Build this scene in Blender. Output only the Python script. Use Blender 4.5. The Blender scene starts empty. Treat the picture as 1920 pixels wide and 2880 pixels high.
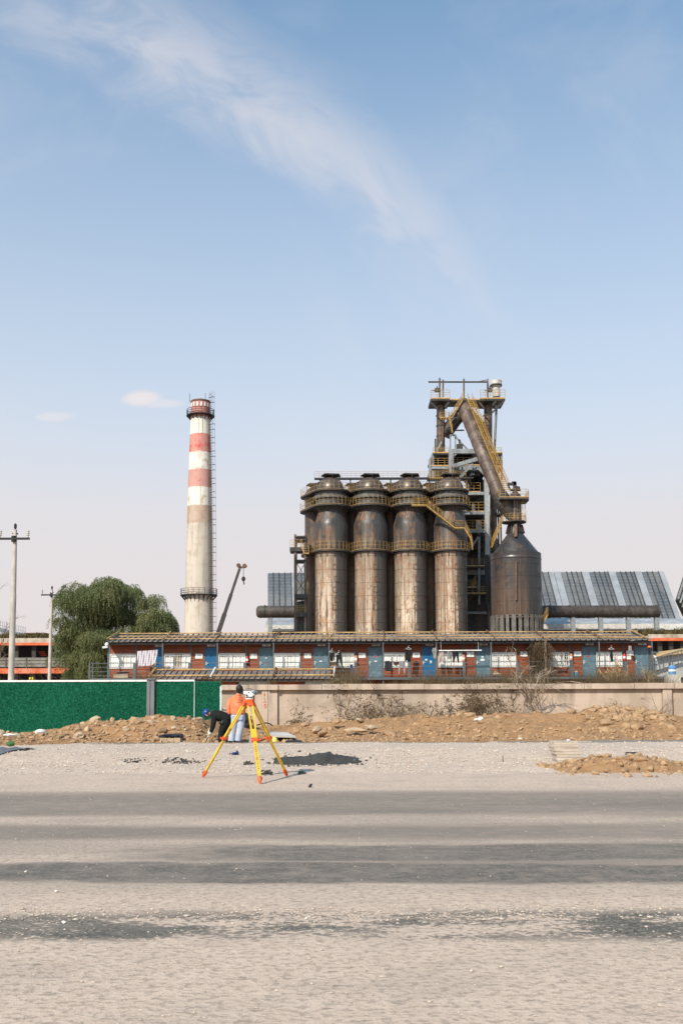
import bpy, math, random
import numpy as np
from mathutils import Vector, Matrix

R = math.radians
PI = math.pi
rnd = random.Random(11)
C = bpy.context.scene.collection
scene = bpy.context.scene

# ------------------------------------------------------------------ camera
F = 2800.0                       # focal length in pixels of the 1920 px wide photograph
PX, PY = 960.0, 1705.0           # optical axis in the photograph
H = 1.58                         # eye height
CAMROT = Matrix.Rotation(R(95), 3, 'X') @ Matrix.Rotation(R(-0.2), 3, 'Z')
cd = bpy.data.cameras.new('camera')
cam = bpy.data.objects.new('camera', cd)
C.objects.link(cam)
cam.matrix_world = Matrix.Translation((0, 0, H)) @ CAMROT.to_4x4()
cd.sensor_fit = 'HORIZONTAL'; cd.sensor_width = 24; cd.lens = 35
cd.shift_y = (PY - 1440) / 1920
cd.clip_start = 0.1; cd.clip_end = 5000
scene.camera = cam

# ------------------------------------------------------------------ light
SUN_EL, SUN_AZ = R(40), R(33)    # azimuth to the left of straight behind the camera
S = Vector((-math.sin(SUN_AZ) * math.cos(SUN_EL), -math.cos(SUN_AZ) * math.cos(SUN_EL), math.sin(SUN_EL)))
sl = bpy.data.lights.new('sun', 'SUN'); sl.energy = 4.9; sl.angle = R(0.53); sl.color = (1.0, 0.90, 0.77)
so = bpy.data.objects.new('sun', sl); C.objects.link(so)
so.rotation_euler = S.to_track_quat('Z', 'Y').to_euler(); so.location = (-40, -60, 80)
scene.view_settings.view_transform = 'Standard'
scene.view_settings.look = 'None'
scene.view_settings.gamma = 1; scene.view_settings.use_curve_mapping = False
scene.view_settings.exposure = 0.0
SKY_STRENGTH = 0.1


def at(px, py, Y):
    """Point of the world at depth Y that the photograph shows at pixel (px, py)."""
    d = CAMROT @ Vector(((px - PX) / F, (PY - py) / F, -1.0))
    k = Y / d.y
    return Vector((d.x * k, Y, H + d.z * k))


def ground(px, py, z=0.0):
    d = CAMROT @ Vector(((px - PX) / F, (PY - py) / F, -1.0))
    k = (z - H) / d.z
    return Vector((d.x * k, d.y * k, z))


# ------------------------------------------------------------------ node helpers
class NG:
    def __init__(s, tree): s.t = tree; s.n = tree.nodes; s.l = tree.links

    def node(s, typ, **kw):
        n = s.n.new(typ)
        for k, v in kw.items(): setattr(n, k, v)
        return n

    def put(s, sock, v):
        if isinstance(v, bpy.types.NodeSocket): s.l.new(v, sock)
        elif isinstance(v, (tuple, list)) and len(v) == 3 and sock.type == 'RGBA': sock.default_value = (*v, 1)
        else: sock.default_value = v

    def math(s, op, a, b=0.0, c=0.0, clamp=False):
        n = s.node('ShaderNodeMath', operation=op, use_clamp=clamp)
        s.put(n.inputs[0], a); s.put(n.inputs[1], b); s.put(n.inputs[2], c)
        return n.outputs[0]

    def mapr(s, v, a, b, c=0.0, d=1.0, smooth=True):
        n = s.node('ShaderNodeMapRange', interpolation_type='SMOOTHSTEP' if smooth else 'LINEAR')
        for i, x in enumerate((v, a, b, c, d)): s.put(n.inputs[i], x)
        return n.outputs[0]

    def mix(s, f, a, b, op='MIX'):
        n = s.node('ShaderNodeMix', data_type='RGBA', blend_type=op)
        s.put(n.inputs[0], f); s.put(n.inputs[6], a); s.put(n.inputs[7], b)
        return n.outputs[2]

    def vmul(s, v, k):
        n = s.node('ShaderNodeVectorMath', operation='MULTIPLY')
        s.put(n.inputs[0], v); s.put(n.inputs[1], k)
        return n.outputs[0]

    def vadd(s, v, k):
        n = s.node('ShaderNodeVectorMath', operation='ADD')
        s.put(n.inputs[0], v); s.put(n.inputs[1], k)
        return n.outputs[0]

    def noise(s, v, scale=1.0, detail=4.0, rough=0.55, dist=0.0):
        n = s.node('ShaderNodeTexNoise')
        s.put(n.inputs['Vector'], v); n.inputs['Scale'].default_value = scale
        n.inputs['Detail'].default_value = detail; n.inputs['Roughness'].default_value = rough
        n.inputs['Distortion'].default_value = dist
        return n.outputs[0]

    def xyz(s, v):
        n = s.node('ShaderNodeSeparateXYZ'); s.put(n.inputs[0], v)
        return n.outputs


def base_mat(name, rough=0.7, metal=0.0, spec=0.4):
    m = bpy.data.materials.new(name); m.use_nodes = True
    g = NG(m.node_tree)
    b = g.n['Principled BSDF']
    b.inputs['Roughness'].default_value = rough; b.inputs['Metallic'].default_value = metal
    b.inputs['Specular IOR Level'].default_value = spec
    pos = g.node('ShaderNodeNewGeometry').outputs['Position']
    return m, g, b, pos


def bumpit(g, b, h, strength=0.4, dist=0.02):
    n = g.node('ShaderNodeBump'); n.inputs['Strength'].default_value = strength; n.inputs['Distance'].default_value = dist
    g.put(n.inputs['Height'], h); g.l.new(n.outputs[0], b.inputs['Normal'])


def M(name, col, rough=0.7, metal=0.0, var=0.18, scale=2.0, stretch=(1, 1, 1), dirt=None, bump=0.0, bscale=30.0, spec=0.4):
    """Plain material with uneven colour, optional stains (colour, amount, scale, stretch)."""
    m, g, b, pos = base_mat(name, rough, metal, spec)
    n = g.noise(g.vmul(pos, stretch), scale, 5)
    lo = tuple(c * (1 - var) for c in col); hi = tuple(min(1, c * (1 + var)) for c in col)
    c = g.mix(g.mapr(n, 0.3, 0.7), lo, hi)
    if dirt:
        dc, amt, ds, dst = dirt
        d = g.noise(g.vmul(pos, dst), ds, 6, 0.65)
        c = g.mix(g.math('MULTIPLY', g.mapr(d, 0.5, 0.68), amt), c, dc)
    g.put(b.inputs['Base Color'], c)
    if bump: bumpit(g, b, g.noise(pos, bscale, 4), bump)
    return m


# ------------------------------------------------------------------ mesh builder
class MB:
    def __init__(s): s.v = []; s.f = []

    def add(s, vs, fs):
        o = len(s.v); s.v.extend(tuple(v) for v in vs); s.f.extend(tuple(i + o for i in f) for f in fs)
        return s

    def box(s, x0, x1, y0, y1, z0, z1):
        return s.add([(x0, y0, z0), (x1, y0, z0), (x1, y1, z0), (x0, y1, z0), (x0, y0, z1), (x1, y0, z1), (x1, y1, z1), (x0, y1, z1)],
                     [(0, 3, 2, 1), (4, 5, 6, 7), (0, 1, 5, 4), (1, 2, 6, 5), (2, 3, 7, 6), (3, 0, 4, 7)])

    def bar(s, p, q, w, h=None, up=(0, 0, 1)):
        p = Vector(p); q = Vector(q); h = w if h is None else h
        d = (q - p).normalized(); u = Vector(up)
        if abs(d.dot(u)) > 0.98: u = Vector((0, 1, 0))
        a = d.cross(u).normalized() * w / 2; b = a.cross(d).normalized() * h / 2
        vs = [p - a - b, p + a - b, p + a + b, p - a + b, q - a - b, q + a - b, q + a + b, q - a + b]
        return s.add(vs, [(0, 1, 2, 3), (7, 6, 5, 4), (4, 5, 1, 0), (5, 6, 2, 1), (6, 7, 3, 2), (7, 4, 0, 3)])

    def path(s, pts, rs, n=8, caps=True, flat=1.0):
        pts = [Vector(p) for p in pts]
        if not hasattr(rs, '__len__'): rs = [rs] * len(pts)
        vs = []; fs = []; ref = None
        for i, p in enumerate(pts):
            d = (pts[min(i + 1, len(pts) - 1)] - pts[max(i - 1, 0)])
            d = d.normalized() if d.length > 1e-9 else Vector((0, 0, 1))
            if ref is None: ref = Vector((0, 1, 0)) if abs(d.y) < 0.9 else Vector((1, 0, 0))
            a = d.cross(ref)
            if a.length < 1e-4: a = d.cross(Vector((1, 0, 0.3)))
            a.normalize(); b = a.cross(d).normalized(); ref = b
            for k in range(n):
                t = 2 * PI * k / n
                vs.append(p + a * (math.cos(t) * rs[i]) + b * (math.sin(t) * rs[i] * flat))
        for i in range(len(pts) - 1):
            for k in range(n):
                fs.append((i * n + k, i * n + (k + 1) % n, (i + 1) * n + (k + 1) % n, (i + 1) * n + k))
        if caps: fs.append(tuple(reversed(range(n)))); fs.append(tuple(range((len(pts) - 1) * n, len(pts) * n)))
        return s.add(vs, fs)

    def tube(s, p, q, r, r2=None, n=8): return s.path([p, q], [r, r if r2 is None else r2], n)

    def lathe(s, prof, cx, cy, n=40, jit=0.0):
        vs = []; fs = []
        for r, z in prof:
            for k in range(n):
                t = 2 * PI * k / n
                vs.append((cx + r * math.cos(t), cy + r * math.sin(t), z))
        for i in range(len(prof) - 1):
            for k in range(n): fs.append((i * n + k, i * n + (k + 1) % n, (i + 1) * n + (k + 1) % n, (i + 1) * n + k))
        fs.append(tuple(reversed(range(n)))); fs.append(tuple(range((len(prof) - 1) * n, len(prof) * n)))
        return s.add(vs, fs)

    def prism(s, out, z0, z1):
        n = len(out)
        vs = [(x, y, z0) for x, y in out] + [(x, y, z1) for x, y in out]
        return s.add(vs, [tuple(reversed(range(n))), tuple(range(n, 2 * n))] + [(i, (i + 1) % n, n + (i + 1) % n, n + i) for i in range(n)])

    def slab(s, pts, off):
        """Closed plate: polygon pts extruded by the vector off."""
        n = len(pts); off = Vector(off)
        vs = [Vector(p) for p in pts] + [Vector(p) + off for p in pts]
        return s.add(vs, [tuple(range(n)), tuple(reversed(range(n, 2 * n)))] + [(i, n + i, n + (i + 1) % n, (i + 1) % n) for i in range(n)])

    def loft(s, rings):
        """rings: list of (centre, rx, ry, axis_x, axis_y)."""
        n = 14; vs = []; fs = []
        for c, rx, ry, ax, ay in rings:
            for k in range(n):
                t = 2 * PI * k / n
                vs.append(Vector(c) + Vector(ax) * (rx * math.cos(t)) + Vector(ay) * (ry * math.sin(t)))
        m = len(rings)
        for i in range(m - 1):
            for k in range(n): fs.append((i * n + k, i * n + (k + 1) % n, (i + 1) * n + (k + 1) % n, (i + 1) * n + k))
        fs.append(tuple(reversed(range(n)))); fs.append(tuple(range((m - 1) * n, m * n)))
        return s.add(vs, fs)

    def rock(s, c, sx, sy, sz, r, fine=True):
        vs, fs = ICO2 if fine else ICO1
        e = Matrix.Rotation(r.uniform(0, 6.28), 3, 'Z') @ Matrix.Rotation(r.uniform(-.5, .5), 3, 'X')
        p = [Vector((r.gauss(0, 1), r.gauss(0, 1), r.gauss(0, 1))).normalized() for _ in range(5)]
        o = []
        for v in vs:
            w = Vector(v); k = 1 + r.uniform(-.09, .09)
            for q in p:
                dd = w.dot(q)
                if dd > 0.55: k *= 1 - (dd - 0.55) * 0.75
            o.append(Vector(c) + e @ Vector((w.x * sx * k, w.y * sy * k, w.z * sz * k)))
        return s.add(o, fs)

    def ball(s, c, r, n=12, sc=(1, 1, 1)):
        prof = [(max(1e-4, math.cos(t)), math.sin(t)) for t in [(-PI / 2 + PI * i / 8) for i in range(9)]]
        vs = []; fs = []
        for rr, z in prof:
            for k in range(n):
                t = 2 * PI * k / n
                vs.append((c[0] + r * sc[0] * rr * math.cos(t), c[1] + r * sc[1] * rr * math.sin(t), c[2] + r * sc[2] * z))
        for i in range(8):
            for k in range(n): fs.append((i * n + k, i * n + (k + 1) % n, (i + 1) * n + (k + 1) % n, (i + 1) * n + k))
        fs.append(tuple(reversed(range(n)))); fs.append(tuple(range(8 * n, 9 * n)))
        return s.add(vs, fs)

    def build(s, name, mat, parent=None, smooth=False, origin=None, angle=40):
        L = Vector(origin) if origin is not None else (rootloc(parent) if parent else Vector((0, 0, 0)))
        me = bpy.data.meshes.new(name)
        me.from_pydata([(v[0] - L.x, v[1] - L.y, v[2] - L.z) for v in s.v], [], s.f)
        me.materials.append(mat)
        if smooth:
            me.polygons.foreach_set('use_smooth', [True] * len(me.polygons))
            me.set_sharp_from_angle(angle=R(angle))
        o = bpy.data.objects.new(name, me); C.objects.link(o)
        if parent: o.parent = parent
        else: o.location = L
        return o


def _ico(sub):
    import bmesh
    bm = bmesh.new(); bmesh.ops.create_icosphere(bm, subdivisions=sub, radius=1)
    bm.verts.ensure_lookup_table()
    r = ([tuple(v.co) for v in bm.verts], [tuple(v.index for v in f.verts) for f in bm.faces]); bm.free()
    return r


ICO1, ICO2 = _ico(1), _ico(2)


def rootloc(o):
    L = Vector((0, 0, 0))
    while o: L = L + o.location; o = o.parent
    return L


def tag(o, label, cat, group=None, kind=None):
    o['label'] = label; o['category'] = cat
    if group: o['group'] = group
    if kind: o['kind'] = kind
    return o


def thing(name, label, cat, loc=(0, 0, 0), group=None, kind=None):
    o = bpy.data.objects.new(name, None); C.objects.link(o); o.location = loc; o.empty_display_size = 0.3
    return tag(o, label, cat, group, kind)


def struct(o): o['kind'] = 'structure'; return o


def stuff(o, label=None):
    o['kind'] = 'stuff'
    if label: o['label'] = label
    return o


def dup(root, loc, label):
    r = root.copy(); C.objects.link(r); r.location = loc; r['label'] = label
    for ch in list(root.children):
        c = ch.copy(); C.objects.link(c); c.parent = r
        for gch in list(ch.children):
            d = gch.copy(); C.objects.link(d); d.parent = c
    return r


def dup_mesh(o, delta):
    """Another piece of the same mesh under the same parent."""
    c = o.copy(); C.objects.link(c); c.location = o.location + Vector(delta)
    return c


# value noise on numpy arrays
def vnoise(x, y, seed=0):
    xi = np.floor(x).astype(np.int64); yi = np.floor(y).astype(np.int64)
    xf = x - xi; yf = y - yi
    u = xf * xf * (3 - 2 * xf); v = yf * yf * (3 - 2 * yf)

    def h(a, b):
        n = (a * 374761393 + b * 668265263 + seed * 1442695041) & 0xFFFFFFFF
        n = ((n ^ (n >> 13)) * 1274126177) & 0xFFFFFFFF
        return ((n ^ (n >> 16)) & 0xFFFF) / 65535.0
    return (h(xi, yi) * (1 - u) + h(xi + 1, yi) * u) * (1 - v) + (h(xi, yi + 1) * (1 - u) + h(xi + 1, yi + 1) * u) * v


def fbm(x, y, o=4, seed=0, gain=0.5):
    a = 1.0; t = 0; n = 0
    for i in range(o):
        t = t + a * vnoise(x * 2 ** i + 17.3 * i, y * 2 ** i - 9.1 * i, seed + i); n += a; a *= gain
    return t / n - 0.5


def grid(name, xs, ys, Z, mat, origin=(0, 0, 0)):
    nx, ny = len(xs), len(ys)
    X, Yg = np.meshgrid(xs, ys)
    v = np.stack([X.ravel() - origin[0], Yg.ravel() - origin[1], Z.ravel() - origin[2]], 1)
    i = np.arange(nx * ny).reshape(ny, nx)
    f = np.stack([i[:-1, :-1].ravel(), i[:-1, 1:].ravel(), i[1:, 1:].ravel(), i[1:, :-1].ravel()], 1)
    me = bpy.data.meshes.new(name); me.from_pydata(v.tolist(), [], f.tolist()); me.materials.append(mat)
    me.polygons.foreach_set('use_smooth', [True] * len(me.polygons))
    o = bpy.data.objects.new(name, me); C.objects.link(o); o.location = origin
    return o


# ------------------------------------------------------------------ sky
world = bpy.data.worlds.new('World'); scene.world = world; world.use_nodes = True
g = NG(world.node_tree)
bg = g.n['Background']; bg.inputs['Strength'].default_value = SKY_STRENGTH
sky = g.node('ShaderNodeTexSky', sky_type='NISHITA')
sky.sun_disc = False; sky.sun_elevation = SUN_EL; sky.sun_rotation = math.atan2(S.x, S.y)
sky.air_density = 1.0; sky.dust_density = 1.6; sky.ozone_density = 1.0
gen = g.node('ShaderNodeTexCoord').outputs['Generated']
X, Y_, Z_ = g.xyz(gen)[:3]
ysafe = g.math('MAXIMUM', Y_, 0.05)
U = g.math('DIVIDE', X, ysafe); W = g.math('DIVIDE', Z_, ysafe)
front = g.mapr(Y_, 0.1, 0.35)


def uw(px, py):
    p = at(px, py, 1.0); return p.x, p.z - H


# pale haze towards the horizon
col = g.mix(1.0, sky.outputs[0], (1.03, 1.84, 2.02), 'MULTIPLY')
pale = g.mix(g.mapr(Z_, 0.05, 0.30), (7.95, 7.38, 7.35), (7.35, 7.6, 8.3))
hz = g.math('POWER', g.mapr(Z_, 0.72, 0.17, 0.0, 1.0, smooth=False), 1.15)
col = g.mix(hz, col, pale)
# long cirrus streak
a = uw(60, -40); b_ = uw(1440, 930)
dx, dy = b_[0] - a[0], b_[1] - a[1]; ln = math.hypot(dx, dy); dx /= ln; dy /= ln
du = g.math('SUBTRACT', U, a[0]); dw = g.math('SUBTRACT', W, a[1])
t = g.math('DIVIDE', g.math('ADD', g.math('MULTIPLY', du, dx), g.math('MULTIPLY', dw, dy)), ln)
s_ = g.math('SUBTRACT', g.math('MULTIPLY', dw, dx), g.math('MULTIPLY', du, dy))
bend = g.math('MULTIPLY', g.math('MULTIPLY', t, g.math('SUBTRACT', 1.0, t)), 0.215)
s2 = g.math('SUBTRACT', s_, bend)
cmb = g.node('ShaderNodeCombineXYZ'); g.put(cmb.inputs[0], g.math('MULTIPLY', t, 2.2)); g.put(cmb.inputs[1], g.math('MULTIPLY', s2, 7.0))
wob = g.noise(cmb.outputs[0], 1.0, 5, 0.6, 0.4)
wob2 = g.noise(cmb.outputs[0], 2.6, 5, 0.58, 0.7)
width = g.math('ADD', g.mapr(t, 0.0, 1.0, 0.115, 0.05), g.math('MULTIPLY', g.math('SUBTRACT', wob, 0.5), 0.10))
q = g.math('ABSOLUTE', g.math('ADD', s2, g.math('MULTIPLY', g.math('SUBTRACT', wob2, 0.5), 0.09)))
core = g.mapr(g.math('DIVIDE', q, width), 1.0, 0.0)
ends = g.math('MULTIPLY', g.mapr(t, -0.25, 0.22), g.mapr(t, 1.12, 0.62))
cir = g.math('MULTIPLY', g.math('MULTIPLY', core, ends), g.mapr(wob2, 0.22, 0.72, 0.15, 1.0))
# thin veil elsewhere
cmb2 = g.node('ShaderNodeCombineXYZ'); g.put(cmb2.inputs[0], g.math('ADD', g.math('MULTIPLY', t, 1.5), 4.0)); g.put(cmb2.inputs[1], g.math('MULTIPLY', s_, 3.2))
veil = g.mapr(g.noise(cmb2.outputs[0], 1.6, 5, 0.6, 0.6), 0.48, 0.85, 0.0, 0.22)
cl = g.math('MAXIMUM', g.math('MULTIPLY', cir, 0.54), veil)


def puff(px, py, wx, wy, amt):
    c = uw(px, py)
    e = g.math('ADD', g.math('POWER', g.math('DIVIDE', g.math('SUBTRACT', U, c[0]), wx / F), 2.0),
               g.math('POWER', g.math('DIVIDE', g.math('SUBTRACT', W, c[1]), wy / F), 2.0))
    cc = g.node('ShaderNodeCombineXYZ'); g.put(cc.inputs[0], U); g.put(cc.inputs[1], g.math('MULTIPLY', W, 2.4))
    nn = g.noise(cc.outputs[0], 26.0, 5, 0.6, 0.5)
    e = g.math('ADD', e, g.math('MULTIPLY', g.math('SUBTRACT', nn, 0.5), 1.5))
    return g.mapr(e, 1.0, -0.1, 0.0, amt)


cl = g.math('MAXIMUM', cl, puff(400, 1118, 72, 30, 1.0))
cl = g.math('MAXIMUM', cl, puff(455, 1135, 75, 18, 0.6))
cl = g.math('MAXIMUM', cl, puff(165, 1172, 75, 17, 0.55))
cl = g.math('MULTIPLY', cl, front)
col = g.mix(cl, col, (8.35, 7.95, 8.05))
g.put(bg.inputs['Color'], col)

# ------------------------------------------------------------------ materials
m_white = M('white_paint', (0.78, 0.77, 0.74), 0.6, var=0.06, dirt=((0.45, 0.38, 0.30), 0.5, 3.0, (2, 2, .5)))
m_siding = M('red_siding', (0.26, 0.062, 0.020), 0.55, var=0.25, scale=1.5, stretch=(1, 1, 4), dirt=((0.10, 0.045, 0.03), 0.5, 2.0, (1, 1, .3)))
m_post = M('grey_blue_steel', (0.105, 0.116, 0.124), 0.5, var=0.15)
m_doorg = M('grey_blue_door', (0.105, 0.175, 0.215), 0.45, var=0.12, dirt=((0.25, 0.27, 0.27), 0.5, 2.0, (1, 1, 1)))
m_doorb = M('bright_blue_door', (0.014, 0.12, 0.27), 0.4, var=0.12)
m_dark = M('dark_interior', (0.012, 0.012, 0.014), 0.9)
m_roof = M('grey_roof_sheet', (0.195, 0.16, 0.143), 0.65, var=0.22, scale=1.2, dirt=((0.12, 0.08, 0.058), 0.6, 2.5, (1, 1, 1)))
m_rib = M('dark_roof_rib', (0.20, 0.185, 0.175), 0.6)
m_batten = M('weathered_yellow_pipe', (0.50, 0.31, 0.12), 0.6, var=0.25, dirt=((0.2, 0.10, 0.05), 0.8, 1.5, (1, 1, 1)))
m_rust = M('rusty_pipe', (0.16, 0.085, 0.05), 0.8, var=0.3)
m_yellow = M('yellow_rail_paint', (0.36, 0.215, 0.06), 0.55, var=0.25, dirt=((0.16, 0.085, 0.04), 0.85, 0.9, (1, 1, 1)))
m_steeld = M('sooty_steel', (0.040, 0.037, 0.035), 0.6, var=0.35, dirt=((0.11, 0.065, 0.04), 0.7, 0.5, (1, 1, .3)))
m_steelg = M('grey_painted_steel', (0.24, 0.255, 0.265), 0.6, var=0.2, dirt=((0.10, 0.085, 0.075), 0.7, 0.4, (1, 1, .25)))
m_steelb = M('brown_steel', (0.10, 0.066, 0.050), 0.5, var=0.35, scale=.6, dirt=((0.27, 0.21, 0.17), 0.8, 0.7, (1, 1, .4)))
m_concrete = M('pole_concrete', (0.47, 0.42, 0.37), 0.85, var=0.12, bump=.2, dirt=((.30, .26, .22), .5, .8, (1, 1, .3)))
m_orange = M('orange_beam', (0.62, 0.12, 0.04), 0.6, var=0.2, dirt=((0.6, 0.25, 0.16), 0.7, 0.6, (1, 1, 1)))
m_black = M('black_cloth', (0.012, 0.012, 0.013), 0.9)
m_rock = M('buff_rock', (0.36, 0.225, 0.125), 0.9, var=0.25, scale=4, bump=.4, bscale=18)
m_rockw = M('pale_rock', (0.42, 0.31, 0.205), 0.9, var=0.18, scale=5, bump=.3, bscale=18)
m_twig = M('dry_twig', (0.19, 0.125, 0.075), 0.9, var=0.3, scale=6)
m_straw = M('dry_straw', (0.40, 0.28, 0.15), 0.9, var=0.3, scale=3)
m_grey = M('mid_grey_paint', (0.16, 0.165, 0.175), 0.6, var=0.1)
m_tape = M('ink', (0.02, 0.02, 0.02), 0.8)
m_red = M('red_paint', (0.55, 0.03, 0.02), 0.5)


def mat_shell(name, pale, rust, dark, side_shade, z_lo, z_hi, side=True, roughness=0.5):
    """Weathered vessel plating: pale lower courses, rust runs, dark upper courses, shade painted down the right side."""
    m, g, b, pos = base_mat(name, roughness, 0.0, 0.5)
    tc = g.node('ShaderNodeTexCoord').outputs['Object']
    lx, ly, lz = g.xyz(tc)[:3]
    p1 = g.vmul(pos, (1.3, 1.3, 0.05)); p2 = g.vmul(pos, (4.5, 4.5, 0.16))
    n1 = g.noise(p1, 1.0, 5, 0.6, 0.3); n2 = g.noise(p2, 1.0, 5, 0.65, 0.2); n3 = g.noise(pos, 0.55, 6, 0.62, 0.5); n4 = g.noise(g.vmul(pos, (1, 1, .4)), 2.2, 5, 0.6)
    orand = g.node('ShaderNodeObjectInfo').outputs['Random']
    c = g.mix(g.mapr(n1, 0.46, 0.62), pale, tuple(x * .62 for x in pale))
    c = g.mix(g.math('MULTIPLY', g.mapr(n2, 0.48, 0.62), 0.85), c, rust)
    n6 = g.noise(g.vmul(pos, (3.0, 3.0, 0.028)), 1.0, 3, 0.5, .15)
    c = g.mix(g.math('MULTIPLY', g.mapr(n6, 0.535, 0.60), g.mapr(n4, .35, .6, .35, .95)), c, tuple(x * .45 for x in rust))
    c = g.mix(g.math('MULTIPLY', g.mapr(g.math('ADD', n3, g.math('MULTIPLY', orand, .12)), 0.52, 0.68), 0.6), c, tuple(x * 1.9 for x in rust))
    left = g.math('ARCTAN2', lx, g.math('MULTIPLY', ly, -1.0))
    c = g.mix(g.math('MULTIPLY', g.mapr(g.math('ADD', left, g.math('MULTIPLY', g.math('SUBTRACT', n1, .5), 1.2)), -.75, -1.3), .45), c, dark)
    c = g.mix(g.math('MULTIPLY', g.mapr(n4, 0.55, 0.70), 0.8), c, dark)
    n5 = g.noise(g.vmul(pos, (2.2, 2.2, 0.035)), 1.0, 3, 0.5)
    c = g.mix(g.math('MULTIPLY', g.mapr(n5, 0.53, 0.62), 0.7), c, tuple(x * .55 for x in rust))
    hh = g.math('ADD', lz, g.math('MULTIPLY', g.math('SUBTRACT', n1, 0.5), 9.0))
    c = g.mix(g.math('MULTIPLY', g.mapr(hh, z_lo - 11, z_lo + 4), .55), c, g.mix(g.mapr(n4, .4, .6), rust, tuple(x * .5 for x in pale)))
    c = g.mix(g.mapr(hh, z_lo, z_hi), c, g.mix(g.math('MULTIPLY', g.mapr(n2, .44, .62), g.mapr(n3, .40, .60)), dark, tuple(x * 1.35 for x in rust)))
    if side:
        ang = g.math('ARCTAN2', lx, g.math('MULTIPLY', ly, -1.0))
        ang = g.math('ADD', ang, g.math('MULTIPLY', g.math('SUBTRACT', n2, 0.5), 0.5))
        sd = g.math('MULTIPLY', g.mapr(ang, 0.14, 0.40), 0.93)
        c = g.mix(sd, c, g.mix(g.mapr(n2, 0.4, 0.65), side_shade, tuple(x * 1.8 for x in side_shade)))  # right flank darkened in the base colour as painted shade
    g.put(b.inputs['Base Color'], c)
    g.put(b.inputs['Roughness'], g.mapr(n3, 0.3, 0.7, roughness - .12, roughness + .2))
    bumpit(g, b, n4, 0.25, 0.05)
    return m


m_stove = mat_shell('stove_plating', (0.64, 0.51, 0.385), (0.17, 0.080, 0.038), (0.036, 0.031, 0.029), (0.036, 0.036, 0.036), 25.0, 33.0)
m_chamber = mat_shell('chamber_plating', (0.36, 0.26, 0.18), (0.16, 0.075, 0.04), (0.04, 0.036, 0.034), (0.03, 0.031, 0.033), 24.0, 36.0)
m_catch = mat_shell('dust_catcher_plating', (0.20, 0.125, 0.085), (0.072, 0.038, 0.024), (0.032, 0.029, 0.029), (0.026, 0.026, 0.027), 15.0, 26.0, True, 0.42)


def mat_chimney():
    m, g, b, pos = base_mat('chimney_paint', 0.8)
    z = g.xyz(g.node('ShaderNodeTexCoord').outputs['Object'])[2]
    n1 = g.noise(pos, 0.8, 6, 0.65, 0.3); n2 = g.noise(g.vmul(pos, (2.5, 2.5, .12)), 1.0, 5, 0.6); n3 = g.noise(pos, 3.0, 5, 0.65)
    zj = g.math('ADD', z, g.math('MULTIPLY', g.math('SUBTRACT', n3, .5), .7))
    white = (0.74, 0.68, 0.60); red = (0.55, 0.075, 0.065); faded = (0.55, 0.24, 0.20); brown = (0.44, 0.30, 0.22); conc = (0.56, 0.48, 0.405)
    c = conc

    def band(c, zlo, zhi, colr):
        k = g.math('MULTIPLY', g.mapr(zj, zlo - .06, zlo + .06), g.mapr(zj, zhi + .06, zhi - .06))
        return g.mix(k, c, colr)
    zz = [chz(v) for v in (1130, 1172, 1219, 1270, 1319, 1369, 1420, 1470)]   # boundaries from the top
    wear = g.mapr(n1, 0.42, 0.66)
    c = g.mix(g.mapr(n1, 0.45, 0.7), conc, (0.46, 0.37, 0.30))
    c = band(c, zz[7], zz[6], g.mix(wear, brown, (0.50, 0.39, 0.31)))
    c = band(c, zz[6], zz[5], g.mix(g.mapr(n1, .5, .68), white, (0.50, 0.40, 0.31)))
    c = band(c, zz[5], zz[4], g.mix(g.mapr(n3, .28, .46), red, (0.55, 0.29, 0.245)))
    c = band(c, zz[4], zz[3], g.mix(g.mapr(n1, .52, .70), white, (0.48, 0.38, 0.30)))
    c = band(c, zz[3], zz[2], g.mix(g.mapr(n1, .36, .52), red, faded))
    c = band(c, zz[2], zz[1], white)
    c = band(c, zz[1], zz[0] + 3, g.mix(wear, (0.42, 0.15, 0.12), (0.50, 0.26, 0.22)))
    # rust runs under the gallery brackets
    ang = g.math('ARCTAN2', g.xyz(g.node('ShaderNodeTexCoord').outputs['Object'])[0], g.math('MULTIPLY', g.xyz(g.node('ShaderNodeTexCoord').outputs['Object'])[1], -1.0))
    fr = g.math('ABSOLUTE', g.math('SUBTRACT', g.math('FRACT', g.math('ADD', g.math('MULTIPLY', ang, 16 / (2 * PI)), .5)), 0.5))
    run = g.math('MULTIPLY', g.mapr(g.math('ADD', fr, g.math('MULTIPLY', g.math('SUBTRACT', n3, .5), .06)), 0.09, 0.035), g.math('MULTIPLY', g.mapr(z, zz[2] - .5, zz[2] + .8), g.mapr(z, zz[1] + .1, zz[1])))
    c = g.mix(g.math('MULTIPLY', run, g.mapr(n2, .35, .55, .3, .9)), c, (0.14, 0.06, 0.035))
    c = g.mix(g.math('MULTIPLY', g.mapr(n2, .50, .70), .5), c, (0.22, 0.17, 0.135))
    g.put(b.inputs['Base Color'], c)
    bumpit(g, b, n3, .3, .03)
    return m


CHY = 160.0


def chz(py): return at(561, py, CHY).z


m_chim = mat_chimney()


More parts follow.
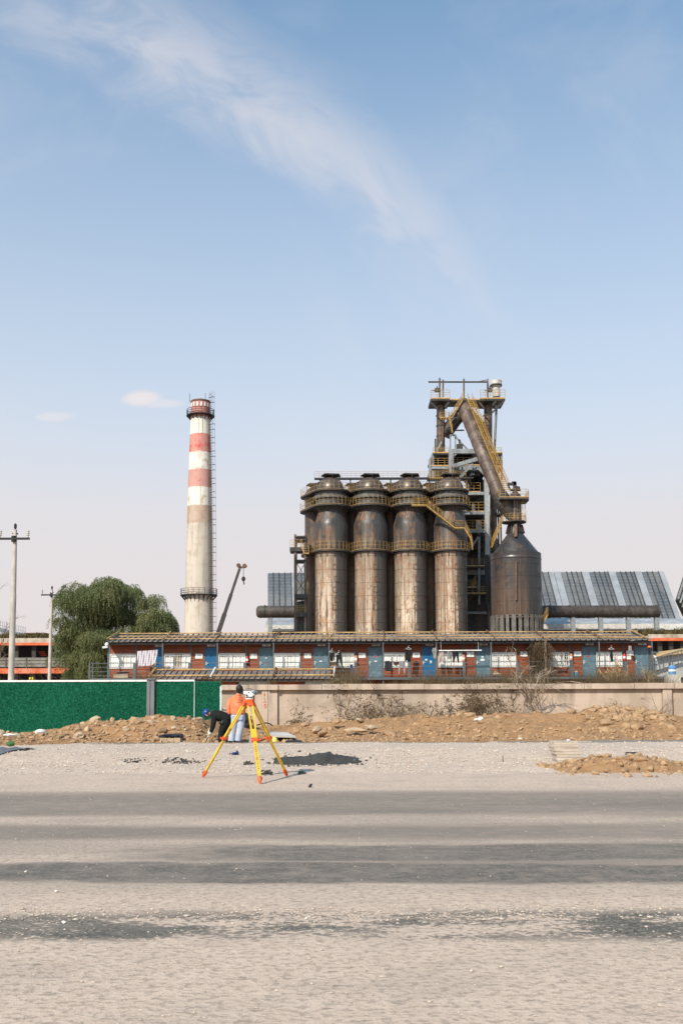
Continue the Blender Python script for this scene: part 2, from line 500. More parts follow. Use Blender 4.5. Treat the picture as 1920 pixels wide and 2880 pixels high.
def mat_road():
    m, g, b, pos = base_mat('dusty_asphalt', 0.85, 0, 0.25)
    x, y = g.xyz(pos)[:2]
    warp = g.noise(g.vmul(pos, (0.16, 0.9, 0)), 1.0, 4, 0.55)
    warp2 = g.noise(g.vmul(pos, (1.6, 3.2, 0)), 1.0, 6, 0.65)
    fine = g.noise(pos, 26.0, 5, 0.65)
    grit = g.noise(pos, 95.0, 3, 0.7)
    sm = g.noise(g.vmul(pos, (4.0, 6.0, 0)), 1.0, 6, 0.66)
    clod = g.noise(g.vmul(pos, (1, 1.3, 0)), 17.0, 4, 0.6)
    broad = g.noise(g.vmul(pos, (.8, 1.4, 0)), 1.0, 5, .6)
    yj = g.math('ADD', y, g.math('ADD', g.math('MULTIPLY', g.math('SUBTRACT', warp, .5), 0.8), g.math('MULTIPLY', g.math('SUBTRACT', warp2, .5), 0.35)))
    total = None
    for py0, py1, soft, amt, xa, xb in ((2228, 2294, 1.0, .70, None, None), (2322, 2364, .5, .62, None, None), (2374, 2426, .26, .92, -3.2, -0.6),
                                        (2431, 2482, .20, .98, None, None), (2395, 2450, .25, .5, -2.0, 1.0), (2368, 2404, .35, .25, None, None)):
        y1, y0 = ground(960, py0).y, ground(960, py1).y
        k = g.math('MULTIPLY', g.mapr(yj, y0 - soft / 2, y0 + soft / 2), g.mapr(yj, y1 + soft / 2, y1 - soft / 2))
        k = g.math('MULTIPLY', k, amt)
        if xa is not None: k = g.math('MULTIPLY', k, g.mapr(g.math('ADD', x, g.math('MULTIPLY', g.math('SUBTRACT', warp2, .5), 3.0)), xa, xb))
        total = k if total is None else g.math('MAXIMUM', total, k)
    total = g.math('MULTIPLY', total, g.mapr(g.math('ADD', sm, g.math('MULTIPLY', g.math('SUBTRACT', fine, .5), .6)), .28, .58, .58, 1.0))
    # broken damp strip nearest the camera
    y1, y0 = ground(960, 2560).y, ground(960, 2652).y
    k = g.math('MULTIPLY', g.mapr(yj, y0 - .12, y0 + .2), g.mapr(yj, y1 + .12, y1 - .2))
    patch = g.math('ADD', g.noise(g.vmul(pos, (.9, 1.8, 0)), 1.0, 6, .7), g.math('MULTIPLY', g.math('SUBTRACT', clod, .5), .7))
    edgeb = g.math('MULTIPLY', g.math('ABSOLUTE', x), 0.055)
    k = g.math('MULTIPLY', k, g.mapr(g.math('ADD', patch, edgeb), .47, .62, 0, 1.0))
    near = k
    dusty = g.mix(g.mapr(sm, .3, .7), (0.53, 0.40, 0.312), (0.59, 0.455, 0.362))
    grey = g.mapr(g.noise(g.vmul(pos, (.22, .8, 0)), 1.0, 4), .36, .60, .15, .62)
    dusty = g.mix(g.math('MULTIPLY', grey, g.math('MULTIPLY', g.mapr(y, 7.6, 9.0), g.mapr(y, 17.5, 14.0))), dusty, (0.26, 0.21, 0.17))
    tar = g.mix(g.mapr(fine, .35, .7), (0.078, 0.072, 0.064), (0.145, 0.132, 0.117))
    c = g.mix(total, dusty, tar)
    c = g.mix(near, c, g.mix(g.mapr(fine, .35, .7), (0.060, 0.061, 0.053), (0.125, 0.12, 0.105)))
    c = g.mix(g.math('MULTIPLY', g.mapr(broad, .45, .68), .30), c, (0.30, 0.245, 0.205))
    c = g.mix(g.math('MULTIPLY', g.mapr(clod, .49, .61), .55), c, (0.255, 0.20, 0.162))
    c = g.mix(g.math('MULTIPLY', g.mapr(fine, .52, .70), .33), c, (0.27, 0.225, 0.19))
    c = g.mix(g.math('MULTIPLY', g.mapr(grit, .60, .72), .55), c, (0.64, 0.53, 0.44))
    c = g.mix(g.math('MULTIPLY', g.mapr(g.noise(g.vmul(pos, (1, 1.7, 0)), 8.0, 5, .7), .55, .67), .55), c, (0.20, 0.16, 0.132))
    g.put(b.inputs['Base Color'], c)
    bumpit(g, b, g.math('ADD', g.math('ADD', g.math('MULTIPLY', fine, .6), g.math('MULTIPLY', grit, .25)), g.math('MULTIPLY', clod, .7)), 0.55, 0.03)
    return m


def mat_ground(name, c1, c2, c3, s=1.0, bump=.5, bd=.03):
    m, g, b, pos = base_mat(name, 0.95, 0, 0.2)
    n1 = g.noise(pos, 0.55 * s, 5, .6); n2 = g.noise(pos, 5 * s, 6, .65); n3 = g.noise(pos, 30 * s, 4, .6)
    c = g.mix(g.mapr(n1, .35, .65), c1, c2)
    c = g.mix(g.math('MULTIPLY', g.mapr(n2, .48, .7), .7), c, c3)
    c = g.mix(g.math('MULTIPLY', g.mapr(n3, .55, .75), .4), c, tuple(x * .6 for x in c1))
    g.put(b.inputs['Base Color'], c)
    bumpit(g, b, g.math('ADD', n2, g.math('MULTIPLY', n3, .5)), bump, bd)
    return m


m_road = mat_road()
m_gravel = mat_ground('crushed_gravel', (0.47, 0.372, 0.303), (0.52, 0.42, 0.345), (0.38, 0.30, 0.24), 2.0, .6, .03)
m_soil = mat_ground('excavated_soil', (0.37, 0.205, 0.098), (0.29, 0.165, 0.088), (0.42, 0.26, 0.14), 1.0, .9, .05)
m_tarpile = mat_ground('fresh_asphalt', (0.05, 0.05, 0.047), (0.075, 0.073, 0.069), (0.12, 0.115, 0.107), 3.0, 1.0, .05)
m_dirt = mat_ground('bare_ground', (0.30, 0.23, 0.16), (0.34, 0.28, 0.21), (0.25, 0.2, 0.14), .3)


def mat_wall():
    m, g, b, pos = base_mat('rendered_concrete', 0.9, 0, .2)
    z = g.xyz(pos)[2]
    n1 = g.noise(pos, .5, 6, .62, .4); n2 = g.noise(g.vmul(pos, (2.2, 2.2, .25)), 1.0, 5, .6); n3 = g.noise(pos, 6.0, 5, .65)
    c = g.mix(g.mapr(n1, .38, .64), (0.53, 0.42, 0.335), (0.37, 0.285, 0.22))
    drip = g.math('MULTIPLY', g.mapr(n2, .45, .68), g.mapr(z, 0.7, 1.75, .12, .9))
    c = g.mix(drip, c, (0.26, 0.20, 0.155))
    c = g.mix(g.math('MULTIPLY', g.mapr(n1, .56, .72), .6), c, (0.57, 0.49, 0.42))
    c = g.mix(g.math('MULTIPLY', g.mapr(n3, .56, .74), .4), c, (0.25, 0.19, 0.14))
    g.put(b.inputs['Base Color'], c); bumpit(g, b, n3, .5, .02)
    return m


m_wall = mat_wall()


def mat_shed():
    m, g, b, pos = base_mat('worn_blue_sheet', 0.4, 0.0, .5)
    n1 = g.noise(pos, .12, 4, .6); n2 = g.noise(pos, 1.5, 5, .65)
    c = g.mix(g.mapr(n1, .35, .65), (0.085, 0.095, 0.108), (0.15, 0.152, 0.155))
    wv = g.math('SINE', g.math('MULTIPLY', g.xyz(pos)[2], 7.0))
    c = g.mix(g.mapr(wv, .0, .9, 0, .22), c, (0.24, 0.245, 0.25))
    c = g.mix(g.math('MULTIPLY', g.mapr(n2, .55, .72), .5), c, (0.30, 0.30, 0.30))
    g.put(b.inputs['Base Color'], c)
    return m


m_shed = mat_shed()
m_shedlight = M('pale_skylight_sheet', (0.27, 0.28, 0.298), 0.45, var=.12, scale=.3)


def mat_leaf(name, c1, c2, c3, s=0.6):
    m, g, b, pos = base_mat(name, 0.6, 0, .25)
    n1 = g.noise(pos, s, 3, .5); n2 = g.noise(pos, 9.0, 2, .5)
    c = g.mix(g.mapr(n1, .35, .65), c1, c2); c = g.mix(g.math('MULTIPLY', g.mapr(n2, .45, .65), .6), c, c3)
    g.put(b.inputs['Base Color'], c)
    tr = g.node('ShaderNodeBsdfTranslucent'); g.put(tr.inputs[0], c); mx = g.node('ShaderNodeMixShader'); mx.inputs[0].default_value = .38
    g.l.new(b.outputs[0], mx.inputs[1]); g.l.new(tr.outputs[0], mx.inputs[2]); g.l.new(mx.outputs[0], g.n['Material Output'].inputs['Surface'])
    return m


m_willow = mat_leaf('willow_leaf', (0.135, 0.18, 0.075), (0.23, 0.24, 0.105), (0.30, 0.28, 0.135))
m_turf = mat_leaf('plastic_turf', (0.006, 0.155, 0.085), (0.010, 0.185, 0.104), (0.018, 0.22, 0.125), .5)

# ------------------------------------------------------------------ ground sheets
gb = MB().add([(-900, -80, -.30), (900, -80, -.30), (900, 1800, -.30), (-900, 1800, -.30)], [(0, 1, 2, 3)])
struct(gb.build('ground', m_dirt))
ROAD_EDGE = ground(960, 2176).y
rd = MB().add([(-70, -40, 0), (70, -40, 0), (70, ROAD_EDGE + .4, 0), (-70, ROAD_EDGE + .4, 0)], [(0, 1, 2, 3)])
struct(rd.build('road', m_road))


def kerb_y(x):
    return np.where(x < -7.4, 28.2 + (x + 7.4) * 1.0, 28.2)


# gravel shoulder: ripples by the road edge, a low bank, a flat top
xs = np.arange(-15, 15.01, .07); ys = np.arange(ROAD_EDGE - .35, 28.75, .07)
GX, GY = np.meshgrid(xs, ys)


def gravel_z(X, Y):
    k = np.clip((Y - 22.5) / 1.7, 0, 1); k = k * k * (3 - 2 * k)
    e = np.clip((Y - (ROAD_EDGE - .25)) / .35, 0, 1)
    z = .006 + .175 * k
    z = z + e * (fbm(X * 1.1, Y * 2.2, 4, 3) * .07 + fbm(X * 6, Y * 7, 3, 5) * .035)
    rid = np.exp(-((Y - (ROAD_EDGE + .55 + .15 * np.sin(X * .8))) / .22) ** 2)
    z = z + rid * (.045 + .05 * fbm(X * 3, Y * 3, 3, 9)) - (1 - e) * .02
    return z


struct(grid('gravel_shoulder', xs, ys, gravel_z(GX, GY), m_gravel))

# dark strip of fresh asphalt along the edge of the shoulder
ab = MB()
for x0 in np.arange(-7.3, 15, .9):
    zb = .19
    ab.box(x0, x0 + .9, 28.28, (28.46 if x0 < 5.5 else 29.1), .05, zb + rnd.uniform(-.012, .012))
struct(ab.build('asphalt_strip', M('strip_asphalt', (0.20, 0.185, 0.17), .9, bump=.4)))

# ------------------------------------------------------------------ soil bank
SIL = [(-40, 2068), (0, 2066), (100, 2060), (160, 2050), (220, 2031), (300, 2026), (350, 2019), (420, 2014), (480, 2011), (540, 2008), (575, 2014), (620, 2026),
       (660, 2038), (720, 2040), (800, 2041), (870, 2039), (930, 2026), (1000, 2024), (1100, 2016), (1200, 2012), (1300, 2011), (1400, 2006), (1500, 2003),
       (1560, 1998), (1620, 1993), (1690, 1992), (1740, 1986), (1785, 1983), (1820, 2000), (1860, 2011), (1960, 2012)]


def crest_y(px): return np.interp(px, [0, 560, 700, 2000], [30.6, 30.7, 34.2, 34.6])


def crest_profile():
    xs_, zs_, yc_ = [], [], []
    for px, py in SIL:
        Yc = float(crest_y(px)); p = at(px, py, Yc)
        xs_.append(p.x); zs_.append(p.z); yc_.append(Yc)
    return xs_, zs_, yc_


CXS, CZS, CYC = crest_profile()
sxs = np.arange(-13.2, 15.2, .055); sys_ = np.arange(25.0, 36.2, .06)
SX, SY = np.meshgrid(sxs, sys_)


def soil_z(X, Y, detail=True):
    cz = np.interp(X, CXS, CZS) + .03 * np.sin(X * 3.1); cy = np.interp(X, CXS, CYC)
    y0 = np.where(X < -7.4, 28.6 + (X + 7.4) * 1.0, 28.75)
    t = np.clip((Y - y0) / (cy - y0), 0, 1); sh = t * t * (3 - 2 * t) * .55 + t ** .8 * .45
    z0 = .16
    z = z0 + (cz - .05 - z0) * sh
    back = np.clip((Y - cy) / 1.6, 0, 1)
    z = z - back * (cz - .45) * .55 * np.where(cz > .45, 1, 0)
    amp = np.clip(t * 3, 0, 1)
    z = z + amp * (fbm(X * .9, Y * .9, 5, 21) * .28)
    if detail:
        big = np.abs(fbm(X * 2.6, Y * 2.6, 4, 31)); z = z + amp * (big * .22 - .03) + amp * fbm(X * 9, Y * 9, 3, 41) * .07
    return np.where(Y < y0 - .12, -.25, z)


struct(grid('soil_bank', sxs, sys_, soil_z(SX, SY), m_soil))


def sz(x, y): return float(soil_z(np.array([x]), np.array([y]))[0])
def gz(x, y): return float(gravel_z(np.array([x]), np.array([y]))[0])


# ------------------------------------------------------------------ shed with striped roof, far behind
t0 = at(1300, 1770, 236)
shed = thing('warehouse', 'long shed with blue grey striped roof behind the dark vessels', 'warehouse', (at(1300, 1900, 240).x, 240, -.3))
YR, YE = 256.0, 241.0
ridge_l, ridge_r = at(752, 1612, YR), at(1865, 1609, YR)
zr = ridge_l.z; eave_l = at(753, 1768, YE); eave_r = at(1922, 1770, YE); ze = eave_l.z


def roof_pt(px, f):
    """Point on the roof slope: px counted along the ridge, f = 0 ridge .. 1 eave."""
    k = (px - 752) / (1865 - 752)
    a = Vector((ridge_l.x + (ridge_r.x - ridge_l.x) * k, YR, zr)); b = Vector((eave_l.x + (eave_r.x - eave_l.x) * k, YE, ze))
    return a + (b - a) * f


nrm = (roof_pt(900, 1) - roof_pt(900, 0)).cross(Vector((-1, 0, 0))).normalized()
if nrm.z < 0: nrm = -nrm
sb = MB(); sb.slab([roof_pt(752, 0) - nrm * .5, roof_pt(1865, 0) - nrm * .5, roof_pt(1865, 1) - nrm * .5, roof_pt(752, 1) - nrm * .5], -nrm * .6)
sb.build('roof_deck', m_steelg, shed)
wb = MB(); wb.box(eave_l.x + .5, eave_r.x - .5, YE + 1.5, YE + 28, -.3, ze - .6); wb.build('wall', M('pale_shed_wall', (0.42, 0.43, 0.44), .7, var=.2, scale=.2), shed)
edges = [752, 768, 784, 800, 818, 830, 846, 866, 890, 920, 960, 1000, 1040, 1080, 1120, 1160, 1200, 1240, 1280, 1320, 1360, 1400, 1430, 1460, 1492, 1508, 1524, 1540, 1556, 1576, 1592, 1606, 1620, 1633,
         1655, 1670, 1684, 1698, 1708, 1730, 1744, 1758, 1772, 1782, 1803, 1818, 1833, 1850, 1866]
light = {(818, 830), (1540, 1556), (1556, 1576), (1633, 1655), (1708, 1730), (1782, 1803), (1850, 1866)}
for i in range(len(edges) - 1):
    x0, x1 = edges[i], edges[i + 1]; lt = (x0, x1) in light
    up = nrm * (0.10 if lt else 0.0 + .05 * (i % 2)); 
    f1 = 1.0
    pts = [roof_pt(x0 + 1.2, 0), roof_pt(x1 - .2, 0), roof_pt(x1 - .2, f1), roof_pt(x0 + 1.2, f1)]
    MB().slab([p + up for p in pts], -nrm * .35).build('skylight_sheet' if lt else 'roof_sheet', m_shedlight if lt else m_shed, shed)
    if not lt:
        rb = MB(); rb.bar(roof_pt(x1, 0) + nrm * .12, roof_pt(x1, 1) + nrm * .12, .22, .22, nrm); rb.build('roof_rib', m_steeld, shed)
# lean-to at its foot, its pale top edge seen above the hostel roof
lt = thing('lean_to', 'low pale lean-to with dusty grey roof under the big horizontal main', 'shed', (at(1700, 1760, 225).x, 225, -.3))
a0, a1 = at(752, 1738, 232), at(1940, 1740, 232); b0, b1 = at(745, 1762, 222), at(1990, 1764, 222)
MB().slab([a0, a1, b1, b0], (0, 0, -.4)).build('roof', M('dusty_zinc', (0.30, 0.31, 0.33), .5, var=.25, scale=.3, dirt=((0.45, 0.42, 0.40), .8, .5, (1, 1, 1))), lt)
MB().box(b0.x, b1.x, 221.3, 221.9, b0.z - 1.1, b0.z + .25).build('fascia', M('pale_fascia', (0.58, 0.55, 0.52), .7, var=.15), lt)
MB().box(b0.x + .5, b1.x - .5, 222.5, 231, -.3, b0.z - 1.2).build('wall', m_steeld, lt)

# big horizontal gas main
gm = thing('gas_main', 'thick brown horizontal pipe on short supports crossing in front of the striped roof', 'pipe', (at(1300, 1760, 216).x, 216, -.3))
pl, pr = at(724, 1721, 216), at(1852, 1720, 216); rr = 1.33
pb = MB(); pb.path([pl + Vector((-.25, 0, 0)), pl, pl + Vector((.5, 0, 0)), pl + Vector((3, 0, 0)), pr - Vector((.1, 0, 0)), pr], [rr * .6, rr * .9, rr * 1.03, rr, rr, rr * .97], 24)
pb.build('pipe', M('dark_main', (.062, .048, .042), .6, var=.3, dirt=((.13, .10, .085), .7, .6, (1, 1, .5))), gm, True)
for px in (745, 800, 1500, 1545, 1600, 1690, 1770, 1845):
    p = at(px, 1720, 216); MB().path([(p.x - .12, 216, p.z), (p.x + .12, 216, p.z)], rr + .09, 24).build('flange', m_steeld, gm)
for px in (760, 1610, 1688, 1766, 1845):
    p = at(px, 1738, 216); q = MB(); q.box(p.x - .45, p.x + .45, 215.5, 216.5, -.3, p.z + .15); q.build('support', m_steelg, gm)

# dark inclined gallery cut by the frame edge
cg = thing('conveyor_gallery', 'black sloping conveyor gallery cut off by the right edge', 'conveyor', (at(1990, 1740, 180).x, 180, -.3))
MB().slab([at(1898, 1690, 180), at(1935, 1575, 180), at(2080, 1560, 180), at(2080, 1760, 180), at(1935, 1768, 180)], (0, -6, 0)).build('housing', m_steeld, cg)
q = MB()
for px, py in ((1935, 1768), (2070, 1760)):
    p = at(px, py, 183); q.box(p.x - .4, p.x + .4, 182.6, 183.4, -.3, p.z)
q.build('leg', m_steeld, cg)
q = MB()
for i in range(6): q.bar(at(1906 + i * 6, 1684 + i * 12, 173.85), at(1929 + i * 8, 1609 + i * 12, 173.85), .25)
q.build('cladding_rib', m_steelg, cg)

# ------------------------------------------------------------------ chimney
cx = at(559, 1700, CHY).x
chim = thing('chimney', 'tall tapering chimney with worn red and white bands and two galleries', 'chimney', (cx, CHY, -.3))
k = CHY / F
zt = chz(1131)
prof = [(45.5 * k, -.3), (40 * k, chz(1775)), (36.5 * k, chz(1500)), (32 * k, chz(1300)), (27.6 * k, chz(1165)), (27.4 * k, zt)]
prof2 = []
for (r0, z0), (r1, z1) in zip(prof, prof[1:]):
    n = max(1, int((z1 - z0) / 1.5))
    for i in range(n): prof2.append((r0 + (r1 - r0) * i / n, z0 + (z1 - z0) * i / n))
prof2 += [(27.4 * k, zt), (26.5 * k, zt + .02), (23.5 * k, zt), (23 * k, zt - 3)]
MB().lathe(prof2, cx, CHY, 56).build('shaft', m_chim, chim, True)
for i in range(16):                                   # pale slots round the rim
    t = 2 * PI * (i + .5) / 16; r = 27.5 * k + .02; zc = (chz(1137) + chz(1148)) / 2; hh = (chz(1137) - chz(1148)) / 2
    e = Vector((math.cos(t), math.sin(t), 0)); tt = Vector((-e.y, e.x, 0)) * .13; c0 = Vector((cx, CHY, zc)) + e * r
    MB().slab([c0 - tt + Vector((0, 0, -hh)), c0 + tt + Vector((0, 0, -hh)), c0 + tt + Vector((0, 0, hh)), c0 - tt + Vector((0, 0, hh))], e * .03).build('vent_slot', m_white, chim)
MB().lathe([(27.6 * k, zt - .15), (28.6 * k, zt - .12), (28.6 * k, zt + .12), (27.4 * k, zt + .16)], cx, CHY, 48).build('coping', M('sooty_coping', (0.13, 0.08, 0.06), .9), chim)


def gallery(parent, zf, rin, rout, rail, m, nb=16):
    MB().lathe([(rin, zf - .02), (rout, zf - .02), (rout, zf + .1), (rin, zf + .1)], cx, CHY, 48).build('gallery_floor', m, parent)
    b = MB()
    for i in range(nb):
        t = 2 * PI * (i + .5) / nb; e = Vector((math.cos(t), math.sin(t), 0)); c0 = Vector((cx, CHY, 0))
        b.bar(c0 + e * (rout - .05) + Vector((0, 0, zf)), c0 + e * (rout - .05) + Vector((0, 0, zf + rail)), .055)
        b.bar(c0 + e * (rout - .1) + Vector((0, 0, zf)), c0 + e * (rin - .05) + Vector((0, 0, zf - (rout - rin) * 1.1)), .10)
        b.bar(c0 + e * (rin - .02) + Vector((0, 0, zf)), c0 + e * (rin - .02) + Vector((0, 0, zf - (rout - rin) * 1.5)), .08)
        t2 = 2 * PI * (i + 1.5) / nb; e2 = Vector((math.cos(t2), math.sin(t2), 0))
        for f in (.33, .66, 1): b.bar(c0 + e * (rout - .05) + Vector((0, 0, zf + rail * f)), c0 + e2 * (rout - .05) + Vector((0, 0, zf + rail * f)), .05)
    b.build('gallery_railing', m, parent)


m_iron = M('black_iron', (0.022, 0.02, 0.022), .7)
gallery(chim, chz(1171), 27.5 * k, 40 * k, 1.05, m_iron)
gallery(chim, chz(1676), 39 * k, 52 * k, 1.05, m_iron, 20)
lad = MB()


def ch_r(z): return float(np.interp(z, [p[0 + 1] for p in prof], [p[0] for p in prof]))


zz_ = 8.0
while zz_ < zt + 1.3:
    r = ch_r(min(zz_, zt)) + .35; t = R(-28); e = Vector((math.cos(t), math.sin(t), 0)); tt = Vector((-e.y, e.x, 0)); c0 = Vector((cx, CHY, zz_))
    if int(zz_ / .45) % 5 in (0, 3): lad.bar(c0 + e * (r - .4), c0 + e * (r + .62), .06); lad.bar(c0 + e * (r + .62) - tt * .35, c0 + e * (r + .62) + tt * .35, .06)
    lad.bar(c0 + e * r - tt * .25, c0 + e * r + tt * .25, .045)
    for q_ in ((0, -.25), (0, .25), (.62, -.28), (.62, .28)):
        r2 = ch_r(min(zz_ + .45, zt)) + .35
        lad.bar(c0 + e * (r + q_[0]) + tt * q_[1], Vector((cx, CHY, zz_ + .45)) + e * (r2 + q_[0]) + tt * q_[1], .035)
    zz_ += .45
lad.build('caged_ladder', m_iron, chim)
rods = MB()
for px, py in ((534.5, 1108), (566, 1120), (578.5, 1107)):
    p = at(px, py, CHY); rods.tube((p.x, CHY - .4, zt - .1), (p.x, CHY - .4, p.z), .035, n=5)
rods.build('lightning_rod', m_iron, chim)

# ------------------------------------------------------------------ crane behind the hostel
YC = 120.0
cr = thing('mobile_crane', 'mobile crane with raised dark telescopic boom and hanging hook beside the chimney', 'crane', (at(590, 1900, YC).x, YC, -.3))
b0, b1 = at(603, 1812, YC), at(674, 1599, YC)
for f0, f1, w in ((0, .40, .48), (.36, .66, .38), (.62, 1, .29)):
    MB().bar(b0 + (b1 - b0) * f0, b0 + (b1 - b0) * f1, w, w, (0, 1, 0)).build('boom_section', m_steeld, cr)
hb = MB(); h0, h1 = at(671, 1593, YC), at(688, 1594, YC); hm = at(677, 1597, YC)
hb.bar(h0, hm, .22); hb.bar(hm, h1, .22); hb.tube(h0 + Vector((0, -.25, .1)), h0 + Vector((0, .25, .1)), .26, n=12); hb.tube(h1 + Vector((0, -.25, .1)), h1 + Vector((0, .25, .1)), .26, n=12)
hb.build('boom_head', m_rust, cr)
hk = at(684.5, 1628, YC)
MB().tube((hk.x, YC, hk.z), (hk.x, YC, at(684, 1597, YC).z), .035, n=5).build('hoist_rope', m_iron, cr)
q = MB(); q.ball((hk.x, YC, hk.z), .30, sc=(.8, .5, 1)); q.path([(hk.x, YC, hk.z - .3), (hk.x + .05, YC, hk.z - .5), (hk.x + .12, YC, hk.z - .62), (hk.x, YC, hk.z - .7)], [.08, .07, .07, .05], 6); q.build('hook_block', m_iron, cr, True)
xb = at(590, 1900, YC).x
q = MB(); q.box(xb - 4.5, xb + 4.5, YC - 1.2, YC + 1.2, .8, 1.5); q.box(xb - 1.6, xb + 1.4, YC - 1.1, YC + 1.1, 1.55, 3.4); q.build('carrier', m_yellow, cr)
MB().box(xb - 4.6, xb - 3.0, YC - 1.15, YC + 1.15, 1.52, 2.9).build('cab', m_yellow, cr)
for dx_ in (-3.6, -2.2, 1.8, 3.2):
    for sy in (-1.15, 1.15): MB().tube((xb + dx_, YC + sy - .18, .25), (xb + dx_, YC + sy + .18, .25), .55, n=16).build('wheel', m_iron, cr)

# ------------------------------------------------------------------ hot blast stoves
YS = 185.0
ks = YS / F


def sz_(py): return at(1050, py, YS).z


def hull(c1, r1, c2, r2, n=44):
    pts = []
    for c, r in ((c1, r1), (c2, r2)):
        for i in range(n): pts.append((c[0] + r * math.cos(2 * PI * i / n), c[1] + r * math.sin(2 * PI * i / n)))
    pts = sorted(set(pts))

    def half(p):
        o = []
        for q_ in p:
            while len(o) > 1 and (o[-1][0] - o[-2][0]) * (q_[1] - o[-2][1]) - (o[-1][1] - o[-2][1]) * (q_[0] - o[-2][0]) <= 0: o.pop()
            o.append(q_)
        return o
    lo = half(pts); hi = half(pts[::-1])
    return lo[:-1] + hi[:-1]


def walk(out, step):
    """Points every step metres along a closed outline."""
    res = []; acc = 0; n = len(out)
    for i in range(n):
        a_, b_ = Vector(out[i]), Vector(out[(i + 1) % n]); L = (b_ - a_).length
        while acc < L: res.append(tuple(a_ + (b_ - a_) * (acc / L))); acc += step
        acc -= L
    return res


def railing(b, pts, z, h, closed=True, rails=(.36, .68, 1.0), pw=.055, rw=.038):
    n = len(pts)
    for i in range(n):
        x, y = pts[i]; b.bar((x, y, z), (x, y, z + h), pw)
        if i < n - 1 or closed:
            x2, y2 = pts[(i + 1) % n]
            for f in rails: b.bar((x, y, z + h * f), (x2, y2, z + h * f), rw)
    

CH = (-3.25, 5.0)                 # external combustion chamber, behind and to the left of the shaft
stove_px = [(931, 'hot blast stove at the left end of the row, beside the narrow steel stair tower'),
            (1043, 'second hot blast stove from the left, with orange rust on its shoulder'),
            (1155, 'third hot blast stove from the left, where the yellow stair begins'),
            (1269, 'hot blast stove at the right end of the row, crossed by the yellow stair')]
x1st = at(stove_px[0][0], 1700, YS).x
root = thing('hot_blast_stove', stove_px[0][1], 'blast stove', (x1st, YS, -.3), 'row of rusty hot blast stoves')
X0 = x1st
zL, zB, zN, zA, zF, zP, zD = [sz_(v) for v in (1550, 1480, 1441, 1424, 1399, 1382, 1341)]
courses = []
z = -.3
while z < zL - .6:
    courses += [(45 * ks, z), (45 * ks, z + 2.33), (44.2 * ks, z + 2.36), (44.2 * ks, z + 2.44)]; z += 2.47
prof = courses + [(45 * ks, zL - .5), (45 * ks, zL), (47.6 * ks, zL + .5), (47.6 * ks, zL + 2.2), (47.3 * ks, zL + 2.22), (47.3 * ks, zL + 2.27), (47.6 * ks, zL + 2.3), (47.6 * ks, zB), (46.5 * ks, zB + .25),
                  (42 * ks, zB + (zN - zB) * .55), (36.5 * ks, zN), (36 * ks, zA + .5)]
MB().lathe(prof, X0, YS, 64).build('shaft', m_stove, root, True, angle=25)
MB().lathe([(39 * ks, zA - .2), (42.5 * ks, zA + .2), (42.5 * ks, zF - .7), (49 * ks, zF - .5), (49 * ks, zF + .1), (44 * ks, zF + .2), (43 * ks, zP - .3), (46 * ks, zP)], X0, YS, 56).build('upper_drum', M('grey_drum', (0.115, 0.108, 0.10), .38, .2, var=.35, dirt=((0.05, 0.04, 0.035), .8, .7, (1, 1, .2))), root, True, angle=25)
dome = [(39 * ks * math.cos(t), zP + (zD - zP) * math.sin(t)) for t in [i * PI / 2 / 12 for i in range(12)]] + [(.05, zD)]
m_dome = M('dome_plating', (0.105, 0.083, 0.07), .36, .25, var=.3, dirt=((0.04, 0.03, 0.028), .7, .9, (1, 1, 1)))
MB().lathe(dome, X0, YS, 48).build('dome', m_dome, root, True)
cxs, cys = X0 + CH[0], YS + CH[1]
zc = zF + .4
chp = [(1.85, -.3)]
z = 2.0
while z < zc - 3: chp += [(1.85, z), (1.82, z + .03), (1.82, z + .08), (1.85, z + .1)]; z += 2.4
chp += [(1.85, zc)]
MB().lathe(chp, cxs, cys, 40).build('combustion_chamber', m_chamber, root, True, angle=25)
MB().lathe([(1.9, zc)] + [(2.0 * math.cos(t), zc + .3 + 2.4 * math.sin(t)) for t in [i * PI / 2 / 8 for i in range(8)]] + [(.05, zc + 2.7)], cxs, cys, 32).build('chamber_dome', m_dome, root, True)
pa = Vector((cxs, cys, zc + 1.0)); pbv = Vector((X0, YS, zD - 1.75))
MB().path([pa, pa + (pbv - pa) * .5 + Vector((0, 0, .25)), pbv], [1.45, 1.5, 1.6], 24).build('crossover_duct', m_dome, root, True)
for f in (.22, .36, .50, .64, .78):
    c0 = pa + (pbv - pa) * f + Vector((0, 0, .2)); d = (pbv - pa).normalized()
    MB().path([c0 - d * .09, c0 + d * .09], 1.68, 24).build('duct_ring', m_steeld, root)
for zf, r1, r2, rh, nm in ((zL, 3.50, 2.55, 1.45, 'lower_walkway'), (zA, 3.66, 2.75, 1.45, 'middle_walkway'), (zP, 3.52, 2.65, 1.3, 'upper_walkway')):
    out = hull((X0, YS), r1, (cxs, cys), r2)
    MB().prism(out, zf - .38, zf).build(nm, m_steeld, root)
    b = MB(); railing(b, walk(out, .9), zf, rh, rails=(.5, 1.0)); b.build('railing', m_yellow, root)
    MB().prism(hull((X0, YS), r1 + .04, (cxs, cys), r2 + .04), zf - .08, zf - .03).build('edge_strip', m_batten, root)
    b = MB()
    for i in range(14):
        t = 2 * PI * i / 14; e = Vector((math.cos(t), math.sin(t), 0)); c0 = Vector((X0, YS, zf - .3))
        rin = 2.45 if nm == 'middle_walkway' else 3.0
        b.bar(c0 + e * (r1 - .2), c0 + e * rin + Vector((0, 0, -1.1)), .10)
    b.build('bracket', m_steeld, root)
MB().lathe([(2.4, zA - .9), (2.9, zA - .42)], X0, YS, 40).build('collar', m_steeld, root, True)


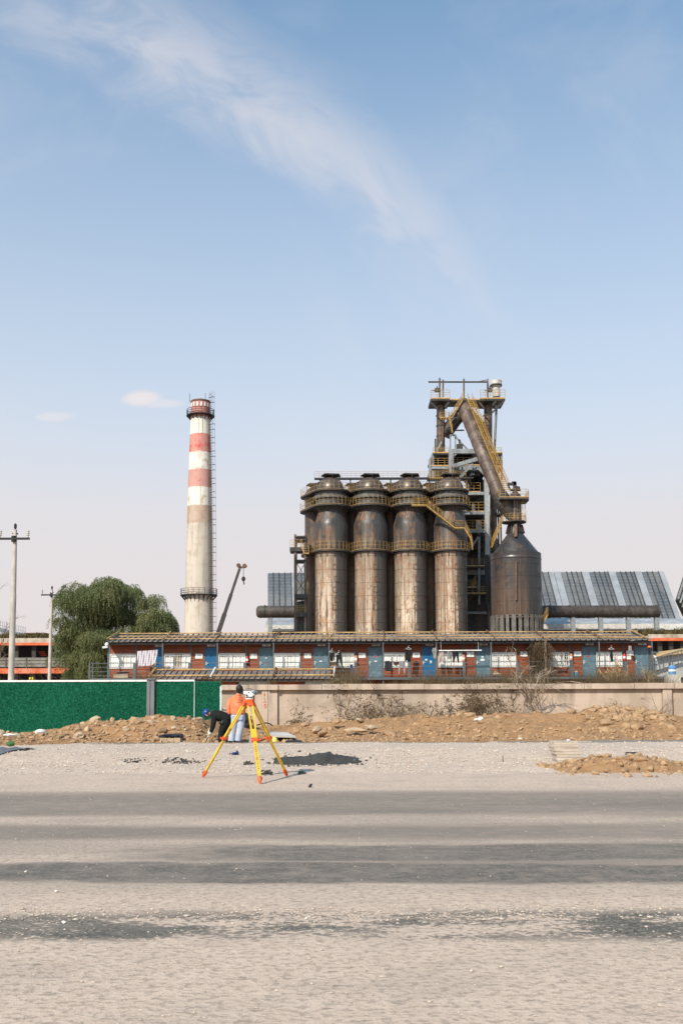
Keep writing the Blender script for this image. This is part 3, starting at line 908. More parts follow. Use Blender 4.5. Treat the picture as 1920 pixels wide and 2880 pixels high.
def hat(cx_, cy_, zz, r):
    n = 8; vs = []
    for i in range(n):
        t = 2 * PI * i / n + .2; vs.append((cx_ + r * math.cos(t), cy_ + r * math.sin(t), zz + (.12 if i % 2 else -.10)))
    vs2 = [(v[0], v[1], v[2] + .18) for v in vs]
    b = MB(); b.add(vs + vs2 + [(cx_, cy_, zz + .62), (cx_, cy_, zz - .1)], [(i, (i + 1) % n, n + (i + 1) % n, n + i) for i in range(n)] + [(n + i, n + (i + 1) % n, 2 * n) for i in range(n)] + [((i + 1) % n, i, 2 * n + 1) for i in range(n)])
    for i in range(0, n, 2): b.bar((cx_ + (vs[i][0] - cx_) * .92, cy_ + (vs[i][1] - cy_) * .92, zz), (cx_ + (vs[i][0] - cx_) * .92, cy_ + (vs[i][1] - cy_) * .92, zz - 1.1), .07)
    b.tube((cx_, cy_, zz), (cx_, cy_, zz - .9), .35, n=10)
    b.build('rain_hat', m_steeld, root)


hat(X0, YS, zD + .12, 1.9); hat(cxs, cys, zc + 2.9, 1.6)
# welded frames on the plating, facing the road
for i, py in enumerate((1600, 1632, 1662, 1690, 1712, 1765)):
    t = -PI / 2 + R(14 + (i % 2) * 5); rr_ = 45 * ks + .02; e = Vector((math.cos(t), math.sin(t), 0)); tt = Vector((-e.y, e.x, 0)); c0 = Vector((X0, YS, sz_(py))) + e * rr_
    b = MB(); w_, h_ = .34, .48
    for s1, s2_ in (((-w_, -h_), (w_, -h_)), ((w_, -h_), (w_, h_)), ((w_, h_), (-w_, h_)), ((-w_, h_), (-w_, -h_))):
        b.bar(c0 + tt * s1[0] + Vector((0, 0, s1[1])), c0 + tt * s2_[0] + Vector((0, 0, s2_[1])), .09, .08)
    b.build('patch_frame', m_rust, root)
for px, lab in stove_px[1:]:
    dup(root, (at(px, 1700, YS).x, YS, -.3), lab)

# top walkway joining the stove hats
tw = thing('top_walkway', 'thin horizontal catwalk joining the hats of the stoves', 'catwalk', (at(1100, 1345, 191).x, 191, 0))
p, q_ = at(884, 1345, 193), at(1330, 1345, 193)
MB().box(p.x, q_.x, 192.4, 193.6, p.z - .25, p.z).build('deck', m_steeld, tw)
b = MB(); pts = [(p.x + i * .9, 192.4) for i in range(int((q_.x - p.x) / .9))]; railing(b, pts, p.z, 1.2, False, pw=.04, rw=.04); b.build('railing', m_yellow, tw)
b = MB()
for px in (900, 985, 1098, 1207, 1310):
    u = at(px, 1346, 193); b.box(u.x - .12, u.x + .12, 192.8, 193.2, zP, u.z - .25)
b.build('post', m_steeld, tw)

# yellow stair crossing the right-hand stove
st = thing('steel_stair', 'yellow railed stair running down across the right-hand stove', 'stair', (at(1250, 1450, 180.5).x, 180.5, zL))


def flight(parent, pts, Y, w, m=m_yellow, rail=1.35, step=.9):
    b = MB(); rl = MB()
    for (ax, ay), (bx, by) in zip(pts, pts[1:]):
        A, B = at(ax, ay, Y), at(bx, by, Y)
        for dy in (0, w): b.bar(A + Vector((0, dy, 0)), B + Vector((0, dy, 0)), .08, .22)
        n = max(2, int((B - A).length / .42))
        for i in range(n + 1):
            c0 = A + (B - A) * (i / n); b.bar(c0, c0 + Vector((0, w, 0)), .26, .05)
        n = max(1, int((B - A).length / step))
        for dy in (0, w):
            for i in range(n + 1):
                c0 = A + (B - A) * (i / n) + Vector((0, dy, 0)); rl.bar(c0, c0 + Vector((0, 0, rail)), .055)
            for f in (.35, .68, 1): rl.bar(A + Vector((0, dy, rail * f)), B + Vector((0, dy, rail * f)), .042)
    b.build('flight', m, parent); rl.build('handrail', m, parent)


flight(st, [(1158, 1420), (1197, 1420), (1278, 1484), (1305, 1484), (1322, 1512), (1329, 1545)], 180.3, .9)
st2 = thing('upper_stair', 'short yellow stair from the catwalk up to the furnace tower', 'stair', (at(1270, 1345, 188).x, 188, zP))
flight(st2, [(1207, 1344), (1240, 1344), (1262, 1334), (1272, 1330), (1288, 1362)], 187.0, 1.0)

# narrow steel tower at the left end
lt2 = thing('stair_tower', 'narrow braced steel stair tower left of the stoves', 'tower', (at(838, 1770, 184).x, 184, -.3))
YT = 184.0
tl, tr_ = at(830, 1700, YT).x, at(858, 1700, YT).x
b = MB()
for x_ in (tl, tr_):
    for y_ in (YT, YT + 3): b.box(x_ - .22, x_ + .22, y_ - .22, y_ + .22, -.3, at(830, 1503 if x_ == tl else 1506, YT).z)
b.build('column', m_steelb, lt2)
for py, x0, x1, nm in ((1508, 829, 862, 'beam'), (1516, 829, 862, 'beam'), (1575, 830, 862, 'beam'), (1540, 815, 850, 'platform'), (1672, 830, 862, 'platform'), (1724, 832, 862, 'platform')):
    a_, c_ = at(x0, py, YT), at(x1, py, YT)
    MB().box(a_.x, c_.x, YT - .5, YT + 3.2, a_.z - (.75 if nm == 'platform' else .3), a_.z).build(nm, m_steeld, lt2)
    if nm == 'platform':
        rb = MB(); n = 5; pts = [(a_.x + (c_.x - a_.x) * i / n, YT - .5) for i in range(n + 1)]; railing(rb, pts, a_.z, 1.4 if py != 1672 else 2.0, False); rb.build('railing', m_yellow, lt2)
b = MB()
for ya, yb in ((1508, 1538), (1580, 1626), (1626, 1668)):
    b.bar(at(832, ya, YT), at(860, yb, YT), .12); 
    if ya > 1550: b.bar(at(860, ya, YT), at(832, yb, YT), .12)
b.build('brace', m_steeld, lt2)
flight(lt2, [(846, 1536), (856, 1556), (868, 1556)], YT - .7, .8)
q = MB(); u = at(848, 1700, YT + 1.5); q.path([(u.x, YT + 1.5, -.3), (u.x, YT + 1.5, at(848, 1700, YT).z), (u.x - .1, YT + 1.5, at(848, 1690, YT).z)], [1.05, 1.05, .9], 20); q.build('pipe', m_steeld, lt2, True)

# ------------------------------------------------------------------ blast furnace tower
YW = 200.0
tow = thing('blast_furnace', 'tall open steel blast furnace tower rising behind the right-hand stove', 'furnace', (at(1320, 1900, YW).x, YW, -.3))


def P(px, py, Y=YW): return at(px, py, Y)


def beam(pts, w, mat, name, Y=YW, h=None, parent=None):
    b = MB()
    for a_, c_ in pts: b.bar(P(*a_, Y), P(*c_, Y), w, w if h is None else h, (0, 1, 0))
    return b.build(name, mat, tow if parent is None else parent)


def deck(x0, x1, py, y0, y1, th, name, mat=m_steeld, rail=True, rh=1.3, edge=True):
    a_, c_ = P(x0, py, y0), P(x1, py, y0)
    MB().box(a_.x, c_.x, y0, y1, a_.z - th, a_.z).build(name, mat, tow)
    if edge: MB().box(a_.x - .02, c_.x + .02, y0 - .06, y0 - .01, a_.z - .22, a_.z + .03).build('edge_strip', m_batten, tow)
    if rail:
        b = MB(); n = max(2, int((c_.x - a_.x) / 1.0)); railing(b, [(a_.x + (c_.x - a_.x) * i / n, y0 + .05) for i in range(n + 1)], a_.z, rh, False, pw=.07, rw=.06)
        b.build('railing', m_yellow, tow)


# top hoist frame
beam([((1204, 1074), (1372, 1074))], .28, m_steeld, 'hoist_rail')
for px, y0 in ((1236, 1063), (1245.5, 1068), (1371, 1065)): beam([((px, y0), (px, 1118))], .34, m_steelb, 'hoist_post')
beam([((1304, 1065), (1304, 1119))], .32, m_steelb, 'hoist_post')
beam([((1348, 1072), (1371, 1068))], .12, m_steeld, 'stay')
for px in (1229, 1377):
    u = P(px, 1097); q = MB(); q.box(u.x - .5, u.x + .4, YW - .4, YW + .4, u.z - .35, u.z + .35); q.bar(u + Vector((-1.1, 0, -.1)), u + Vector((.8, 0, -.1)), .12); q.bar(u + Vector((0, 0, 0)), u + Vector((0, 0, .9)), .2); q.build('winch', m_steeld, tow)
u0, u1 = P(1395, 1116), P(1395, 1071)
kk = YW / F
MB().lathe([(10.5 * kk, u0.z), (10.8 * kk, u0.z + 1.4), (10.6 * kk, u0.z + 1.9), (15 * kk, P(1395, 1087).z), (17 * kk, P(1395, 1085).z), (17 * kk, P(1395, 1082).z), (16.2 * kk, P(1395, 1081).z), (16.2 * kk, u1.z), (13 * kk, u1.z + .05)], u0.x, YW, 28).build('vent_pot', M('pale_vent', (0.50, 0.47, 0.43), .7, var=.2, scale=.6, dirt=((.3, .18, .1), .5, .9, (1, 1, .5))), tow, True)
MB().lathe([(16.7 * kk, P(1395, 1086.5).z), (17.4 * kk, P(1395, 1084).z), (16.6 * kk, P(1395, 1081).z)], u0.x, YW, 28).build('vent_rim', m_steeld, tow)
# top platforms
deck(1211, 1265, 1118, 197, 203, .6, 'top_platform', rh=1.6)
deck(1350, 1420, 1118, 197, 203, .6, 'top_platform', rh=1.6)
deck(1262, 1353, 1122, 198, 202, .5, 'top_beam', rail=False)
for (ax, ay), (bx, by) in (((1210, 1131), (1228, 1149)), ((1262, 1131), (1250, 1146)), ((1346, 1131), (1361, 1149)), ((1394, 1128), (1384, 1140)), ((1416, 1128), (1384, 1160))):
    beam([((ax, ay), (bx, by))], .32, m_steeld, 'bracket', 197)
# columns
for px in (1239, 1372):
    a_, c_ = P(px, 1270), P(px, 1126)
    MB().path([(a_.x, YW, a_.z), (c_.x, YW, c_.z)], 12 * kk, 24).build('column', m_steelb, tow, True)
    for i in range(5):
        z = a_.z + (c_.z - a_.z) * (i + .5) / 5
        MB().path([(a_.x, YW, z - .12), (a_.x, YW, z + .12)], 12.7 * kk, 24).build('flange', m_steeld, tow)
beam([((1396, 1132), (1390, 1268))], .42, m_steelb, 'riser_pipe', 198)
beam([((1394, 1140), (1392, 1236))], .2, m_steelg, 'riser_pipe', 197.5)
beam([((1246, 1180), (1243, 1240))], .28, m_rust, 'riser_pipe', 197.8)
beam([((1224, 1234), (1224, 1270))], .3, m_steeld, 'post', 198)
beam([((1243, 1240), (1226, 1270))], .3, m_steelg, 'brace', 198)
beam([((1370, 1240), (1394, 1270))], .35, m_steelg, 'brace', 198)
# offtakes: inverted V
top = P(1303, 1146)
for ex, ey in ((1250, 1222), (1366, 1224)):
    b = MB(); e = P(ex, ey, 201); b.path([top + Vector((0, 1, -.6)), P(1303 + (ex - 1303) * .45, 1160 + 22, 201), e], [1.35, 1.35, 1.4], 24); b.build('offtake_pipe', m_steeld, tow, True)
beam([((1313, 1132), (1350, 1185))], .35, m_steeld, 'brace', 198.5)
beam([((1318, 1136), (1350, 1183))], .14, m_steelg, 'brace', 197.8)
deck(1345, 1362, 1183, 197, 200, .3, 'landing', rh=1.2)
# downcomer
dcw = thing('downcomer', 'fat brown slanting pipe with a yellow stair from the tower top to the dust catcher', 'pipe', (at(1350, 1300, 193).x, 193, 0))
dn0, dn1 = P(1302, 1140, 198), P(1404, 1392, 186.5)
dd = (dn1 - dn0).normalized()
mid = [dn0 + (dn1 - dn0) * f for f in (0, .06, .5, .97, 1)]
MB().path([P(1301, 1128, 198.6)] + mid, [1.0, 1.25, 1.32, 1.32, 1.3, 1.1], 28).build('pipe', m_steelb, dcw, True)
for f in [i / 9 for i in range(1, 9)]:
    c0 = dn0 + (dn1 - dn0) * f; MB().path([c0 - dd * .07, c0 + dd * .07], 1.365, 28).build('weld_band', m_steelb, dcw)
off = Vector((.75, -1.35, .75))
b = MB(); rl = MB(); n = 46
A, B = dn0 + off, dn1 + off
wv = Vector((.95, .25, 0))
for w_ in (0, 1): b.bar(A + wv * w_, B + wv * w_, .10, .20)
for i in range(n + 1):
    c0 = A + (B - A) * (i / n); b.bar(c0, c0 + wv, .16, .05)
    if i % 2 == 0:
        for w_ in (0, 1): rl.bar(c0 + wv * w_, c0 + wv * w_ + Vector((0, 0, 1.5)), .055)
for w_ in (0, 1):
    for h_ in (.5, 1.0, 1.5): rl.bar(A + wv * w_ + Vector((0, 0, h_)), B + wv * w_ + Vector((0, 0, h_)), .05)
b.build('stair', m_yellow, dcw); rl.build('handrail', m_yellow, dcw)
# zig-zag stair on the left of the tower head
flight(tow, [(1304, 1118), (1271, 1174)], 196.2, .9); flight(tow, [(1271, 1174), (1237, 1174)], 196.0, 1.2); flight(tow, [(1262, 1174), (1272, 1216)], 195.8, .8)
# middle frame
beam([((1266, 1225), (1266, 1264)), ((1280, 1226), (1280, 1264)), ((1264, 1224), (1283, 1224))], .3, m_steelg, 'frame', 197)
beam([((1281, 1228), (1314, 1264))], .3, m_steelg, 'brace', 197)
beam([((1277, 1210), (1305, 1210))], .24, m_steeld, 'beam', 199)
u = P(1292, 1258, 197); q = MB(); q.box(u.x - .6, u.x + .6, 196.6, 197.4, u.z - .4, u.z + .6); q.bar(u, u + Vector((0, 0, 1.6)), .3); q.build('valve', m_steeld, tow)
# second platform and the portal
deck(1217, 1262, 1271, 194, 206, .5, 'platform', rh=1.0); deck(1262, 1332, 1265, 195, 206, .5, 'platform', rail=False); deck(1376, 1410, 1271, 194, 206, .5, 'platform', rh=.9)
beam([((1262, 1270), (1336, 1270))], .9, m_steelg, 'portal_beam', 193.6)
beam([((1268, 1267), (1268, 1333))], .95, m_steelg, 'portal_leg', 193.5)
beam([((1274, 1283), (1283, 1273))], .5, m_steelg, 'gusset', 193.5)
MB().box(P(1222, 1282).x, P(1405, 1282).x, 199, 206, P(1222, 1312).z, P(1222, 1275).z).build('house', m_dark, tow)
deck(1213, 1268, 1308, 194, 206, .75, 'platform', m_steelg, rh=1.4); deck(1270, 1352, 1306, 195, 206, 1.1, 'platform', m_steelg, rh=1.4); deck(1384, 1411, 1309, 194, 206, .8, 'platform', m_steelg, rh=1.3)
for px in (1208, 1217): beam([((px, 1275 if px > 1210 else 1292), (px, 1345))], .4, m_steelg, 'post', 194.5)
beam([((1208, 1292), (1218, 1273))], .25, m_steelg, 'brace', 194.5)
beam([((1208, 1330), (1217, 1300)), ((1208, 1300), (1217, 1330))], .18, m_steelg, 'brace', 194.4)
beam([((1409, 1272), (1411, 1350))], .36, m_steelg, 'post', 194.5)
beam([((1394, 1305), (1409, 1275)), ((1394, 1275), (1409, 1305)), ((1398, 1330), (1409, 1310))], .2, m_steelg, 'brace', 194.4)
beam([((1271, 1312), (1342, 1291))], .75, m_steelg, 'jib', 192.8)
beam([((1328, 1301), (1288, 1352))], .5, m_steelg, 'brace', 192.9)
beam([((1283, 1314), (1300, 1338)), ((1299, 1308), (1299, 1336)), ((1306, 1336), (1314, 1316)), ((1330, 1315), (1330, 1336)), ((1322, 1338), (1340, 1314)), ((1284, 1340), (1300, 1336))], .32, m_steelg, 'hanger', 194)
MB().box(P(1274, 1312).x, P(1368, 1312).x, 197, 206, P(1274, 1328).z, P(1274, 1312).z).build('hood', m_steeld, tow)
# furnace top gear and stack
uc = P(1340, 1400, 203)
MB().lathe([(9.5, -.3), (9.5, P(1340, 1640).z), (6.0, P(1340, 1600).z), (4.6, P(1340, 1520).z), (2.9, P(1340, 1440).z), (2.0, P(1340, 1410).z), (1.6, P(1340, 1330).z)], uc.x + .5, 207, 32).build('furnace_stack', m_steeld, tow, True)
for px, w_ in ((1332, 1.2), (1345, 1.2), (1352, .6)): beam([((px, 1325), (px, 1392))], w_, m_dark, 'duct', 199)
for px, w_ in ((1318, .6), (1327, .8), (1338, .6), (1350, .9), (1358, .5)): beam([((px, 1392), (px, 1500))], w_, m_steeld, 'duct', 201)
beam([((1302, 1342), (1326, 1362))], .3, m_steeld, 'linkage', 197); beam([((1296, 1345), (1316, 1356))], .2, m_steeld, 'linkage', 197)
u = P(1315, 1353, 197); q = MB(); q.ball(tuple(u), .75, sc=(1, .8, 1)); q.bar(u, u + Vector((0, 0, -1.4)), .4); q.build('bell_weight', m_steeld, tow, True)
u = P(1318, 1333, 197); MB().box(u.x - 2, u.x + 2.2, 196.4, 198, u.z - .5, u.z + .6).build('trolley', m_steeld, tow)
# main right-hand column and floors
a_, c_ = P(1369, 1905, 192.5), P(1369, 1318, 192.5)
MB().box(P(1363, 1400, 192).x, P(1375, 1400, 192).x, 192, 193, P(1369, 1560, 192).z, c_.z).build('main_column', M('pale_grey_column', (0.34, 0.35, 0.36), .6, var=.15, dirt=((.15, .12, .1), .6, .3, (1, 1, .3))), tow)
MB().box(P(1363.5, 1400, 192).x, P(1369, 1400, 192).x, 192.1, 192.9, P(1369, 1700, 192).z, P(1369, 1561, 192).z).build('main_column', m_steeld, tow)
MB().box(P(1367, 1400, 192).x, P(1372, 1400, 192).x, 192.1, 192.9, -.3, P(1369, 1701, 192).z).build('main_column', m_steelb, tow)
beam([((1362, 1334), (1346, 1318))], .5, m_steelg, 'knee_brace', 192.5)
for py in (1388, 1443, 1494):
    a_ = P(1296, py - 4, 193.4); c_ = P(1376, py - 4, 193.4)
    MB().box(a_.x, c_.x, 193.2, 194, P(1340, py + 4, 193.4).z, a_.z).build('floor_beam', m_steelg, tow)
    deck(1296, 1362 if py != 1388 else 1350, py - 6, 193.6, 206, .5, 'floor', rh=1.75)
for py in (1403, 1455, 1510, 1528): MB().box(P(1296, py).x, P(1362, py).x, 199, 206, P(1296, py + 16).z, P(1296, py).z).build('cross_duct', m_steeld, tow)
MB().box(P(1296, 1530).x, P(1366, 1530).x, 203, 207, -.3, P(1296, 1505).z).build('back_wall', m_dark, tow)
for py, x0, x1 in ((1590, 1311, 1362), (1650, 1312, 1340), (1667, 1314, 1372)): deck(x0, x1, py, 193.5, 203, .45, 'floor', rh=1.25)
beam([((1312, 1610), (1362, 1610))], .9, m_steelg, 'cross_pipe', 197); beam([((1314, 1724), (1368, 1724))], .5, m_steelg, 'cross_pipe', 197)
beam([((1325, 1540), (1348, 1505)), ((1325, 1505), (1325, 1545)), ((1347, 1500), (1347, 1700))], .35, m_steelg, 'brace', 194)
flight(tow, [(1330, 1650), (1338, 1637)], 193.8, .8); flight(tow, [(1314, 1696), (1330, 1672)], 193.8, .8, m_steeld); flight(tow, [(1316, 1752), (1333, 1778)], 193.8, .8, m_steeld)
for px, py, s1, s2_ in ((1346, 1480, 1.1, 2.2), (1331, 1427, .6, 1.4), (1357, 1650, .5, .9), (1372, 1640, .35, .9)):
    u = P(px, py, 198.5); MB().box(u.x - s1 / 2, u.x + s1 / 2, 198.3, 198.6, u.z - s2_ / 2, u.z + s2_ / 2).build('panel', m_white, tow)
# vertical pipe right of the column
MB().path([P(1387, 1560, 196), P(1387, 1395, 196), P(1380, 1340, 197)], [10 * kk, 10 * kk, 9 * kk], 20).build('uptake_pipe', m_steelb, tow, True)
beam([((1400, 1405), (1402, 1545)), ((1407, 1440), (1409, 1530))], .3, m_steeld, 'post', 196)
deck(1392, 1416, 1442, 195, 198, .4, 'landing', rail=False, edge=False)
flight(tow, [(1412, 1466), (1382, 1540)], 191, 1.0, step=.6)
beam([((1366, 1562), (1386, 1562))], .5, m_steelg, 'landing_beam', 192.6)

# ------------------------------------------------------------------ dust catcher
YD = 185.0; kd = YD / F
dx0 = at(1452, 1700, YD).x


def zd(py): return at(1452, py, YD).z


dc = thing('dust_catcher', 'bottle shaped dark brown dust catcher vessel right of the furnace tower', 'dust catcher', (dx0, YD, -.3))
MB().lathe([(60 * kd, -.3), (60 * kd, zd(1738))], dx0, YD, 40).build('base_drum', m_dark, dc, True)
prof = [(58 * kd, zd(1740)), (70.5 * kd, zd(1736))]
z = zd(1736) + .4
while z < zd(1580): prof += [(71 * kd, z), (71 * kd, z + 2.2), (70.6 * kd, z + 2.22), (70.6 * kd, z + 2.27)]; z += 2.3
prof += [(71 * kd, zd(1578)), (72 * kd, zd(1575)), (71 * kd, zd(1570)), (66 * kd, zd(1558)), (22 * kd, zd(1502))]
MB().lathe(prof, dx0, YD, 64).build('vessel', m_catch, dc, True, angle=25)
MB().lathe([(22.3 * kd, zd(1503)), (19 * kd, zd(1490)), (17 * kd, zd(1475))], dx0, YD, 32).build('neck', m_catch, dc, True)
b = MB()
for i in range(20):
    t = 2 * PI * i / 20; e = Vector((math.cos(t), math.sin(t), 0)); c0 = Vector((dx0, YD, 0))
    b.bar(c0 + e * 24 * kd + Vector((0, 0, zd(1501))), c0 + e * 18 * kd + Vector((0, 0, zd(1478))), .12, .5)
b.build('neck_ribs', m_catch, dc)
MB().lathe([(18 * kd, zd(1471)), (34 * kd, zd(1471)), (34.5 * kd, zd(1468)), (18 * kd, zd(1468))], dx0 - .2, YD, 40).build('gallery_floor', m_steeld, dc)
b = MB(); railing(b, [(dx0 - .2 + 34 * kd * math.cos(2 * PI * i / 18), YD + 34 * kd * math.sin(2 * PI * i / 18)) for i in range(18)], zd(1468), 1.3, pw=.06, rw=.05); b.build('railing', m_yellow, dc)
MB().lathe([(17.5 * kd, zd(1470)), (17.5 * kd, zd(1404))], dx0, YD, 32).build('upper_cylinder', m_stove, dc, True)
b = MB()
for i in range(14):
    t = 2 * PI * i / 14; e = Vector((math.cos(t), math.sin(t), 0)) * 17.7 * kd; b.bar(Vector((dx0, YD, zd(1468))) + e, Vector((dx0, YD, zd(1405))) + e, .14)
b.build('stiffeners', m_steelb, dc)
q = MB(); q.path([at(1406, 1394, 186.3), at(1420, 1420, YD), at(1440, 1455, YD)], [1.45, 1.7, 1.0], 24); q.build('inlet', m_steeld, dc, True)
ptop = zd(1403)
out = [(at(1400, 1403, YD).x, YD - 2.6), (at(1478, 1403, YD).x, YD - 2.6), (at(1484, 1403, YD).x, YD - 1), (at(1484, 1403, YD).x, YD + 2.6), (at(1400, 1403, YD).x, YD + 2.6)]
MB().prism(out, ptop - .55, ptop).build('top_platform', m_steeld, dc)
MB().prism([(x_ + (.03 if i in (1, 2) else -.03), y_ - .04) for i, (x_, y_) in enumerate(out)], ptop - .2, ptop - .05).build('edge_strip', m_batten, dc)
b = MB(); railing(b, walk(out, .95), ptop, 1.35, pw=.06, rw=.05); b.build('railing', m_yellow, dc)
MB().lathe([(1.3, ptop), (.9, ptop + .9), (.45, ptop + 1.3), (.4, ptop + 2.0)], dx0 + .1, YD, 24).build('valve_cone', m_steeld, dc, True)
q = MB(); u = Vector((dx0 + .1, YD, 0)); za = ptop
q.box(u.x - .9, u.x + 1.0, YD - .5, YD + .5, za + 1.55, za + 1.85); q.box(u.x - .3, u.x + .3, YD - .3, YD + .3, za + 1.8, za + 3.2); q.bar(at(1427, 1361, YD), at(1444, 1362, YD), .45); q.bar(at(1440, 1362, YD), at(1458, 1372, YD), .24)
q.bar(at(1428, 1362, YD), at(1436, 1378, YD), .18); q.box(u.x - .55, u.x + .2, YD - .3, YD + .3, za + 2.6, za + 3.3)
c0 = at(1457, 1372, YD); q.ball(tuple(c0), .34); q.build('bleeder_valve', m_steeld, dc)
MB().bar(at(1450, 1475, YD - 1.6), at(1450, 1510, YD - 2.6), .5, .3).build('drain_pipe', m_rust, dc)
MB().path([at(1451, 1578, YD - 4.85), at(1451, 1688, YD - 4.9)], .17, 8).build('rust_pipe', m_rust, dc)
lad = MB()
for s_2 in (0, .6): lad.bar(at(1466, 1405, YD - 1) + Vector((s_2 + .0, 0, 0)), at(1466, 1468, YD - 1) + Vector((s_2 + .35, 0, 0)), .07)
for i in range(14):
    c0 = at(1466, 1405 + 4.4 * i, YD - 1); lad.bar(c0, c0 + Vector((.75, 0, 0)), .06)
lad.build('ladder', m_batten, dc)
MB().lathe([(68 * kd, zd(1743)), (73 * kd, zd(1742)), (73 * kd, zd(1739)), (70 * kd, zd(1738))], dx0, YD, 56).build('ring_beam', m_steelb, dc)
leg_m = M('stained_leg_plate', (0.13, 0.115, 0.10), .7, var=.3, scale=.8, dirt=((.06, .045, .04), .8, 1.2, (1, 1, .3)))
for i in range(26):
    t = 2 * PI * (i + .3) / 26; e = Vector((math.cos(t), math.sin(t), 0)); c0 = Vector((dx0, YD, 0)) + e * 73.5 * kd; tt = Vector((-e.y, e.x, 0)) * (.30 if i % 2 else .40)
    MB().slab([c0 - tt + Vector((0, 0, -.3)), c0 + tt + Vector((0, 0, -.3)), c0 + tt + Vector((0, 0, zd(1733))), c0 - tt + Vector((0, 0, zd(1733)))], e * -.45).build('skirt_leg', leg_m, dc)
flight(dc, [(1508, 1790), (1540, 1728)], YD - 1.5, 1.0, step=.7)

# ------------------------------------------------------------------ hostel (two-storey prefabricated dormitory)
YH = 66.0; YP = 65.05            # wall plane, gallery railing plane


def hx(px): return at(px, 1860, YH).x
def rx_(px): return at(px, 1860, YP).x


def hz_(py): return H + (1950 - py) * YH / F        # heights read off near the middle of the front


dorm = thing('dormitory', 'long two-storey red prefabricated dormitory with grey blue doors and ribbed roof', 'dormitory', (hx(1000), YH, -.3))
zE = 5.0; zR = 5.62; YE_ = 65.05; YR_ = 68.4; zF2 = H + 43 * YP / F
xl, xr = hx(308), hx(1829)
FL = -.3
# storeys behind the front skin
MB().box(xl, xr, YH + .12, YH + 5, zF2, 4.95).build('upper_storey', m_dark, dorm)
MB().box(xl, xr, YH + .05, YH + 5, FL, zF2 - .12).build('ground_storey', m_siding, dorm)
MB().box(xl - 1.0, xr + .5, YP - .05, YH + .1, zF2 - .12, zF2).build('gallery_floor', M('gallery_edge', (0.34, 0.33, 0.31), .7, var=.2), dorm)
b = MB(); b.box(xl - 1.0, xr + .5, YP - .12, YP - .055, zF2 - .14, zF2 + .02); b.build('floor_beam', m_post, dorm)

doors = [(432, 457, 'b'), (575, 609, 'b'), (727, 767, 'g'), (880, 924, 'g'), (1034, 1076, 'g'), (1185, 1225, 'b'), (1336, 1379, 'g'), (1487, 1520, 'o'), (1636, 1676, 'g'), (1783, 1825, 'g')]
wins = [(309, 382), (462, 536), (615, 690), (770, 843), (925, 996), (1077, 1150), (1232, 1300), (1378, 1450), (1528, 1600), (1676, 1749)]
zW0, zW1 = hz_(1879), hz_(1837); zDt = hz_(1820)
seams = [308, 383, 459, 537, 613, 692, 769, 845, 923, 998, 1076, 1152, 1228, 1303, 1379, 1452, 1526, 1602, 1677, 1752, 1829]


def siding(x0, x1, z0, z1, hole=None):
    """Panel of lapped boards; hole = list of (x0, x1, z0, z1) left open."""
    b = MB(); pitch = .148; z = z0
    while z < z1 - .01:
        zt_ = min(z + pitch, z1); segs = [(x0, x1)]
        for hx0, hx1, hz0, hz1 in hole or []:
            if zt_ > hz0 + .02 and z < hz1 - .02:
                ns = []
                for a_, c_ in segs:
                    if hx0 > a_: ns.append((a_, min(hx0, c_)))
                    if hx1 < c_: ns.append((max(hx1, a_), c_))
                segs = [s__ for s__ in ns if s__[1] - s__[0] > .02]
        for a_, c_ in segs:
            b.add([(a_, YH + .02, z), (c_, YH + .02, z), (c_, YH - .012, z + .018), (a_, YH - .012, z + .018), (c_, YH, zt_), (a_, YH, zt_), (a_, YH + .1, z), (c_, YH + .1, z), (c_, YH + .1, zt_), (a_, YH + .1, zt_)],
                  [(0, 1, 2, 3), (3, 2, 4, 5), (5, 4, 8, 9), (6, 7, 1, 0), (9, 8, 7, 6)])
        z = zt_
    return b


for i in range(len(seams) - 1):
    x0, x1 = hx(seams[i]) + .03, hx(seams[i + 1]) - .03
    cutx = [x0, x1] + [min(max(hx(v_), x0), x1) for a_, c_, _ in doors for v_ in (a_, c_)]
    cutx = sorted(set(cutx))
    for xa, xb_ in zip(cutx, cutx[1:]):
        if xb_ - xa < .04: continue
        xm = (xa + xb_) / 2; isdoor = any(hx(a_) < xm < hx(c_) for a_, c_, _ in doors)
        wide = any(hx(a_) < xm < hx(c_) and min(hx(c_), xb_) - max(hx(a_), xa) > (xb_ - xa) - .06 for a_, c_ in wins)
        if isdoor: siding(xa, xb_, zDt + .002, 4.95).build('wall_panel', m_siding, dorm)
        elif wide:
            siding(xa, xb_, zF2, zW0 - .002).build('wall_panel', m_siding, dorm); siding(xa, xb_, zW1 + .002, 4.95).build('wall_panel', m_siding, dorm)
        else: siding(xa, xb_, zF2, 4.95, [(hx(a_), hx(c_), zW0, zW1) for a_, c_ in wins]).build('wall_panel', m_siding, dorm)
    MB().box(x0 - .075, x0 + .015, YH - .035, YH + .09, zF2, 4.95).build('wall_post', m_post, dorm)
MB().box(xr - .05, xr + .05, YH - .035, YH + .09, zF2, 4.95).build('wall_post', m_post, dorm)

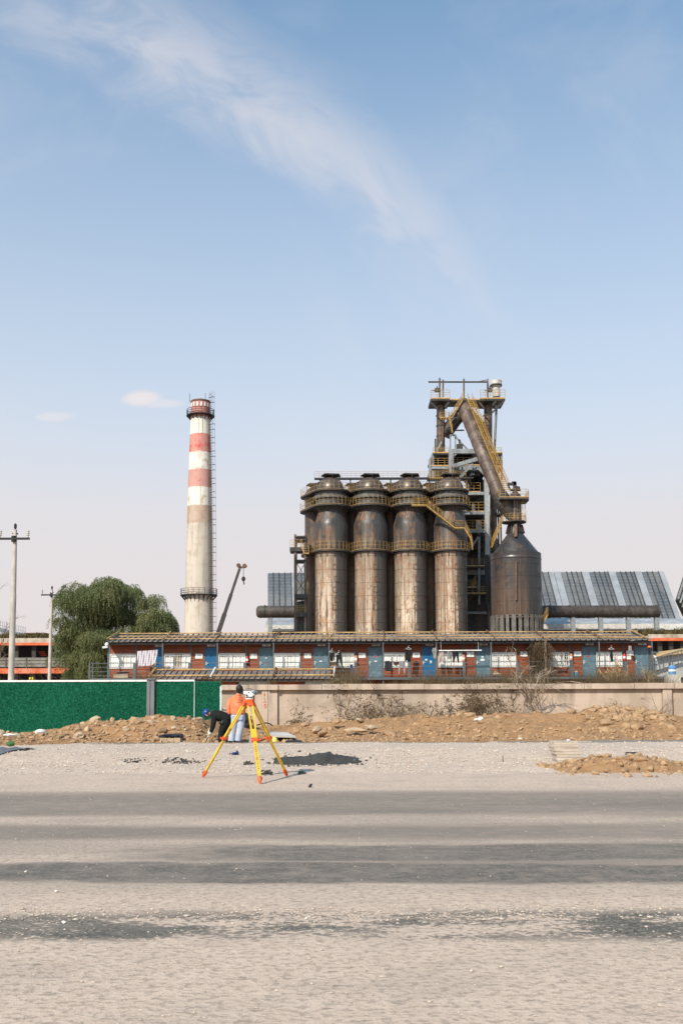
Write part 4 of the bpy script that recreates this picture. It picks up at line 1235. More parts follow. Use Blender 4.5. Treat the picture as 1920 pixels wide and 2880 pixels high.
m_board = M('whitened_board', (0.82, 0.80, 0.77), .6, var=.08, scale=1.3, dirt=((.52, .47, .40), .6, 1.2, (1, 1, .35)))
m_bars = M('grey_window_bar', (0.66, 0.64, 0.60), .5)
m_tan = M('tan_curtain', (0.42, 0.34, 0.26), .9, var=.2)
for i, (a_, c_) in enumerate(wins):
    x0, x1 = hx(a_), hx(c_)
    fb = MB(); t_ = .045
    fb.box(x0, x1, YH - .04, YH + .03, zW0, zW0 + t_); fb.box(x0, x1, YH - .04, YH + .03, zW1 - t_, zW1)
    fb.box(x0, x0 + t_, YH - .04, YH + .03, zW0 + t_, zW1 - t_); fb.box(x1 - t_, x1, YH - .04, YH + .03, zW0 + t_, zW1 - t_)
    for f in (.35, .5, .78): fb.box(x0 + (x1 - x0) * f - .02, x0 + (x1 - x0) * f + .02, YH - .025, YH + .03, zW0 + t_, zW1 - t_)
    w = fb.build('window', m_white, dorm)
    n = 3
    for j in range(n):
        f0, f1 = j / n, (j + 1) / n; u0_, u1_ = x0 + .03 + (x1 - x0 - .06) * f0, x0 + .03 + (x1 - x0 - .06) * f1
        if i == 8 and j == 2: mt = m_dark
        elif i == 1 and j == 1: mt = m_tan
        else: mt = m_board
        yy = YH + .03 + (.0 if mt is not m_dark else .06)
        MB().box(u0_ + .005, u1_ - .005, yy, yy + .02, zW0 + .02, zW1 - .02).build('pane', mt, w)
    bb = MB(); nb = 10
    for j in range(1, nb):
        xx = x0 + (x1 - x0) * j / nb; bb.bar((xx, YH - .07, zW0 + .03), (xx, YH - .07, zW1 - .03), .014)
    for zz_ in (.12, .5, .86): bb.bar((x0 + .02, YH - .08, zW0 + (zW1 - zW0) * zz_), (x1 - .02, YH - .08, zW0 + (zW1 - zW0) * zz_), .022)
    bb.build('window_bars', m_bars, w)
    if i == 8:
        q = MB()
        for j in range(5): 
            xx = x0 + (x1 - x0) * (.67 + .31 * j / 4); q.box(xx - .018, xx + .018, YH + .03, YH + .06, zW0 + .1, zW1 - .05)
        for zz_ in (.1, .4, .7): q.box(x0 + (x1 - x0) * .66, x1 - .05, YH + .03, YH + .06, zW0 + (zW1 - zW0) * zz_, zW0 + (zW1 - zW0) * zz_ + .035)
        q.build('glazing_bars', m_white, w)
for a_, c_, kd_ in doors:
    x0, x1 = hx(a_), hx(c_)
    fb = MB(); fb.box(x0, x0 + .05, YH - .03, YH + .06, zF2, zDt); fb.box(x1 - .05, x1, YH - .03, YH + .06, zF2, zDt); fb.box(x0 + .05, x1 - .05, YH - .03, YH + .06, zDt - .05, zDt)
    fb.build('door_frame', m_post, dorm)
    if kd_ != 'o':
        d = MB().box(x0 + .055, x1 - .055, YH - .005, YH + .04, zF2 + .02, zDt - .055).build('door', m_doorb if kd_ == 'b' else m_doorg, dorm)
        q = MB(); q.bar((x0 + .12, YH - .005, zF2 + 1.0), (x0 + .12, YH - .06, zF2 + 1.0), .03); q.bar((x0 + .11, YH - .06, zF2 + 1.0), (x0 + .26, YH - .06, zF2 + 1.0), .03); q.box(x0 + .09, x0 + .15, YH - .012, YH - .004, zF2 + .9, zF2 + 1.1)
        q.build('handle', m_white, d)
    p0 = (x0 + x1) / 2 + .05
    pl_ = MB().box(p0 - .27, p0 + .27, YH - .03, YH - .015, zDt + .05, zDt + .19).build('room_plate', m_white, dorm)
    q = MB()
    for j, gx_ in enumerate((-.18, -.10, -.02, .06, .15)):
        zc_ = zDt + .12
        if j == 1: q.box(p0 + gx_ - .02, p0 + gx_ + .02, YH - .034, YH - .031, zc_ - .01, zc_ + .01); continue
        q.box(p0 + gx_ - .025, p0 + gx_ - .01, YH - .034, YH - .031, zc_ - .05, zc_ + .05)
        if j in (2, 3): q.box(p0 + gx_ + .012, p0 + gx_ + .027, YH - .034, YH - .031, zc_ - .05, zc_ + .05); q.box(p0 + gx_ - .01, p0 + gx_ + .012, YH - .034, YH - .031, zc_ + .035, zc_ + .05)
    q.build('lettering', m_tape, pl_)
# stickers on doors
for px, py, w_, h_, mt in ((748, 1851, .10, .06, m_white), (749, 1864, .14, .07, m_red), (901, 1851, .12, .05, m_red), (902, 1860, .16, .07, m_white), (1055, 1847, .18, .07, m_red), (1056, 1860, .16, .07, m_white), (1198, 1856, .14, .09, m_white),
                           (1211, 1862, .12, .16, m_white), (1356, 1848, .14, .09, m_white), (1356, 1856, .26, .12, m_white), (1653, 1846, .20, .08, m_red)):
    c0 = at(px, py, YH); MB().box(c0.x - w_ / 2, c0.x + w_ / 2, YH - .012, YH - .007, c0.z - h_ / 2, c0.z + h_ / 2).build('sticker', mt, dorm)

# gallery posts and railing
posts = [304, 457, 611, 769, 925, 1077, 1227, 1381, 1532, 1685, 1834]
for px in posts:
    x_ = rx_(px); MB().box(x_ - .038, x_ + .038, YP - .04, YP + .04, FL, zE - .12).build('gallery_post', m_post, dorm)
for px in (380, 535, 690, 846, 1001, 1152, 1306, 1457, 1608, 1761):
    x_ = rx_(px); MB().box(x_ - .13, x_ + .05, YP - .05, YP + .05, zF2 + .02, zF2 + 1.0).build('rail_post', m_post, dorm)
ends = [rx_(252)] + [rx_(p_) for p_ in posts]
for i in range(len(ends) - 1):
    b = MB()
    for h_ in (.18, .45, .73, 1.0): b.bar((ends[i] + .06, YP, zF2 + h_), (ends[i + 1] - .06, YP, zF2 + h_), .035)
    if i == 0:
        b.bar((ends[0], YP, zF2), (ends[0], YP, zF2 + 1.02), .09); b.bar((ends[0] + .22, YP, zF2), (ends[0] + .22, YP, zF2 + 1.0), .05)
        for h_ in (.18, .45, .73, 1.0): b.bar((ends[0], YP, zF2 + h_), (ends[0], YH + 1, zF2 + h_), .035)
    b.build('railing', m_post, dorm)

# roof: one sheet per rib
RS = .368


def roof_run(parent, x0, x1, ye, ze_, yr, zr_, back=None):
    n = int((x1 - x0) / RS)
    proto = None
    for i in range(n):
        xa = x0 + i * RS
        if proto is None:
            b = MB(); th = .03
            pr = [(0, 0), (.018, .10), (.06, .10), (.078, 0), (RS - .012, 0)]
            dirv = Vector((0, ye - yr, ze_ - zr_)); 
            top_ = [Vector((xa + u_, yr, zr_ + w_)) for u_, w_ in pr]; bot = [v_ + dirv for v_ in top_]
            vs = top_ + bot + [v_ - Vector((0, 0, th)) for v_ in top_] + [v_ - Vector((0, 0, th)) for v_ in bot]
            m_ = len(pr); fs = []
            for j in range(m_ - 1):
                fs += [(j, j + 1, m_ + j + 1, m_ + j), (2 * m_ + j + 1, 2 * m_ + j, 3 * m_ + j, 3 * m_ + j + 1), (m_ + j, m_ + j + 1, 3 * m_ + j + 1, 3 * m_ + j), (j + 1, j, 2 * m_ + j, 2 * m_ + j + 1)]
            b.add(vs, fs); proto = b.build('roof_sheet', m_roof, parent); x_first = xa
        else: dup_mesh(proto, (xa - x_first, 0, 0))
    if back:
        MB().slab([(x0, yr, zr_ - .01), (x1, yr, zr_ - .01), (x1, back[0], back[1]), (x0, back[0], back[1])], (0, 0, -.04)).build('rear_slope', m_roof, parent)


xrl, xrr = at(300, 1800, YE_).x, at(1836, 1795, YE_).x
roof_run(dorm, xrl, xrr, YE_, zE, YR_, zR, (71.6, 4.95))
MB().box(xrl + .1, xrr - .1, YE_ + .26, YE_ + .34, zE - .2, zE - .06).build('eave_beam', m_post, dorm)
MB().box(xrl + .1, xrr - .1, YE_ + .2, YH + .2, zE - .12, zE - .08).build('soffit', m_steeld, dorm)


def rz(y, ye=YE_, ze_=zE, yr=YR_, zr_=zR): return ze_ + (zr_ - ze_) * (y - ye) / (yr - ye)


for y_, x0, x1, r_ in ((YR_ - .05, xrl, xrr, .040), (66.55, xrl + .5, rx_(610), .032), (66.55, rx_(770), rx_(1100), .03), (66.5, rx_(1110), xrr - 1.0, .032), (66.9, rx_(612), rx_(760), .028), (65.35, xrl + .1, xrr - .3, .036)):
    b = MB(); n = int((x1 - x0) / 3.4) + 1
    pts = [(x0 + (x1 - x0) * i / n, y_, rz(y_) + .12 + rnd.uniform(-.015, .03)) for i in range(n + 1)]
    b.path(pts, r_, 6); b.build('roof_pipe', m_batten, dorm)
for i, px in enumerate((300.5, 457, 606, 770, 926, 1079, 1226, 1390, 1527, 1685, 1811)):
    x_ = at(px, 1795, YE_).x; b = MB()
    b.path([(x_, YE_ + .1, rz(YE_ + .1) + .2), (x_ + .06, 66.6, rz(66.6) + .22), (x_ + rnd.uniform(-.1, .25), YR_ + .05, zR + .24)], .045, 6)
    b.build('tie_pipe', m_batten if i in (0, 1, 4, 10) else m_rust, dorm)
MB().box(xrl, xrl + .12, YE_, YR_, zE - .25, zE - .12).build('gable_beam', m_batten, dorm)
# lower canopy and the ground-floor rooms beneath it
anx = thing('canopy_annex', 'low ribbed canopy over white slatted ground floor windows, in front of the dormitory', 'annex', (hx(680), 63, FL))
YA0, YA1 = 62.7, 64.6; zA0, zA1 = H + 42 * YA0 / F, H + 63 * YA1 / F
ax0, ax1 = at(418, 1900, YA0).x, at(938, 1900, YA0).x
roof_run(anx, ax0, ax1, YA0, zA0, YA1, zA1)
for y_, m_ in ((YA1 - .02, m_batten), (YA0 + .35, m_batten)):
    z_ = zA0 + (zA1 - zA0) * (y_ - YA0) / (YA1 - YA0) + .11; b = MB(); b.tube((ax0 - .1, y_, z_), (ax1 + .1, y_, z_), .05, n=6); b.build('roof_pipe', m_, anx)
for px, m_ in ((419, m_batten), (592, m_white), (768, m_rust), (938, m_white)):
    x_ = at(px, 1900, YA0).x; b = MB(); b.path([(x_, YA0 + .05, zA0 + .16), (x_ + .05, YA1 + .05, zA1 + .22)], .06, 6); b.build('tie_pipe', m_, anx)
MB().box(ax0, ax1, YA0 + .12, YA0 + .22, zA0 - .2, zA0 - .05).build('eave_beam', m_steeld, anx)
YQ = 63.4
zq = zA0 + .02
for x0, x1, nm in ((400, 624, 'w'), (624, 664, 'w'), (672, 760, 'v'), (766, 850, 'w'), (858, 936, 'v')):
    xa, xb_ = at(x0, 1920, YQ).x, at(x1, 1920, YQ).x
    if nm == 'w': MB().box(xa, xb_, YQ, YQ + .1, FL, zq).build('wall_panel', M('orange_siding', (0.40, 0.105, 0.035), .6, var=.2, stretch=(1, 1, 5)) if 'orange_siding' not in bpy.data.materials else bpy.data.materials['orange_siding'], anx)
    else:
        w = MB().box(xa, xb_, YQ + .03, YQ + .1, FL, zq).build('window', m_white, anx)
        b = MB(); z = .9
        while z < zq - .05: b.box(xa + .05, (xa + xb_) / 2 - .03, YQ + .0, YQ + .03, z, z + .055); b.box((xa + xb_) / 2 + .03, xb_ - .05, YQ + .0, YQ + .03, z, z + .055); z += .085
        b.build('slats', m_board, w)
        b = MB(); 
        for xx in (xa + .02, (xa + xb_) / 2, xb_ - .02): b.box(xx - .025, xx + .025, YQ - .015, YQ + .03, .8, zq)
        b.build('frame', m_white, w)
for px in (668, 763, 854, 937):
    x_ = at(px, 1920, YQ).x; MB().box(x_ - .07, x_ + .07, YQ - .03, YQ + .1, FL, zq).build('wall_post', m_post, anx)

# ------------------------------------------------------------------ concrete wall
YWL = 36.0
cw = thing('concrete_wall', 'long stained concrete boundary wall with coping, running behind the soil bank', 'wall', (4, YWL, 0), kind='thing')


def wx(px): return at(px, 1930, YWL).x


zc0, zc1 = 1.70, 1.90
WE = 16.0
cuts = [wx(600), wx(736), wx(781), wx(1130), wx(1500), wx(1860), wx(1891), WE]
for i in range(len(cuts) - 1):
    a_, c_ = cuts[i] + .006, cuts[i + 1] - .006
    if i in (1, 5):
        mid_ = wx(755) if i == 1 else c_ - .04
        MB().box(a_, mid_ - .015, YWL - .10, YWL + .2, -.2, zc0).build('pilaster', m_wall, cw)
        if i == 1: MB().box(mid_ + .015, c_, YWL - .10, YWL + .2, -.2, zc0).build('pilaster', m_wall, cw)
    else: MB().box(a_, c_, YWL, YWL + .2, -.2, zc0).build('wall_section', m_wall, cw)
ccuts = [wx(600), wx(700), wx(754), wx(783), wx(905), wx(1050), wx(1192), wx(1340), wx(1490), wx(1640), wx(1780), wx(1893), WE]
for i in range(len(ccuts) - 1):
    f = .22 if 3 > i >= 2 else .16
    z_ = zc1 + rnd.uniform(-.012, .012)
    MB().box(ccuts[i] + .008, ccuts[i + 1] - .008, YWL - f, YWL + .3, zc0 + .004, z_).build('coping', m_wall, cw)
q = MB()
for j, (dx_, dz_, w_, h_) in enumerate(((0, 1.53, .035, .10), (-.01, 1.40, .05, .02), (.01, 1.345, .05, .02), (.03, 1.28, .03, .06), (-.02, 1.26, .02, .05), (.02, 1.17, .04, .06), (-.02, 1.15, .02, .03), (.05, 1.10, .02, .07), (.01, 1.07, .07, .02))):
    x_ = wx(744.5) + dx_; q.box(x_ - w_ / 2, x_ + w_ / 2, YWL - .106, YWL - .101, dz_ - h_ / 2, dz_ + h_ / 2)
q.build('lettering', m_red, cw)

# ------------------------------------------------------------------ green site hoarding
YF = 32.0
hf = thing('green_hoarding', 'site hoarding faced with dark green artificial turf, grey post and white cap', 'fence', (-7, YF, 0), kind='thing')


def fx(px): return at(px, 1960, YF).x


zf0, zf1 = .0, at(300, 1918, YF).z
for px0, px1, cap in ((-150, 415, 1), (436, 546.5, 1), (548.5, 621, 0)):
    x0, x1 = fx(px0), fx(px1)
    p_ = MB().box(x0, x1, YF, YF + .05, zf0, zf1).build('turf_panel', m_turf, hf)
    b = MB(); n = int((x1 - x0) * 2 * 1500)
    for _ in range(n):
        x_, z_ = rnd.uniform(x0 + .01, x1 - .01), rnd.uniform(.05, zf1 - .01); a_ = rnd.uniform(0, 6.28); l_ = rnd.uniform(.025, .055)
        ex, ez = math.cos(a_) * l_, math.sin(a_) * l_; w_ = .011
        b.add([(x_ - ez / l_ * w_, YF - .002, z_ + ex / l_ * w_), (x_ + ez / l_ * w_, YF - .002, z_ - ex / l_ * w_), (x_ + ex, YF - rnd.uniform(.015, .05), z_ + ez)], [(0, 1, 2)])
    stuff(b.build('turf_blades', m_turf, p_))
    if cap: MB().box(x0, x1, YF - .03, YF + .08, zf1 + .003, zf1 + .06).build('cap_rail', m_white, hf)
MB().box(fx(547) - .012, fx(547) + .012, YF - .05, YF + .04, zf0, zf1).build('joint_strip', M('pale_joint', (.45, .5, .47), .6), hf)
b = MB(); xa, xb_ = fx(414), fx(435); b.box(xa, xa + (xb_ - xa) * .42, YF - .1, YF + .1, zf0, zf1 + .06); b.box(xa + (xb_ - xa) * .42, xa + (xb_ - xa) * .5, YF - .07, YF + .1, zf0, zf1 + .06); b.box(xa + (xb_ - xa) * .5, xb_, YF - .1, YF + .1, zf0, zf1 + .06)
b.build('post', m_grey, hf); MB().box(xa - .03, xb_ + .03, YF - .13, YF + .13, zf1 + .062, zf1 + .1).build('post_cap', m_grey, hf)
MB().box(fx(618.5), fx(623), YF - .02, YF + .05, .2, at(620, 1931, YF).z).build('end_post', m_white, hf)
pv = thing('pipe_stub', 'short pale pipe end sticking out beside the end of the green hoarding', 'pipe', tuple(at(634, 1995, 33)))
MB().tube(at(622, 1996, 33), at(641, 1995, 33), .042, n=12).build('tube', m_concrete, pv, True)
MB().box(at(622, 1996, 33).x - .05, at(622, 1996, 33).x + .02, 32.9, 33.1, .2, at(622, 1992, 33).z + .06).build('bracket', m_grey, pv)

# ------------------------------------------------------------------ concrete poles
def pole(px, ptop, Y, r0, r1, arm_py, ax0_, ax1_, label):
    base = at(px, 1913, Y); x_ = base.x
    o = thing('utility_pole', label, 'utility pole', (x_, Y, -.3), 'concrete poles behind the hoarding')
    lean = at(px, 1913, Y); tp = at(px + (1913 - ptop) * .0285, ptop, Y)
    bot = lean + (lean - tp) * ((lean.z + .3) / (tp.z - lean.z))
    cut = bot + (tp - bot) * .66
    MB().path([bot, cut], [r0, r0 * .8 + r1 * .2], 20).build('lower_section', m_concrete, o, True)
    MB().path([cut, tp - Vector((0, 0, .3))], [r0 * .74 + r1 * .2, r1], 20).build('upper_section', m_concrete, o, True)
    f = (1913 - arm_py) / (1913 - ptop); c0 = lean + (tp - lean) * f
    a0, a1 = at(ax0_, arm_py, Y).x, at(ax1_, arm_py, Y).x
    MB().box(a0, a1, Y - r1 - .10, Y - r1 - .02, c0.z - .05, c0.z + .05).build('crossarm', m_iron, o)
    q = MB(); q.path([c0 + Vector((-.03, -r1 - .0, -.14)), c0 + Vector((-.03, -r1, .14))], r1 + .03, 14); q.build('clamp', m_iron, o)
    for xx in (a0 + .08, a1 - .08):
        zz = c0.z + .06
        MB().lathe([(.03, zz), (.03, zz + .08), (.07, zz + .10), (.05, zz + .15), (.075, zz + .19), (.05, zz + .24), (.07, zz + .29), (.04, zz + .36), (.01, zz + .38)], xx, Y - r1 - .06, 14).build('insulator', m_concrete, o, True)
    q = MB(); zz = tp.z - .3
    q.lathe([(.04, zz - .2), (.04, zz + .05), (.08, zz + .08), (.05, zz + .14), (.08, zz + .19), (.03, zz + .3)], tp.x, Y, 12); q.box(tp.x - .13, tp.x + .13, Y - .05, Y + .05, zz - .22, zz - .17); q.build('top_insulator', m_iron, o, True)
    return o


pole(31, 1472, 47, .145, .085, 1517, -1, 86, 'near thick concrete utility pole behind the left part of the hoarding')
pole(139, 1648, 75, .135, .07, 1674, 117, 172, 'slimmer concrete utility pole standing beside the willow')

# ------------------------------------------------------------------ orange halls
m_oldfascia = M('stained_fascia', (0.44, 0.38, 0.31), .9, var=.2, dirt=((.2, .15, .1), .7, .5, (1, 1, .4)))
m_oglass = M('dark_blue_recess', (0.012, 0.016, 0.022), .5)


def weeds(mb, p0, p1, depth, n, h0, h1, r, w=.012, lean=.35):
    for _ in range(n):
        x_, y_ = r.uniform(p0, p1), r.uniform(*depth[:2]); z0 = depth[2]; h_ = r.uniform(h0, h1) * (.55 + .9 * vnoise(np.array([x_ * 1.3]), np.array([3.3]), 5)[0])
        lx, ly = r.gauss(0, lean) * h_, r.gauss(0, lean) * h_; a_ = r.uniform(0, 3.14); cx_, cy_ = math.cos(a_) * w, math.sin(a_) * w
        m_ = (x_ + lx * .3, y_ + ly * .3, z0 + h_ * .6)
        mb.add([(x_ - cx_, y_ - cy_, z0), (x_ + cx_, y_ + cy_, z0), (m_[0] + cx_ * .8, m_[1] + cy_ * .8, m_[2]), (m_[0] - cx_ * .8, m_[1] - cy_ * .8, m_[2]), (x_ + lx, y_ + ly, z0 + h_)], [(0, 1, 2, 3), (3, 2, 4)])


m_weed = mat_leaf('roof_weed', (0.10, 0.085, 0.03), (0.16, 0.12, 0.05), (0.20, 0.13, 0.06))
m_brush = mat_leaf('dead_brush', (0.10, 0.072, 0.038), (0.165, 0.115, 0.06), (0.24, 0.165, 0.09))


def hall(px0, px1, Y, ys_, label, left=True):
    x0, x1 = at(px0, 1800, Y).x, at(px1, 1800, Y).x
    o = thing('orange_hall', label, 'industrial hall', ((x0 + x1) / 2, Y, -.3))
    z = [at(100 if left else 1870, v, Y).z for v in ys_]
    MB().box(x0, x1, Y + .1, Y + 14, z[0] - .25, z[0]).build('roof', m_oldfascia, o)
    MB().box(x0, x1, Y - .15, Y + .09, z[1], z[0] + .15).build('fascia', m_oldfascia, o)
    MB().box(x0, x1, Y - .3, Y + .09, z[2], z[1] - .01).build('upper_beam', m_orange, o)
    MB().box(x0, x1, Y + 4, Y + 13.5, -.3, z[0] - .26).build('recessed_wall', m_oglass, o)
    MB().box(x0, x1, Y - .3, Y + 3.9, z[4], z[3]).build('lower_beam', m_orange, o)
    n = 6
    for i in range(n + 1):
        xx = x0 + (x1 - x0) * (i + .15) / n; MB().box(xx - .22, xx + .22, Y + .3, Y + .7, -.3, z[2] - .01).build('column', m_steeld, o)
    if left:
        xx = at(162, 1860, Y).x; MB().box(xx - .15, xx + .15, Y - .12, Y + .2, z[4], z[2] - 2.0).build('column', m_orange, o)
        for k in range(3):
            zz = z[3] + .15 + k * .36; MB().box(x0, x1, Y - .18, Y - .12, zz, zz + .30).build('parapet_board', M('weathered_board', (.22, .20, .175), .9, var=.25, dirt=((.1, .08, .06), .6, .8, (1, 1, 1))) if 'weathered_board' not in bpy.data.materials else bpy.data.materials['weathered_board'], o)
        for px in (18, 76, 135, 190): xx = at(px, 1860, Y).x; MB().box(xx - .05, xx + .05, Y - .24, Y - .19, z[3], z[3] + 1.25).build('parapet_post', m_steelb, o)
        a_, c_ = at(106, 1846, Y + 3.8), at(125, 1831, Y + 3.8)
        for i in range(3):
            for j in range(3):
                w_ = (c_.x - a_.x) / 3; h_ = (c_.z - a_.z) / 3
                MB().box(a_.x + w_ * i + .04 + .12 * (2 - j), a_.x + w_ * (i + 1) - .02 + .12 * (2 - j), Y + 3.9, Y + 3.95, a_.z + h_ * j + .03, a_.z + h_ * (j + 1) - .03).build('orange_panel', m_orange, o)
    b = MB(); weeds(b, x0, x1, (Y, Y + 4, z[0] - .02), int((x1 - x0) * 190), .35, .9, random.Random(3), .07)
    gr = stuff(b.build('roof_weeds', m_weed, o))
    return o


oh = hall(-60, 232, 110, (1799, 1808, 1815.5, 1880, 1894.5), 'open orange-beamed hall with weeds on its roof, left behind the willow')
hall(1822, 2010, 110, (1788, 1795, 1803, 1885, 1897), 'orange-beamed hall with weedy roof, right of the dormitory', False)
bh = thing('brick_hut', 'small reddish brick hut on the roof of the left orange hall', 'hut', (at(99, 1785, 114).x, 114, at(99, 1797, 114).z))
a_, c_ = at(73, 1796, 114), at(125, 1780, 114)
MB().box(a_.x, c_.x, 114, 117, a_.z - .2, c_.z - .12).build('wall', M('old_brick', (.20, .085, .055), .9, var=.25, scale=3), bh); MB().box(a_.x - .1, c_.x + .1, 113.8, 117.2, c_.z - .118, c_.z).build('roof', m_rust, bh)
cv = thing('conveyor_bridge', 'far blue grey conveyor bridge with handrails sloping down to the left hall', 'conveyor', (at(0, 1780, 150).x, 150, 0))
A, B = at(-60, 1756, 150), at(74, 1790, 150)
MB().bar(A, B, 1.5, .55, (0, 0, 1)).build('deck', M('blue_grey_far', (.14, .17, .20), .6), cv)
b = MB()
for i in range(22):
    c0 = A + (B - A) * (i / 21); b.bar(c0 + Vector((0, -.6, 0)), c0 + Vector((0, -.6, 1.3)), .06)
for h_ in (.7, 1.3): b.bar(A + Vector((0, -.6, h_)), B + Vector((0, -.6, h_)), .05)
b.build('handrail', m_steelg, cv)
q = MB(); 
for px in (-40, 40): c0 = at(px, 1786, 150); q.box(c0.x - .2, c0.x + .2, 149.8, 150.2, -.3, A.z + (B.z - A.z) * (px + 60) / 134 - .2)
q.build('leg', m_steelg, cv)
ys = thing('warning_sign', 'small yellow warning sign with black marks at the foot of the left hall', 'sign', (at(87.5, 1913, 100).x, 100, -.3))
a_, c_ = at(82, 1915, 100), at(93.5, 1905, 100)
MB().box(a_.x, c_.x, 99.95, 100, a_.z, c_.z).build('board', M('sign_yellow', (.75, .6, .03), .5), ys)
q = MB()
for u_, v_ in ((.3, .3), (.5, .55), (.7, .3), (.5, .75)): q.box(a_.x + (c_.x - a_.x) * u_ - .03, a_.x + (c_.x - a_.x) * u_ + .03, 99.935, 99.946, a_.z + (c_.z - a_.z) * v_ - .07, a_.z + (c_.z - a_.z) * v_ + .07)
q.build('marks', m_tape, ys); MB().box((a_.x + c_.x) / 2 - .03, (a_.x + c_.x) / 2 + .03, 100.001, 100.05, -.3, a_.z + .2).build('post', m_steeld, ys)

# things at the right end of the hostel
rs = thing('low_shed', 'low grey shed with weathered yellow roof edge right of the dormitory', 'shed', (at(1890, 1850, 72).x, 72, -.3))
a_, c_ = at(1843, 1842, 72), at(1990, 1820, 72)
MB().slab([at(1843, 1843, 71.5), at(1990, 1824, 71.5), at(1990, 1814, 75), at(1848, 1834, 75)], (0, 0, -.12)).build('roof', m_batten, rs)
MB().slab([at(1846, 1846, 72), at(1990, 1829, 72), at(1990, 1905, 72), at(1846, 1905, 72)], (0, 2.5, 0)).build('wall', M('pale_shed_panel', (.42, .42, .41), .8, var=.15, dirt=((.25, .24, .22), .6, .8, (1, 1, .5))), rs)
wc = thing('white_cabinet', 'tall white cabinet at the right end of the gallery', 'cabinet', (at(1835, 1870, 67.5).x, 67.5, zF2))
a_, c_ = at(1825, 1872, 67.5), at(1845, 1836, 67.5)
MB().box(a_.x, c_.x, 67.5, 68.2, zF2 - .1, c_.z).build('body', m_white, wc); MB().slab([at(1824, 1832, 67.3), at(1852, 1836, 67.3), at(1852, 1835, 68.6), at(1824, 1831, 68.6)], (0, 0, -.06)).build('roof', m_post, wc)
MB().box(a_.x + .05, c_.x - .05, 67.47, 67.498, zF2 + .3, c_.z - .1).build('door', m_board, wc)
es = thing('end_stair', 'grey outside stair with railing at the right end of the dormitory gallery', 'stair', (at(1870, 1900, 65).x, 65, -.3))
b = MB(); rl = MB()
for dy in (0, 1.1):
    b.bar(at(1829, 1899, 65) + Vector((0, dy, 0)), at(1935, 1866, 65) + Vector((0, dy, 0)), .07, .22)
    for h_ in (.5, .95): rl.bar(at(1829, 1899, 65) + Vector((0, dy, h_)), at(1935, 1866, 65) + Vector((0, dy, h_)), .045)
    for i in range(5):
        c0 = at(1829 + i * 26, 1899 - i * 8.1, 65) + Vector((0, dy, 0)); rl.bar(c0, c0 + Vector((0, 0, .95)), .05)
for i in range(9): c0 = at(1832 + i * 11.5, 1898 - i * 3.6, 65); b.bar(c0, c0 + Vector((0, 1.1, 0)), .25, .04)
b.build('flight', m_post, es); rl.build('railing', m_post, es)
q = MB(); q.box(at(1880, 1880, 65).x - .04, at(1880, 1880, 65).x + .04, 64.6, 64.7, -.3, at(1880, 1861, 65).z); q.bar((rx_(1834), 64.65, zF2 + 1.0), at(1880, 1860, 64.65), .045); q.build('landing_rail', m_post, es)
bd = thing('blue_drum', 'light blue plastic drum with white band beside the end stair', 'drum', (at(1890, 1895, 62).x, 62, at(1890, 1898, 62).z))
c0 = at(1890, 1898, 62); MB().lathe([(.2, c0.z), (.22, c0.z + .05), (.23, c0.z + .3), (.22, c0.z + .5), (.15, c0.z + .56), (.06, c0.z + .6)], c0.x, 62, 20).build('drum', M('drum_blue', (.12, .28, .50), .45), bd, True)
MB().lathe([(.232, c0.z + .2), (.236, c0.z + .21), (.236, c0.z + .31), (.232, c0.z + .32)], c0.x, 62, 20).build('band', m_white, bd)
MB().box(c0.x - .4, c0.x + .4, 61.6, 62.4, -.3, c0.z - .003).build('plinth', m_concrete, bd)
ol = thing('red_lamp', 'orange red lamp hanging under the right eave of the dormitory', 'lamp', tuple(at(1826, 1820, 64.9)))
c0 = at(1826, 1820, 64.9); MB().ball(tuple(c0), .14, sc=(1, .8, .6)).build('shade', m_orange, ol, True); MB().tube(c0, c0 + Vector((-.05, .2, zE - c0.z - .1)), .015, n=5).build('cord', m_tape, ol)
sc_ = thing('security_camera', 'white security camera on the left corner post of the dormitory', 'camera', tuple(at(300, 1815, 64.9)))
c0 = at(300, 1815, 64.85); q = MB(); q.ball(tuple(c0 + Vector((0, 0, .05))), .13); q.build('dome', m_white, sc_, True); q = MB(); q.bar(c0 + Vector((-.25, -.1, -.15)), c0 + Vector((.05, .0, -.1)), .13); q.build('body', m_white, sc_); MB().bar(c0, c0 + Vector((.1, .2, 0)), .07).build('arm', m_post, sc_)

# notices and extinguishers on the hostel wall
nots = [(549, 1839, 570, 1853, 'blank white notice left of the second bright blue door'), (703, 1839, 723, 1853, 'white notice beside the red fire extinguisher, left part of the dormitory'), (855, 1838, 875, 1852, 'white notice left of the grey blue door above the canopy end'),
        (1008, 1837, 1028, 1851, 'white notice right of the pale red extinguisher near the hanging black trousers'), (1160, 1836, 1180, 1850, 'white notice left of the bright blue door in the middle of the row'), (1312, 1834, 1332, 1848, 'white notice right of the white washing pole'),
        (1463, 1833, 1482, 1847, 'white notice left of the dark doorway hung with dead vines'), (1613, 1832, 1633, 1846, 'white notice right of the window with bared panes'), (1761, 1830, 1780, 1844, 'upper white notice beside the last door on the right'),
        (1761, 1846, 1773, 1855, 'smaller white notice under another by the last door')]
for i, (x0, y0, x1, y1, lab) in enumerate(nots):
    a_, c_ = at(x0, y1, YH), at(x1, y0, YH)
    o = thing('notice_board', lab, 'notice', ((a_.x + c_.x) / 2, YH - .02, a_.z), 'white notices on the dormitory wall')
    MB().box(a_.x, c_.x, YH - .045, YH - .014, a_.z, c_.z).build('sheet', m_white, o)
    q = MB()
    for j in range(4): q.box(a_.x + .06, c_.x - .06 - .08 * (j == 3), YH - .048, YH - .0452, a_.z + (c_.z - a_.z) * (.25 + .17 * j), a_.z + (c_.z - a_.z) * (.25 + .17 * j) + .012)
    q.build('faint_print', m_bars, o)
